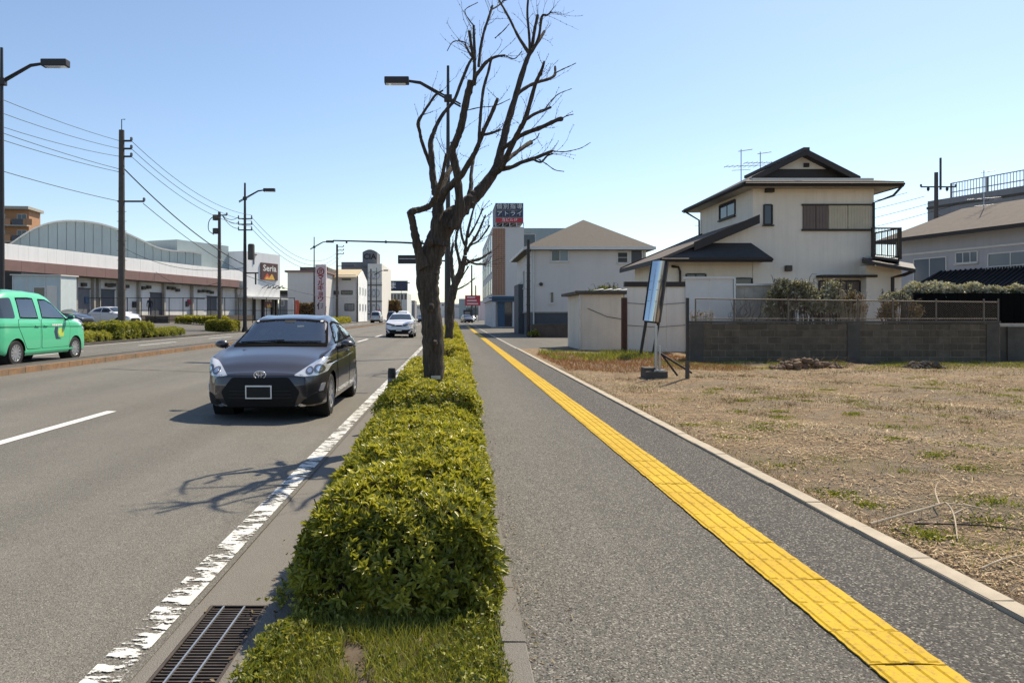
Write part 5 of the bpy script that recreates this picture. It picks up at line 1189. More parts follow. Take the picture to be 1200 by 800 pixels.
panel_run(pw, (0, 0, .05), UX, pwx, pwh-.1, 3, M['cream_white'], .015, .06); MB().box(-.1, -.06, pwh-.06, pwx+.02, .14, pwh+.12).build('top_beam', M['trim_brown'], pw)
MB().box(-.19, -.05, -.1, -.02, .12, pwh-.45).build('post', M['post_rust'], pw); MB().box(pwx+.005, -.08, -.1, pwx+.14, .1, pwh-.05).build('post', M['black_metal'], pw)
for z in (.95, 1.75): MB().tube([(0, -.03, z+.04), (pwx*.5, -.05, z-.03), (pwx, -.03, z+.05)], .009, 5).build('wire', M['cable'], pw)
# ---- leaning mirror-clad sign on dark legs
LY = 23.4
ls = thing('leaning_sign', 'tall leaning sign wrapped in mirror silver sheet on dark legs beside the shed', 'sign', (W(765, 0, LY).x, LY, SW))
def LP(x, y, d=0): return W(x, y, LY+d)-Vector(ls.location)
bl_, br_, tl_, tr_ = LP(755, 375.5), LP(772, 377.5), LP(765, 306), LP(782, 306)
fcs = []; n = 8; V = []
for k in range(n+1):
    t = k/n; bulge = -.17*math.sin(PI*t)
    V.append(bl_.lerp(br_, t)+Vector((0, bulge, 0)))
for k in range(n+1):
    t = k/n; V.append(tl_.lerp(tr_, t)+Vector((0, -.17*math.sin(PI*t), 0)))
b = MB(); b.add(V+[v+Vector((0, .02, 0)) for v in V], [(k, k+1, n+2+k, n+1+k) for k in range(n)]+[(2*n+2+k+1, 2*n+2+k, 3*n+3+k, 3*n+3+k+1) for k in range(n)])
o = b.build('mirror_panel', M['chrome'], ls, smooth=True)
ax = (tl_-bl_)
for t in (.33, .52, .66):
    MB().tube([bl_+ax*t+Vector((-.0, -.02, 0)), (bl_+ax*t).lerp(br_+(tr_-br_)*t, .5)+Vector((0, -.185, 0)), br_+(tr_-br_)*t+Vector((0, -.01, 0))], .006, 5).build('strap', M['seam'], ls)
MB().slab([br_+Vector((.0, .0, 0)), tr_, tr_+Vector((.13, .30, 0)), br_+Vector((.13, .30, 0))], (.02, 0, 0)).build('side_panel', M['black_metal'], ls)
MB().slab([bl_+Vector((0, .02, 0)), br_+Vector((.0, .02, 0)), br_+Vector((.07, .30, 0)), bl_+Vector((.07, .3, 0))], (0, 0, -.05)).build('bottom_panel', M['black_metal'], ls)
MB().slab([bl_+Vector((.02, .28, 0)), br_+Vector((.07, .28, 0)), tr_+Vector((.07, .28, 0)), tl_+Vector((.02, .28, 0))], (0, .03, 0)).build('back_panel', M['black_metal'], ls)
for (x0, y0, x1, y1) in ((750.5, 416, 757.5, 374), (765, 418, 772, 376)):
    MB().tube([LP(x0, y0, .12), LP(x1, y1, .12)], .05, 6).build('leg', M['black_metal'], ls)
# ---- stump of a removed sign: concrete foot, steel pipes, braces
st_ = thing('sign_post_base', 'square concrete foot with cut steel pipes and dark braces on the dry lot', 'post base', (W(770, 0, 15.3).x, 15.3, SW)); c0 = Vector(st_.location)
def SP(x, y, d=0): return W(x, y, 15.3+d)-c0
MB().box(SP(757, 0).x, -.02, -.08, SP(782.5, 0).x, .45, .17).build('concrete_foot', M['concrete_dark'], st_, bevel=.015); MB().box(SP(757, 0).x, .1, .17, SP(770, 0).x, .45, .24).build('concrete_foot', M['concrete_dark'], st_, bevel=.015)
MB().tube([SP(768.5, 436, .15), SP(768.8, 381, .15)], .033, 12).build('pipe', M['steel'], st_, smooth=True); MB().tube([SP(773, 434, .1), SP(773.6, 405, .1)], .024, 12).build('pipe', M['steel'], st_, smooth=True)
MB().tube([SP(774, 414, .1), SP(811, 437, -.1)], .022, 8).build('brace', M['trim_brown'], st_); MB().tube([SP(776, 416, .1), SP(794, 440, .0)], .022, 8).build('brace', M['trim_brown'], st_)
MB().box(SP(768, 0).x, .08, .17, SP(781, 0).x, .2, .20).build('plate', M['steel'], st_)
bp = thing('iron_post', 'thin dark iron post standing right of the concrete foot', 'post', (W(805.5, 0, 15).x, 15.0, SW)); MB().box(-.028, -.028, -.15, .028, .028, EYE-(349-CY)*15/F-SW).build('post', M['black_metal'], bp); MB().box(-.034, -.034, -.1, .034, .034, .42).build('sleeve', M['concrete_dark'], bp)
# ---- two storey white house (irimoya roof)
HY = 30.0; hx0, hx1 = 12.4, 17.4; hyb = 36.4
H = thing('house', 'two storey white house with dark gabled roof and brown shutters behind the block wall', 'house', (hx0, HY, SW)); hc = Vector(H.location)
def HP(x, y, Y=HY): return W(x, y, Y)-hc
ez = 6.86-SW
MB().box(0, 0, 0, hx1-hx0, hyb-HY, ez+.28).build('wall', M['house_white'], H)
# main roof: skirt all round, gable facing the camera
e0, e1, f0, f1 = -.62, hx1-hx0+.78, -.72, hyb-HY+.62; gx = (e0+e1)/2; gy = 1.25; rise = .50
def rz(x): return ez+(min(x-e0, e1-x))*rise
gw = 2.25; gz = rz(gx-gw); rzv = ez+.05
T = .13
skA = (e0, f0, ez); skB = (e1, f0, ez); skC = (gx+gw, gy, gz); skD = (gx-gw, gy, gz)
rf = MB().slab([skA, skB, skC, skD], (0, 0, -T)).build('roof', M['roof_weathered_lit'], H)  # lit front slope painted paler than the side slopes
apx = rz(gx)
MB().slab([(e0, f0, ez), skD, (gx-gw, gy-.45, gz-.0), (gx, gy-.45, apx), (gx, f1, apx), (e0, f1, ez)], (0, 0, -T)).build('roof_slope', M['roof_dark'], rf)
MB().slab([skC, (e1, f0, ez), (e1, f1, ez), (gx, f1, apx), (gx, gy-.45, apx), (gx+gw, gy-.45, gz)], (0, 0, -T)).build('roof_slope', M['roof_dark'], rf)
MB().slab([(gx-gw+.1, gy+.02, gz-.1), (gx+gw-.1, gy+.02, gz-.1), (gx, gy+.02, apx-.14)], (0, .08, 0)).build('gable_wall', M['house_white'], H)
MB().slab([(gx-1.9, gy-.02, gz+.02), (gx+1.9, gy-.02, gz+.02), (gx+1.15, gy-.02, gz+.42), (gx-1.15, gy-.02, gz+.42)], (0, .03, 0)).build('gable_panel', M['trim_brown'], H)
MB().box(gx+.12, gy-.06, apx-.62, gx+.34, gy+.02, apx-.45).build('gable_vent', M['trim_brown'], H)
def barge(p, q, hgt, th, name='bargeboard', par=H):
    p, q = Vector(p), Vector(q); MB().slab([p, q, q-Vector((0, 0, hgt)), p-Vector((0, 0, hgt))], (0, th, 0)).build(name, M['trim_brown'], par)
barge((gx-gw-.05, gy-.50, gz+.02), (gx, gy-.50, apx+.06), .26, .05); barge((gx, gy-.50, apx+.06), (gx+gw+.05, gy-.50, gz+.02), .26, .05)
MB().box(gx-.13, gy-.52, apx-.02, gx+.13, f1, apx+.12).build('ridge', M['roof_dark'], rf)
MB().box(e0, f0-.03, ez-.20, e1, f0, ez+.01).build('fascia', M['trim_brown'], rf); MB().box(e0-.03, f0, ez-.20, e0, f1, ez+.01).build('fascia', M['trim_brown'], rf); MB().box(e1, f0, ez-.20, e1+.03, f1, ez+.01).build('fascia', M['trim_brown'], rf)
MB().box(e0+.02, f0+.02, ez-.17, e1-.02, f1, ez-.13).build('soffit', M['concrete'], rf)
MB().tube([(e0, f0-.07, ez-.1), (e1, f0-.07, ez-.1)], .055, 8).build('gutter', M['trim_brown'], rf); MB().tube([(e0-.07, f0, ez-.1), (e0-.07, f1, ez-.1)], .055, 8).build('gutter', M['trim_brown'], rf)
drain(H, [(e1-.05, f0-.05, ez-.15), (e1-.35, f0+.1, ez-.55), (hx1-hx0-.05, -.08, ez-.75), (hx1-hx0-.05, -.08, .3)], .05); drain(H, [(e0, f1-.2, ez-.15), (-.1, f1-.75, ez-.65), (-.08, f1-.75, 3.4)], .045)
# upper windows: long shuttered window, slot window, side window, vent
a_ = HP(940.5, 268.5); b_ = HP(1019.5, 241)
ww = b_.x-a_.x
wf = MB(); wf.obox((a_.x, 0, a_.z), UX, -.05, ww+.05, 0, .10, -.08, 0); wf.obox((a_.x, 0, a_.z), UX, -.05, ww+.05, 0, .10, b_.z-a_.z, b_.z-a_.z+.06); wf = wf.build('window', M['trim_brown'], H)
for k, (t0, t1, m) in enumerate(((0, .185, 'shutter_brown'), (.19, .375, 'shutter_brown'), (.38, .66, 'shutter_beige'), (.665, 1, 'shutter_beige'))):
    s_ = MB(); s_.obox((a_.x, 0, a_.z), UX, ww*t0, ww*t1-.01, 0, .05, 0, b_.z-a_.z)
    nb = max(3, int((t1-t0)*ww/.11))
    for j in range(nb): s_.obox((a_.x, 0, a_.z), UX, ww*t0+(t1-t0)*ww*(j+.2)/nb, ww*t0+(t1-t0)*ww*(j+.55)/nb, .05, .065, .03, b_.z-a_.z-.03)
    tag(s_.build('shutter', M[m], wf), kind='stuff')
a_ = HP(895, 263); b_ = HP(904.5, 240); window(H, (a_.x, 0, a_.z), UX, b_.x-a_.x, b_.z-a_.z, M['trim_brown'], M['glass_dark'], 1, .05)
window(H, (0, 3.7, 5.88-SW), UYm, 1.85, .66, M['trim_brown'], M['glass_dark'], 2, .07)
a_ = HP(896, 226); MB().box(a_.x, -.22, a_.z, a_.x+.32, 0, a_.z+.22).build('vent_hood', M['trim_brown'], H); MB().lathe([(.06, 0), (.1, .1), (.05, .22)], (a_.x+.18, -.1, a_.z+.22), n=8).build('vent_cap', M['trim_brown'], H)
a_ = HP(919, 318); MB().box(a_.x, -.2, a_.z, a_.x+.26, 0, a_.z+.24).build('exhaust_hood', M['concrete_dark'], H, bevel=.03)
# ground floor wing on the left with lean-to roofs
wz = HP(0, 301).z; wx0 = 8.92-hx0
lx, lzz, ls_ = 8.32-hx0, 3.77-SW, .42                         # eave of the lean-to wing: x, height, slope
MB().box(wx0, .02, 0, -.01, 5.6, lzz+.2).build('wing_wall', M['house_white'], H)
lp = lambda x: lzz+ls_*(x-lx)
lr = MB().slab([(lx, -1.0, lzz), (9.95-hx0, -.62, lp(9.95-hx0)), (0, -.62, lp(0)), (0, 6.1, lp(0)), (lx, 6.1, lzz)], (0, 0, -.12)).build('lean_to_roof', M['roof_weathered_lit'], H)  # sunlit look of this slope put into a paler brown
MB().box(lx-.04, -1.0, lzz-.2, lx-.002, 6.1, lzz-.01).build('fascia', M['trim_brown'], lr); MB().slab([(lx, 6.1, lzz+.06), (0, 6.1, lp(0)+.06), (0, 6.1, lp(0)-.2), (lx, 6.1, lzz-.2)], (0, .05, 0)).build('bargeboard', M['trim_brown'], lr)
MB().slab([(9.75-hx0, -.68, lp(9.75-hx0)+.06), (0, -.68, lp(0)+.06), (0, -.68, lp(0)-.30), (9.75-hx0, -.68, lp(9.75-hx0)-.30)], (0, .05, 0)).build('bargeboard', M['trim_brown'], lr)
MB().slab([(9.9-hx0, -.12, lp(9.9-hx0)-.14), (-.02, -.12, lp(0)-.14), (-.02, -.12, lp(9.9-hx0)-.3), (9.9-hx0, -.12, lp(9.9-hx0)-.3)], (0, .1, 0)).build('wing_gable', M['house_white'], H)
s0, s1 = HP(776, 301, 29.0), HP(905, 301, 29.0); r0, r1 = HP(838, 280.5, 29.9), HP(878, 280.5, 29.9); y0_ = -1.0
r0.y = r1.y = .0; s0.y = s1.y = y0_; s0.x = lx; s0.z = s1.z = lzz; r0.x = 10.15-hx0; r0.z = r1.z = lp(r0.x)
sk = MB().slab([s0, s1, r1, r0], (0, 0, -.12)).build('skirt_roof', M['roof_dark'], H)
MB().slab([s1, (s1.x, .0, s1.z), r1], (0, 0, -.12)).build('skirt_roof_side', M['roof_dark'], H)
MB().box(s0.x, y0_-.03, s0.z-.18, s1.x, y0_, s0.z+.01).build('fascia', M['trim_brown'], sk); MB().tube([(s0.x, y0_-.07, s0.z-.08), (s1.x, y0_-.07, s0.z-.08)], .05, 8).build('gutter', M['trim_brown'], sk)
drain(H, [HP(787, 312, 29.9), HP(795, 313, 29.9), HP(797, 318, 29.9), HP(797, 334, 29.9)], .05)
for x0, x1, y0, y1 in ((804, 827, 330, 321), (832, 881, 334, 326)):
    a_ = HP(x0, y0); b_ = HP(x1, y1); window(H, (a_.x, .02, a_.z), UX, b_.x-a_.x, b_.z-a_.z, M['trim_brown'], M['glass_dark'], 2, .05, False)
# right: ground floor bay, awning roofs, balcony
bx0, bx1 = HP(1008, 0).x, HP(1048.5, 0).x; bz = HP(0, 312).z
MB().box(bx0, -.45, 0, bx1, 3.6, bz).build('bay_wall', M['house_white'], H)
cr = MB().slab([HP(1010, 304, 28.6), HP(1073, 315, 28.6), HP(1070, 309, 31.5), HP(1012, 299, 31.5)], (0, 0, -.14)).build('canopy_roof', M['trim_brown'], H)
drain(H, [HP(1072, 317, 28.9), HP(1060, 322, 29.2), HP(1046, 325, 29.3), HP(1046, 372, 29.3)], .07)
a_ = HP(962, 325, 29.6); MB().box(a_.x, -.55, a_.z, HP(1026, 0, 29.6).x, 0, a_.z+.10).build('window_awning', M['trim_brown'], H)
a_ = HP(985, 364); b_ = HP(1016, 329); window(H, (a_.x-.9, -.0, a_.z-.3), UX, b_.x-a_.x+.6, b_.z-a_.z+.3, M['trim_brown'], M['shutter_brown'], 3, .06, False)
bal = MB().slab([HP(1022, 300, 29.4), HP(1054, 304, 29.4), HP(1054, 303, 31.4), HP(1022, 299, 31.4)], (0, 0, -.1)).build('balcony', M['trim_brown'], H)
yb = 29.4-HY
def rail(p, q, r=.022): MB().tube([p, q], r, 6).build('rail', M['trim_brown'], bal)
c1, c2 = HP(1023, 267.5, 29.4), HP(1054.5, 267.5, 29.4); d1, d2 = HP(1023, 298, 29.4), HP(1054.5, 301, 29.4)
rail(c1, c2, .035); rail(d1, d2); c3 = HP(1054.5, 268, 31.4); c3.x = c2.x; c3.z = c2.z; d3 = Vector((c2.x, 31.4-HY, d2.z)); rail(c2, c3, .035); rail(d2, d3)
for p, q in ((c1, d1), (c2, d2), (c3, d3)): MB().box(p.x-.05, p.y-.05, q.z-.1, p.x+.05, p.y+.05, p.z+.03).build('post', M['trim_brown'], bal)
for k in range(1, 9): rail(c1.lerp(c2, k/9), d1.lerp(d2, k/9), .014)
for k in range(1, 14): rail(c2.lerp(c3, k/14), d2.lerp(d3, k/14), .014)
# roof antennas
def antenna(label, x, y0, y1, Y, w_=.9):
    p = W(x, y0, Y); o = thing('tv_antenna', label, 'antenna', p); hh = (y0-y1)*Y/F
    MB().tube([(0, 0, -.3), (0, 0, hh)], .025, 6).build('mast', M['steel'], o)
    b = MB(); b.tube([(-w_*.15, 0, hh-.1), (w_*.6, 0, hh)], .02, 5); b.tube([(-w_*.9, 0, hh*.45), (w_*.9, 0, hh*.5)], .016, 5)
    for k in range(7): b.tube([(-w_*.8+k*w_*.26, -.3, hh*.46), (-w_*.8+k*w_*.26, .3, hh*.46)], .01, 4)
    b.tube([(-w_*.5, 0, hh*.33), (w_*.5, 0, hh*.36)], .014, 5)
    tag(b.build('elements', M['steel'], o), kind='stuff')
antenna('left television antenna on the white house roof', 868.5, 212, 175, 35.0); antenna('right television antenna on the white house roof', 891, 202, 178, 35.5)
# ---- grey hip roofed house in the middle
GY = 47.0; gx0 = W(623, 0, GY).x; gx1 = W(757, 0, GY).x
GH = thing('house', 'plain grey sided house with brown hip roof and small windows beyond the alley', 'house', (gx0, GY, SW)); gc = Vector(GH.location)
def GP(x, y, Y=GY): return W(x, y, Y)-gc
gez = GP(0, 290).z; gw_ = gx1-gx0; gd = 10.5
MB().box(0, 0, 1.55, gw_, gd, gez).build('wall', M['grey_wall'], GH); MB().box(.02, .02, .0, gw_-.02, gd-.02, 1.55).build('base', M['base_dark'], GH)
MB().box(-.05, -.04, 1.50, gw_+.05, gd, 1.58).build('base_band', M['concrete'], GH)
o_ = .5; pk_ = GP(683, 258, 51.8); rzz = pk_.z
E = [(-o_, -o_, gez), (gw_+o_*.9, -o_, gez), (gw_+o_*.9, gd+o_, gez), (-o_, gd+o_, gez)]; R0 = (pk_.x, 4.6, rzz); R1 = (pk_.x+.4, gd-4.2, rzz)
rf = MB().slab([E[0], E[1], R0], (0, 0, -.12)).build('roof', M['roof_brown'], GH)
MB().slab([E[1], E[2], R1, R0], (0, 0, -.12)).build('roof_slope', M['roof_brown'], rf); MB().slab([E[2], E[3], R1], (0, 0, -.12)).build('roof_slope', M['roof_brown'], rf); MB().slab([E[3], E[0], R0, R1], (0, 0, -.12)).build('roof_slope', M['roof_brown'], rf)
MB().box(-o_-.04, -o_-.06, gez-.18, gw_+o_, -o_-.005, gez+.01).build('fascia', M['trim_white'], rf); MB().box(-o_-.06, -o_, gez-.18, -o_-.005, gd+o_, gez+.01).build('fascia', M['trim_white'], rf)
MB().box(-o_, -o_, gez-.2, gw_+o_*.8, gd, gez-.145).build('soffit', M['concrete_dark'], rf)
for x0, x1, y0, y1, sp_, gm in ((646, 666, 306, 293.5, 2, ('glass_dark', 'glass_blue')), (723.5, 735.5, 308, 295.5, 1, ('glass_dark',)), (739, 752.5, 313, 292.5, 1, ('base_dark',)), (644.5, 649, 355, 342, 1, ('glass_dark',))):
    a_ = GP(x0, y0); b_ = GP(x1, y1); window(GH, (a_.x, 0, a_.z), UX, b_.x-a_.x, b_.z-a_.z, M['trim_white'], [M[q] for q in gm], sp_, .06, rows=2 if x0 > 720 and x0 < 730 else 1)
a_ = GP(634, 333); MB().lathe([(.12, -.1), (.12, 0), (.08, .0)], (a_.x, 0, a_.z), 'y', 12).build('vent', M['concrete_dark'], GH)
drain(GH, [(.12, -.06, 0), (.12, -.06, gez-.1)], .05, 'trim_white'); drain(GH, [(gw_-.1, -.06, 0), (gw_-.1, -.06, gez-.1)], .05, 'trim_white')
for y_, w_, z_, h_ in ((2.6, .7, 4.2, 1.0), (5.2, .7, 3.9, 1.2), (7.8, 1.0, 3.4, 1.0)): window(GH, (0, y_, z_-.6), UYm, w_, h_, M['trim_white'], M['glass_dark'], 1, .05)
MB().box(-.35, 5.6, 0, 0, 9.3, 3.6).build('entrance_bay', M['base_dark'], GH)
lw = thing('low_wall', 'low brown garden wall in front of the grey hip roofed house', 'wall', (gx0-.3, GY-2.6, SW)); MB().box(0, 0, -.1, 3.4, .18, .72).build('panel', M['brown_wall'], lw); MB().box(-.03, -.03, .72, 3.43, .21, .80).build('coping', M['concrete_dark'], lw); MB().box(.0, .18, -.1, .18, 3, .7).build('return', M['brown_wall'], lw)
bush('small green plant at the foot of the sleeved pole', (4.95, 44.2, .35), (.35, .3, .3), 160, .09, .04, M['weed'], 51, 8, 'plant', 'plant')
MB().lathe([(.14, .1), (.14, 2.3), (.10, 2.35)], n=12).build('sleeve', M['concrete'], bpy.data.objects['utility_pole.008'] if 'utility_pole.008' in bpy.data.objects else None, smooth=True)
# ---- tall white office with tile strip and rooftop sign
AY = 77.0; ax0 = W(577, 0, AY).x
AB = thing('office_building', 'tall white office with brown tile strip, blue entrance and rooftop sign beyond the grey house', 'building', (ax0, AY, SW)); ac = Vector(AB.location)
def AP(x, y, Y=AY): return W(x, y, Y)-ac
at_ = AP(0, 266).z; axr = AP(614, 0).x; adp = 26
MB().box(0, 0, 3.0, axr, adp, at_).build('wall', M['grey_wall'], AB); MB().box(.3, .6, 0, axr, adp, 3.0).build('ground_floor', M['grey_wall'], AB)
MB().box(axr, 2.5, 0, AP(672, 0).x, adp-2, AP(0, 264).z).build('rear_wing', M['blue_grey'], AB)
window(AB, (AP(616, 0).x, 2.5, AP(0, 288).z), UX, 1.3, 1.5, M['trim_white'], M['glass_dark'], 1, .06)
b = MB(); tw_ = AP(592, 0).x; rows = 34
for r in range(rows):
    for c in range(5):
        z0 = 3.45+(at_-3.6)*r/rows; b.box(.02+tw_*c/5, -.05-rnd.uniform(0, .01), z0+.015, tw_*(c+1)/5-.01, .02, z0+(at_-3.6)/rows-.015)
tag(b.build('tile_strip', M['tile_brown'], AB), kind='stuff')
for lv in range(3):                                         # road-side glazing
    z = 3.6+lv*2.35
    for k in range(6): window(AB, (0, 2.2+4*k+1.6, z), UYm, 3.4, 1.7, M['trim_white'], M['glass_blue'], 2, .1, False)
MB().box(-.05, -.04, 2.75, axr*.72, .0, 3.35).build('entrance_fascia', M['blue_door'], AB); MB().box(-.4, -.35, 3.1, axr*.85, .0, 3.22).build('canopy', M['blue_door'], AB)
MB().box(axr*.18, .35, 0, axr*.40, .6, 2.75).build('door', M['blue_door'], AB); MB().box(axr*.40, .45, 0, axr*.62, .6, 2.75).build('entrance_glass', M['glass_dark'], AB); MB().box(0, -.02, 0, axr*.1, .5, 2.75).build('column', M['grey_wall'], AB); MB().box(axr*.64, .0, 0, axr*.74, .6, 2.75).build('column', M['grey_wall'], AB); MB().box(-.1, -.9, 0, axr*.8, .6, .12).build('step', M['concrete'], AB)
RSg = thing('rooftop_sign', 'boxy rooftop sign of dark blue character squares above a red band on the white office', 'sign', (AP(580.5, 0).x+ac.x, AY-.3, at_+SW)); rw_ = AP(613, 0).x-AP(580.5, 0).x; z0 = AP(0, 261.5).z-at_; z1 = AP(0, 238.5).z-at_; rh = z1-z0
MB().box(0, 0, z0, rw_, 5.5, z1).build('box', M['concrete_bldg'], RSg)
MB().box(.02, -.03, z0+.04, rw_-.02, 0, z0+rh*.24).build('red_band', M['red'], RSg)
for r in range(2):
    for c in range(4):
        zA = z0+rh*(.28+.36*r); MB().box(.05+(rw_-.1)*c/4+.03, -.04, zA+.03, .05+(rw_-.1)*(c+1)/4-.03, 0, zA+rh*.35-.03).build('character_square', M['navy'], RSg)
        text(RSg, ('アトライ', '個別指導')[r][c], .62, (.05+(rw_-.1)*(c+.5)/4, -.04, zA+rh*.175), UX, M['sign_white'], ext=.012)
text(RSg, '当ビル1F', .42, (rw_/2, -.03, z0+rh*.14), UX, M['sign_white'], ext=.012)
for k in range(5): MB().box(rw_*k/4.01, 0, 0, rw_*k/4.01+.08, .1, z0).build('strut', M['steel'], RSg)
for k in range(4): MB().tube([(rw_*k/4+.05, .3, 0), (rw_*(k+1)/4-.1, .3, z0)], .05, 6).build('brace', M['steel'], RSg)
# ---- houses at the right edge
def oriented(name, label, cat, x, Y, z, d): 
    return thing(name, label, cat, (x, Y, z), math.atan2(d.y, d.x)), math.atan2(d.y, d.x)
dv = Vector((.239, -1, 0)).normalized()                      # wall direction, far to near
RH, _ = oriented('house', 'grey plastered house with weathered pitched roof and wide windows at the right edge', 'house', W(1050, 0, 41).x, 41, SW, dv)
rl = 13.0; reh = EYE-(281-CY)*41/F-SW
MB().box(0, 0, 0, rl, 7, reh).build('wall', M['grey_plaster'], RH)
rr = MB().slab([(-.8, -.75, reh-.05), (rl+.5, -.75, reh-.05), (rl+.5, 3.6, reh+1.75), (.9, 3.6, reh+1.75)], (0, 0, -.14)).build('roof', M['roof_weathered_lit'], RH)
MB().slab([(-.8, -.75, reh-.05), (.9, 3.6, reh+1.75), (-.8, 7.8, reh-.05)], (0, 0, -.14)).build('roof_slope', M['roof_weathered_lit'], rr); MB().slab([(-.8, 7.8, reh-.05), (.9, 3.6, reh+1.75), (rl+.5, 3.6, reh+1.75), (rl+.5, 7.8, reh-.05)], (0, 0, -.14)).build('roof_slope', M['roof_weathered_lit'], rr)
MB().box(-.8, -.80, reh-.22, rl+.5, -.755, reh-.02).build('fascia', M['trim_brown'], rr); MB().box(0, -.06, reh-.95, rl, 0, reh-.85).build('band', M['trim_white'], RH)
for x, w_, z, h_, n_ in ((1.2, 2.0, reh-2.55, 1.35, 2), (3.75, 1.2, reh-1.6, .55, 3), (5.5, 2.25, reh-2.75, 1.5, 2)): window(RH, (x, 0, z), UX, w_, h_, M['trim_white'], M['glass_blue'], n_, .06)
b = MB()
for k in range(16): b.box(5.5+k*.14, -.18, reh-2.75, 5.52+k*.14, -.16, reh-1.9)
b.box(5.5, -.19, reh-1.92, 7.75, -.15, reh-1.87); tag(b.build('window_guard', M['steel'], RH), kind='stuff')
drain(RH, [(7.95, -.7, reh-.15), (7.95, -.1, reh-.5), (7.95, -.08, .2)], .05)
pr = MB().slab([(2.0, -1.9, 2.55), (rl, -1.9, 2.55), (rl, 0, 3.65), (2.9, 0, 3.65)], (0, 0, -.12)).build('porch_roof', M['tile_black'], RH)
b = MB()
for k in range(40):
    x = 2.35+k*.28
    if x < rl-.1: b.tube([(x, -1.9, 2.58), (max(x, 2.9+.02), -.02, 3.68)], .035, 6)
tag(b.build('tile_row', M['tile_black'], pr), kind='stuff'); MB().box(2.6, -1.7, 0, rl, -.05, 2.45).build('porch_wall', M['grey_dark_wall'], RH); MB().tube([(1.9, -1.95, 2.5), (rl, -1.95, 2.5)], .06, 8).build('gutter', M['trim_brown'], pr)
antenna('television antenna on the weathered roof of the right grey house', 1153, 262, 200, 39, 1.0)
CB, _ = oriented('apartment_block', 'dark grey concrete block with rooftop railing behind the right grey house', 'building', W(1087, 0, 62).x, 62, SW, Vector((.30, -1, 0)).normalized())
ch = EYE-(236-CY)*62/F-SW
MB().box(0, 0, 0, 40, 12, ch).build('wall', M['concrete_bldg'], CB); MB().box(-.06, -.06, ch-.7, 40, 12, ch-.5).build('band', M['concrete_dark'], CB)
for k in range(7): window(CB, (2.2+k*4.3, 0, ch-2.6), UX, 2.2, 1.3, M['trim_white'], M['glass_dark'], 2, .08)
for z in (ch+.4, ch+1.15): MB().box(2.0, .1, z, 40, .16, z+.07).build('rail', M['concrete_bldg'], CB)
b = MB()
for k in range(150): b.box(2.0+k*.24, .11, ch, 2.03+k*.24, .15, ch+1.15)
tag(b.build('railing_bars', M['concrete_bldg'], CB), kind='stuff')
for k in range(9): MB().box(2.0+k*3.0, .05, ch, 2.10+k*3.0, .2, ch+1.2).build('railing_post', M['concrete_bldg'], CB)
# ---- left side: long store, wavy hall, apartment, shed, small shop
sv = Vector((.23, 1, 0)).normalized(); sv_len = math.sqrt(1+.23**2)
sx, sy = -35.0, 56.0; bx_, by_ = sx-.23*22, sy-22
ST, sang = oriented('store_building', 'long low store with white panel fascia, brown band and loading bays on the left', 'building', bx_, by_, .72, sv)
def sa(x):                                                   # along-wall coordinate under photo column x
    k = (x-CX)/F; t = (k*sy-sx)/(.23-k); return (t+22)*sv_len
sl2 = sa(286)
MB().box(0, .5, 0, sl2, 15, 6.2).build('wall', M['pale_wall'], ST)
for k in range(int(sl2/1.0)): MB().obox((k*1.0, 0, 5.03), UX, .008, .992, -.4, .32+rnd.uniform(0, .004), 0, 1.22).build('fascia_panel', M['white_shop'], ST)
for k in range(int(sl2/2.4)): MB().obox((k*2.4, 0, 4.18), UX, .01, 2.39, -.5, .62+rnd.uniform(0, .005), 0, .86).build('canopy_panel', M['fascia_brown'], ST)
MB().box(0, -.55, 4.10, sl2, .5, 4.17).build('canopy_soffit', M['concrete_dark'], ST); MB().box(0, -1.3, 0, sl2, .5, .75).build('loading_dock', M['brown_wall'], ST); MB().box(0, -.2, 6.24, sl2, .5, 6.30).build('coping', M['trim_white'], ST)
for x0, x1, z0, z1, m in ((96, 110, .75, 3.1, 'grey_dark_wall'), (124, 139, .75, 3.1, 'base_dark'), (181, 195, .75, 3.0, 'base_dark'), (231, 243, .75, 2.6, 'trim_white'), (247, 258, .75, 2.9, 'base_dark')):
    d_ = MB().obox((sa(x0), .5, z0), UX, 0, sa(x1)-sa(x0), 0, .06, 0, z1-z0).build('door', M[m], ST); MB().obox((sa(x0), .5, z0), UX, -.1, sa(x1)-sa(x0)+.1, 0, .09, z1-z0, z1-z0+.1).build('lintel', M['concrete_dark'], d_)
for x in (92, 113, 119, 143, 166, 195, 228, 262, 280): MB().obox((sa(x), .5, .75), UX, -.12, .12, 0, .35, 0, 3.4).build('pilaster', M['concrete'], ST)
for x in (100, 128, 131, 134, 150, 170, 176, 200, 205, 210, 236, 241, 246, 250): MB().obox((sa(x), .5, 3.35+rnd.uniform(-.1, .15)), UX, 0, .5, 0, .3, 0, .32).build('wall_unit', M['concrete_dark'], ST)
for x, z, m in ((104, 1.8, 'blue_door'), (160, 1.5, 'black_plastic'), (222, 1.7, 'concrete_dark'), (224, 1.9, 'red')): MB().obox((sa(x), .5, z), UX, 0, .45, 0, .15, 0, .6).build('wall_box', M[m], ST)
hv = Vector((1, .45, 0)).normalized(); hox, hoy = (100-CX)/F*80, 80.0
WH, _ = oriented('hall_building', 'blue grey hall with wave shaped roof rising behind the long store', 'building', hox, hoy, .72, hv)
def wa(x):
    k = (x-CX)/F; t = (k*hoy-hox)/(1-.45*k); return t*math.sqrt(1+.45**2), hoy+.45*t
pr_ = [(-10, 300), (0, 291), (12, 286), (25, 277), (40, 268), (56, 262), (72, 259.2), (85, 258.8), (100, 259.6), (118, 262.5), (135, 267.5), (150, 274), (165, 281), (180, 288), (190, 291.5), (205, 294), (222, 294.5), (236, 297)]
top = []
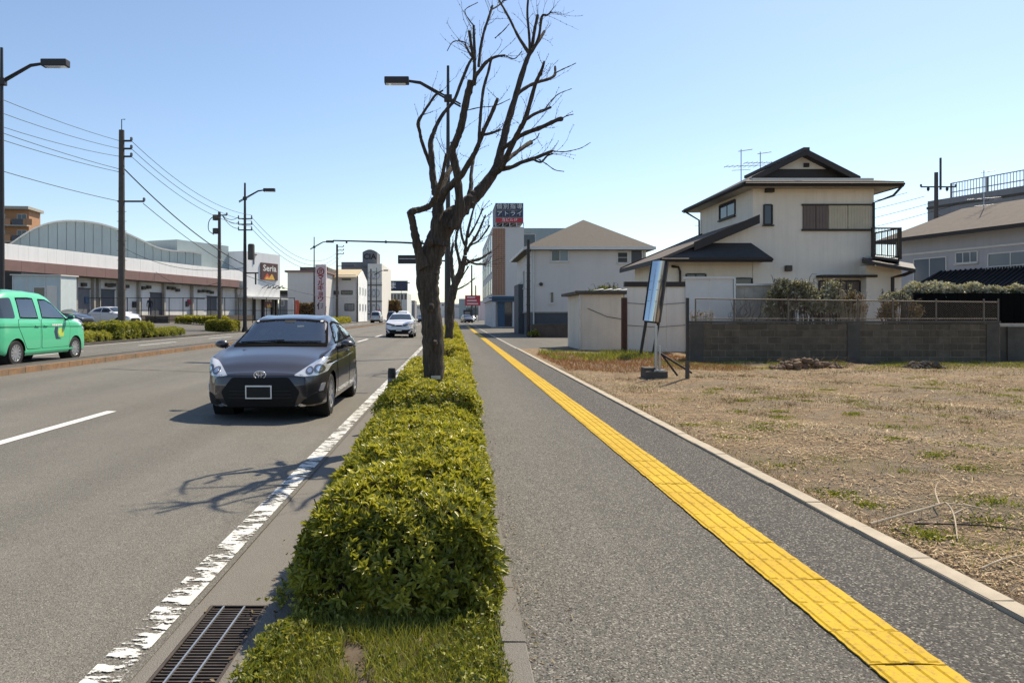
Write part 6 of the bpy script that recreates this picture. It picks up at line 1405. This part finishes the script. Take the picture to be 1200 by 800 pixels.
for x, y in pr_:
    a_, Y_ = wa(x); top.append((a_, EYE-(y-CY)*Y_/F-.72))
pl_ = smooth_path([(a_, 0, z) for a_, z in top], 3)
na = 24; L0, L1 = pl_[0].x, pl_[-1].x; axs = [p.x for p in pl_]; azs = [p.z for p in pl_]
MB().slab([(L0, .05, 4)]+[tuple(p+Vector((0, .05, -.12))) for p in pl_]+[(L1, .05, 4)], (0, 12, 0)).build('wall', M['blue_grey'], WH)
for k in range(na):                                          # cladding sheets
    u0, u1 = L0+(L1-L0)*k/na+.03, L0+(L1-L0)*(k+1)/na-.03; us = np.linspace(u0, u1, 5)
    MB().slab([(u0, -.04, 4.2), (u1, -.04, 4.2)]+[(u, -.04, float(np.interp(u, axs, azs))-.06) for u in us[::-1]], (0, .07, 0)).build('cladding_sheet', M['blue_grey'], WH)
b = MB()
for p, q in zip(pl_, pl_[1:]): b.slab([p+Vector((0, -.35, .06)), q+Vector((0, -.35, .06)), q+Vector((0, 12.2, .06)), p+Vector((0, 12.2, .06))], (0, 0, -.16))
b.build('roof', M['trim_white'], WH)
AH = thing('apartment_block', 'orange brick apartment block with balconies at the far left', 'building', (W(-60, 0, 130).x, 130, 0), math.radians(6)); aw = 13.6; zt_ = EYE-(245-CY)*130/F
MB().box(0, 0, 0, aw, 4.5, zt_).build('wall', M['orange_wall'], AH); MB().box(-.5, -1.6, zt_, aw+.6, 4.6, zt_+.5).build('roof', M['concrete'], AH)
for f in range(7):
    z = zt_-2.9*(f+1)
    if z < 1: break
    MB().box(0, -1.5, z-.15, aw+.3, 0, z+.05).build('balcony_slab', M['concrete'], AH)
    for k in range(4):
        MB().box(.3+k*3.7+1.9, -1.5, z+.05, .3+k*3.7+3.4, -1.4, z+1.15).build('balcony_panel', M['orange_wall'], AH); window(AH, (.5+k*3.7, 0, z+.15), UX, 1.6, 2.0, M['trim_white'], M['glass_dark'], 2, .08, False)
        MB().box(.3+k*3.7, -1.48, z+.05, .3+k*3.7+1.9, -1.44, z+1.1).build('balcony_glass', M['base_dark'], AH)
    MB().box(aw+.1, -1.5, z+.05, aw+.25, 0, z+1.15).build('balcony_side', M['orange_wall'], AH)
BS = thing('shed', 'pale blue prefabricated shed in the car park behind the green taxi', 'shed', (W(15, 0, 45).x, 45, .70)); bw_ = W(71, 0, 45).x-W(15, 0, 45).x; bh_ = EYE-(322-CY)*45/F-.7
MB().box(0, 0, 0, bw_, 1.9, bh_).build('wall', M['shed_blue'], BS); MB().slab([(-.1, -.15, bh_+.04), (bw_+.1, -.15, bh_+.0), (bw_+.1, 2.0, bh_+.04), (-.1, 2.0, bh_+.1)], (0, 0, -.07)).build('roof', M['trim_white'], BS)
window(BS, (W(40, 0, 45).x-BS.location.x, 0, .9), UX, .75, 1.6, M['trim_white'], M['glass_dark'], 1, .05); MB().box(W(55, 0, 45).x-BS.location.x, -.04, .55, W(67, 0, 45).x-BS.location.x, 0, 2.6).build('door', M['cream_white'], BS)
for x in (0, .9, 2.0, bw_): MB().box(x-.02, -.03, 0, x+.03, .0, bh_-.05).build('seam_strip', M['trim_white'], BS)
o = thing('parked_truck', 'dark truck cab with blue front seen between the lamp pole and the pale shed', 'truck', (W(5, 0, 48).x, 48, .70)); MB().box(-.3, 0, .5, .9, 2, 1.9).build('cab', M['navy'], o, bevel=.1); MB().box(-.35, -.02, 1.9, .95, 2, 2.35).build('visor', M['trim_white'], o, bevel=.05); MB().box(-.3, .2, 2.3, 1.0, 5, 3.6).build('cargo_box', M['black_metal'], o)
for y_ in (.5, 3.8): MB().lathe([(.1, -.5), (.45, -.45), (.45, 1.0), (.1, 1.05)], (0, y_, .45), 'x', 16).build('wheel', M['tyre'], o)
# small white shop with brown square signs
SHv = Vector((.42, 1, 0)).normalized(); SX, SYs = W(287, 0, 92).x, 92.0
SP_, _ = oriented('shop_building', 'white box shaped shop with a brown square sign and small awning lamps', 'building', SX, SYs, .5, SHv)
kk = (328-CX)/F; tt = (kk*SYs-SX)/(.42-kk); wl_ = tt*math.sqrt(1+.42**2); sh_ = EYE-(294-CY)*SYs/F-.5
MB().box(0, 0, 3.2, wl_, 14, sh_).build('wall', M['white_shop'], SP_); MB().box(0, .6, 0, wl_, 14, 3.2).build('shop_front', M['pale_wall'], SP_)
def sp_(x):
    k = (x-CX)/F; t = (k*SYs-SX)/(.42-k); return t*math.sqrt(1+.42**2), SYs+t
MB().box(-1, -1.2, 3.05, wl_+.2, .6, 3.35).build('awning', M['trim_white'], SP_)
a0, Ya = sp_(305); a1, Yb = sp_(324.5); z1 = EYE-(307.5-CY)*Ya/F-.5; z0 = EYE-(327.5-CY)*Ya/F-.5
def seria(a0, a1, z0, z1, yy, label):
    o = thing('shop_sign', label, 'sign', SP_.matrix_basis @ Vector((a0, yy, z0)), SP_.rotation_euler.z); w_, h_ = a1-a0, z1-z0
    MB().box(0, 0, 0, w_, .15, h_).build('board', M['sign_brown'], o); text(o, 'Seria', h_*.52, (w_/2, -.0, h_*.68), UX, M['sign_white'], bold=h_*.008, ext=.02, sx=w_/h_*.78)
    def tri(x0, x1, xt, zt2, m, d): MB().slab([(w_*x0, -d, h_*.02), (w_*x1, -d, h_*.02), (w_*(xt+.06), -d, h_*zt2*.8), (w_*xt, -d, h_*zt2), (w_*(xt-.08), -d, h_*zt2*.75)], (0, d*.8, 0)).build('flame', m, o)
    tri(.12, .62, .36, .40, M['flame_red'], .03); tri(.42, .80, .62, .36, M['flame_yellow'], .04); tri(.2, .5, .34, .2, M['flame_yellow'], .05)
seria(a0, a1, z0, z1, -.16, 'large brown square shop sign with white Seria lettering over orange flames')
a0, Ya = sp_(311.5); a1, Yb = sp_(321); z1 = EYE-(347-CY)*Ya/F-.5; z0 = EYE-(360-CY)*Ya/F-.5
seria(a0, a1, z0, z1, .25, 'small brown Seria sign over the shop entrance below the awning')
for x in (289, 300, 310.5, 321.5, 326): a0, _y = sp_(x); MB().box(a0, .3, 0, a0+.35, .6, 3.05).build('column', M['trim_brown'], SP_)
for x in (307, 313, 319, 324):
    a0, _y = sp_(x); b = MB().tube([(a0, 0, 4.5), (a0, -1.0, 4.9), (a0, -1.1, 4.6)], .05, 6); b.box(a0-.15, -1.3, 4.5, a0+.15, -1.0, 4.62); b.build('awning_lamp', M['black_metal'], SP_)
a0, _y = sp_(297); MB().box(a0, -.1, sh_-1.6, a0+.08, 0, sh_-.3).build('bracket', M['trim_brown'], SP_); MB().box(a0-.5, -.12, sh_-.35, a0+.6, 0, sh_-.25).build('bracket', M['trim_brown'], SP_)
MB().box(-9, 2.5, 0, -.1, 12, EYE-(291-CY)*96/F-.5).build('side_block', M['blue_grey'], SP_)
# person walking on the loading dock
def person(label, loc, h):
    root = thing('person', label, 'person', loc, math.radians(20)); s = h/1.72
    J = {'pelvis': ((0, 0, .92), .13), 'waist': ((0, .01, 1.10), .125), 'chest': ((0, .01, 1.32), .155), 'neck': ((0, 0, 1.47), .055), 'skull': ((0, -.01, 1.56), .085), 'crown': ((0, 0, 1.67), .075)}
    for sd, q in ((1, 'l'), (-1, 'r')):
        J[q+'hip'] = ((sd*.09, 0, .86), .095); J[q+'knee'] = ((sd*.10, -.10*sd, .48), .062); J[q+'ankle'] = ((sd*.10, .08*sd, .08), .042); J[q+'toe'] = ((sd*.11, .08*sd-.16, .035), .035)
        J[q+'sh'] = ((sd*.19, .01, 1.39), .062); J[q+'elb'] = ((sd*.25, .05*sd, 1.11), .046); J[q+'wr'] = ((sd*.25, -.05+.05*sd, .88), .032); J[q+'hand'] = ((sd*.245, -.07+.05*sd, .78), .03)
    names = list(J); E_ = [('pelvis', 'waist'), ('waist', 'chest'), ('chest', 'neck'), ('neck', 'skull'), ('skull', 'crown')]
    for q in 'lr': E_ += [('pelvis', q+'hip'), (q+'hip', q+'knee'), (q+'knee', q+'ankle'), (q+'ankle', q+'toe'), ('chest', q+'sh'), (q+'sh', q+'elb'), (q+'elb', q+'wr'), (q+'wr', q+'hand')]
    me = bpy.data.meshes.new('body'); me.from_pydata([Vector(J[n][0])*s for n in names], [(names.index(a), names.index(b)) for a, b in E_], []); o = link('body', me, root); me.materials.append(M['cloth_dark'])
    sk = o.modifiers.new('skin', 'SKIN'); 
    for i, n in enumerate(names): me.skin_vertices[0].data[i].radius = (J[n][1]*s,)*2
    me.skin_vertices[0].data[0].use_root = True; o.modifiers.new('sub', 'SUBSURF').levels = 1
    bm = bmesh.new(); bmesh.ops.create_uvsphere(bm, u_segments=12, v_segments=8, radius=.105*s); 
    for v in bm.verts: v.co = Vector((v.co.x*.9, v.co.y+.015, v.co.z*1.0+1.64*s))
    me = bpy.data.meshes.new('hair'); bm.to_mesh(me); bm.free(); me.materials.append(M['hair']); link('hair', me, root)
p_ = W(175.6, 369, 71); person('person in dark clothes walking along the loading dock by the store', (p_.x, p_.y, 1.47), 1.72)
# dock wall planter and steel fence in front of the store
dw = thing('stone_wall', 'low brown stone retaining wall in front of the loading bays', 'wall', (W(170, 0, 66).x, 66, .7)); 
L_ = W(216, 0, 70).x-W(170, 0, 66).x; me = MB().box(.02, 0, .01, .78, .3, .22).mesh('stone', M['brown_wall'])
MB().box(0, .05, 0, L_, .3, .66).build('core', M['concrete_dark'], dw)
for r in range(3):
    for k in range(int(L_/.8)-1): q = link('stone', me, dw); q.location = (k*.8+(.4 if r % 2 else 0), rnd.uniform(-.02, .02), r*.23)
sf = thing('steel_fence', 'thin dark steel fence of slim posts in front of the long store', 'fence', (W(240, 0, 66).x, 66, .72)); fx0, fx1 = W(84, 0, 66).x-sf.location.x, W(345, 0, 66).x-sf.location.x
for k in range(17): MB().box(fx0+(fx1-fx0)*k/16-.03, -.03, 0, fx0+(fx1-fx0)*k/16+.03, .03, 2.35).build('post', M['black_metal'], sf)
for z in (2.28, 1.15, .3): MB().box(fx0, -.02, z, fx1, .02, z+.05).build('rail', M['black_metal'], sf)
# bushes at the roadside
hedge('roadside_bush', 'yellow green grassy bush at the roadside under the dark utility pole', -17.7, -16.0, 34.5, 38.8, .28, 1.02, 150, .16, .04, M['weed'], 5, None, .55, 'bush', .14, seed=61)
hedge('roadside_bush', 'low brownish bush strip just right of the grassy bush', -17.3, -16.0, 39.0, 43.5, .28, .66, 150, .13, .035, M['weed'], 5, None, .6, 'bush', .12, seed=62)
hedge('roadside_bush', 'low yellow grass clump beside the nose of the green taxi', -17.6, -16.1, 30.5, 34.3, .28, .62, 140, .14, .03, M['weed'], 5, None, .8, 'bush', .12, seed=63)
hedge('roadside_hedge', 'neatly clipped round roadside hedge left of the dark hatchback roof', -17.8, -15.9, 52.0, 54.2, .25, 1.05, 200, .12, .05, M['leaf_far'], 5, None, .3, 'hedge', .06, seed=64)
hedge('roadside_hedge', 'long low roadside hedge behind the white crossover lane, across the road', -17.2, -15.9, 88, 112, .25, .95, 30, .3, .12, M['leaf_far'], 5, None, .4, 'hedge', .1, seed=65)
hedge('roadside_hedge', 'dark strip of low hedge along the steel fence of the store', W(206, 0, 63).x, W(262, 0, 63).x, 63, 64.2, .7, 1.25, 50, .25, .1, M['leaf_far'], 5, None, .3, 'hedge', .1, seed=66)
# ---- middle distance
def block(name, label, x0, x1, ytop, Y, m, depth=12, z=0, cat='building', wins=(), roof=None, ang=0):
    o = thing(name, label, cat, (W(x0, 0, Y).x, Y, z), ang); w_ = W(x1, 0, Y).x-W(x0, 0, Y).x; h_ = EYE-(ytop-CY)*Y/F-z
    MB().box(0, 0, 0, w_, depth, h_).build('wall', M[m], o)
    for (a, b_, c, d, fm, gm, n_) in wins:
        p = W(a, c, Y); q = W(b_, d, Y); window(o, (p.x-o.location.x, 0, p.z-z), UX, q.x-p.x, q.z-p.z, M[fm], M[gm], n_, .12, False)
    if roof: MB().box(-.4, -.4, h_, w_+.4, depth+.4, h_+roof[0]).build('roof', M[roof[1]], o)
    return o, w_, h_
o, w_, h_ = block('warehouse', 'large grey windowless warehouse beside the pink pillar sign', 337, 379, 319, 118, 'grey_wall', 25, .3, roof=(.3, 'fascia_brown')); MB().tube([(w_*.85, -.1, h_), (w_*.85, -.1, h_*.55), (w_*.78, -.1, h_*.5), (w_*.78, -.1, 0)], .12, 8).build('drainpipe', M['concrete_dark'], o); MB().box(w_*.2, 4, h_+.3, w_, 18, h_+1.1).build('roof_ridge', M['roof_brown'], o)
o, w_, h_ = block('apartment_house', 'grey walled building with pale yellow sloped roof behind the pink pillar sign', 379, 417, 322, 128, 'grey_wall', 14, .2, wins=((400, 413, 345, 340.5, 'concrete_dark', 'glass_dark', 4), (382, 397, 345, 341, 'concrete_dark', 'glass_dark', 3), (401, 411, 328, 325, 'concrete_dark', 'glass_dark', 2), (404, 415, 364, 356, 'concrete_dark', 'glass_blue', 3)))
MB().slab([(-.6, -1.2, h_-.4), (w_+.2, -1.2, h_-.4), (w_+.2, 7, h_+1.4), (-.6, 7, h_+1.4)], (0, 0, -.25)).build('roof', mat('roof_pale_yellow', (.52, .42, .26), .8), o)
MB().slab([(w_+.05, 0, 0), (w_+.05, 14, 0), (w_+.05, 14, h_-.5), (w_+.05, 7, h_+1.1), (w_+.05, 0, h_-.5)], (.3, 0, 0)).build('gable_wall', M['white_shop'], o)
for z in (2.0, 5.0):
    for k in range(3): window(o, (w_+.35, 2.2+k*4.2, z), Vector((0, 1, 0)), 1.3, 1.3, M['trim_white'], M['glass_blue'], 1, .1, False)
o, w_, h_ = block('office_block', 'dark grey building with letters on a rounded roof tower beyond the yellow roof', 400, 431, 307, 165, 'grey_dark_wall', 26, 0)
tw0 = W(425, 0, 165).x-o.location.x; tww = W(442, 0, 165).x-W(425, 0, 165).x; th = EYE-(294-CY)*165/F
MB().slab([(tw0, -.3, h_-1)]+[(tw0+tww*t, -.3, th+.6*math.sin(PI*t)-.3) for t in np.linspace(0, 1, 9)]+[(tw0+tww, -.3, h_-1)], (0, 7, 0)).build('tower', M['grey_dark_wall'], o)
text(o, 'CIA', 1.75, (tw0+tww*.5, -.32, h_+1.15), UX, M['black_plastic'], bold=.04, ext=.03)
o, w_, h_ = block('pink_building', 'pale pinkish building with round emblems and horizontal bands, before the navy signboard', 431, 447.5, 309, 163, 'cream_white', 24, 0)
for z in (.34, .62, .12): MB().box(-.1, -.12, h_*z, w_+.05, 0, h_*z+.25).build('band', M['concrete_dark'], o)
for z in (.80, .49, .23):
    for k in range(2): MB().lathe([(.95, 0), (.95, -.15), (.78, -.15), (.78, 0)], (w_*.28+k*.9, 0, h_*z), 'y', 20, cap=False).build('emblem', M['grey_plaster'], o)
MB().box(w_*.62, -.3, .5, w_*.9, -.05, 2.6).build('notice', M['red'], o)
o, w_, h_ = block('store_block', 'store with navy board of white kana lettering above a row of slit windows', 447.5, 477, 343, 205, 'trim_white', 22, 0)
zB0, zB1 = EYE-(341-CY)*205/F, EYE-(329-CY)*205/F
MB().box(.1, -.5, zB0, w_+.2, .3, zB1).build('signboard', M['navy'], o); text(o, 'るやま', 2.1, (w_*.15, -.52, (zB0+zB1)/2), UX, M['sign_white'], bold=.05, ext=.03); text(o, 'スーツ', 1.0, (w_*.80, -.52, zB0*.45+zB1*.55), UX, M['concrete_bldg'], ext=.03) if False else None
for k in range(7): window(o, (.4+k*w_/7.2, 0, EYE-(351-CY)*205/F), UX, .75, 1.6, M['trim_white'], M['glass_dark'], 1, .08, False)
MB().box(.2, -.2, 0, w_*.8, .0, 3.4).build('shop_front', M['brown_wall'], o)
PS = thing('pillar_sign', 'tall pink pillar sign with red kana column and round red logo', 'sign', (W(369.5, 0, 96).x, 96, .25)); w_ = W(382, 0, 96).x-W(369.5, 0, 96).x; h_ = EYE-(310-CY)*96/F-.25
MB().box(0, 0, .5, w_, .5, h_).build('board', M['sign_pink'], PS); MB().box(.1, .1, 0, w_-.1, .4, .5).build('base', M['concrete'], PS)
zt2 = lambda y: EYE-(y-CY)*96/F-.25
for ch_, y in zip('マルキョウ', (325.5, 332, 338, 344, 350.5)): text(PS, ch_, .80, (w_*.5, 0, zt2(y)), UX, M['crimson'], bold=.025, ext=.02, sx=1.12)
text(PS, '伊', 1.0, (w_*.5, 0, zt2(359)), UX, M['black_plastic'], bold=.02, ext=.02)
b = MB(); R_ = .42; b.tube([(w_*.5+R_*math.cos(t), -.03, zt2(318)+R_*1.05*math.sin(t)) for t in np.linspace(0, 2*PI, 29)], .075, 6, cap=False)
b.tube([(w_*.5-.14, -.03, zt2(318)-.25), (w_*.5-.06, -.03, zt2(318)+.2)], .05, 6); b.tube([(w_*.5+.06, -.03, zt2(318)-.25), (w_*.5+.14, -.03, zt2(318)+.2)], .05, 6); b.tube([(w_*.5-.2, -.03, zt2(318)+.15), (w_*.5+.2, -.03, zt2(318)+.2)], .05, 6)
tag(b.build('logo', M['crimson'], PS), kind='stuff')
# banners and small clutter near the shop
for k, (x, m, lb) in enumerate(((342.5, 'sign_white', 'left white banner flag standing near the grey warehouse'), (345.5, 'flame_red', 'reddish banner flag standing near the grey warehouse'))):
    o = thing('banner_flag', lb, 'banner', (W(x, 0, 100).x, 100, .4)); MB().tube([(0, 0, 0), (0, 0, 3.2)], .03, 6).build('mast', M['steel'], o); MB().slab([(0, 0, 1.0), (.55, .03, 1.0), (.6, -.02, 2.1), (.55, .02, 3.1), (0, 0, 3.1)], (0, .01, 0)).build('cloth', M[m], o)
block('small_building', 'small dark roofed house between the white shop and the grey warehouse', 327, 341, 345, 125, 'concrete_bldg', 8, .3, wins=((329, 333, 358, 352, 'trim_white', 'glass_dark', 1),), roof=(.7, 'trim_brown'))
hedge('distant_shrub', 'brown distant shrubs beside the grey warehouse', W(347, 0, 112).x, W(368, 0, 112).x, 112, 114, .3, 3.0, 16, .5, .2, M['leaf_brown'], 5, None, .4, 'shrub', .3, seed=71)
hedge('distant_shrub', 'reddish brown far shrubs under the navy signboard', W(449, 0, 180).x, W(466, 0, 180).x, 180, 183, .2, 4.5, 10, .8, .3, M['leaf_brown'], 5, None, .3, 'shrub', .4, seed=72)
RB = thing('billboard', 'distant red billboard on posts beyond the pavement', 'sign', (W(545, 0, 150).x, 150, .1)); w_ = W(563, 0, 150).x-W(545, 0, 150).x; zA, zB_ = EYE-(358-CY)*150/F-.1, EYE-(346-CY)*150/F-.1
MB().box(0, 0, zA, w_, .3, zB_).build('board', M['red'], RB)
for k in range(3): MB().box(w_*.12, -.04, zA+.25+k*.65, w_*(.85-.1*k), 0, zA+.52+k*.65).build('text_line', M['sign_pink'], RB)
for x in (.15, .5, .85): MB().box(w_*x-.06, .05, 0, w_*x+.06, .2, zA).build('post', M['concrete_bldg'], RB)
o = thing('billboard', 'dark low signboard under the red billboard', 'sign', (W(543, 0, 146).x, 146, .1)); w_ = W(554, 0, 146).x-W(543, 0, 146).x; MB().box(0, 0, 1.2, w_, .3, 2.4).build('board', M['black_metal'], o); MB().box(.1, .05, 0, .3, .2, 1.2).build('post', M['black_metal'], o); MB().box(w_-.3, .05, 0, w_-.1, .2, 1.2).build('post', M['black_metal'], o); MB().box(w_*.15, -.03, 1.6, w_*.7, 0, 2.0).build('text_line', M['concrete_bldg'], o)
block('office_block', 'distant blue grey office left of the red billboard', 538, 546, 350, 230, 'blue_grey', 10); block('small_building', 'distant pink shop right of the red billboard', 562, 570, 353, 190, 'sign_pink', 8)
FAR = [(478, 486, 352, 260, 'concrete_bldg', 'far pale block just right of the navy signboard store'), (486, 494, 357, 320, 'white', 'far white low building left of the big trunk'), (494, 501, 355, 300, 'grey_wall', 'far grey block at the end of the road'), (501, 512, 358, 400, 'concrete_bldg', 'far low block behind the big trunk'), (512, 526, 354, 350, 'white', 'far white block behind the second tree'),
       (531, 538, 356, 280, 'grey_wall', 'far grey building above the pavement vanishing point'), (570, 577, 359, 240, 'concrete_bldg', 'far block beside the white office'), (462, 478, 351, 330, 'grey_wall', 'far grey block behind the navy signboard store'), (755, 775, 352, 120, 'grey_wall', 'low far block behind the shed')]
for x0, x1, y, Y, m, lb in FAR:
    block('far_building', lb, x0, x1, y, Y, m, 15, 0, wins=tuple((x0+(x1-x0)*(k+.2)/3, x0+(x1-x0)*(k+.75)/3, y+4.5, y+2, 'trim_white', 'glass_dark', 1) for k in range(3)))
# far wooded hills, bluish haze put into their colour
V = []; Fs = []; n = 90
for i in range(n+1):
    a = -1.25+2.5*i/n; r = 5200; hh = 60+70*abs(math.sin(3.1*a+.4))*abs(math.sin(7.3*a+1))+18*math.sin(23*a)+8*math.sin(51*a)
    V += [(r*math.sin(a), r*math.cos(a), -5), (r*math.sin(a), r*math.cos(a), hh*.5), ((r+500)*math.sin(a), (r+500)*math.cos(a), hh), ((r+900)*math.sin(a), (r+900)*math.cos(a), -5)]
for i in range(n):
    for k in range(3): Fs.append((4*i+k, 4*i+4+k, 4*i+5+k, 4*i+1+k))
tag(np_mesh('hills', V, Fs, mat('hazy_woods', (.10, .13, .12), .95, var=.2, scale=.01), smooth=True), kind='structure')
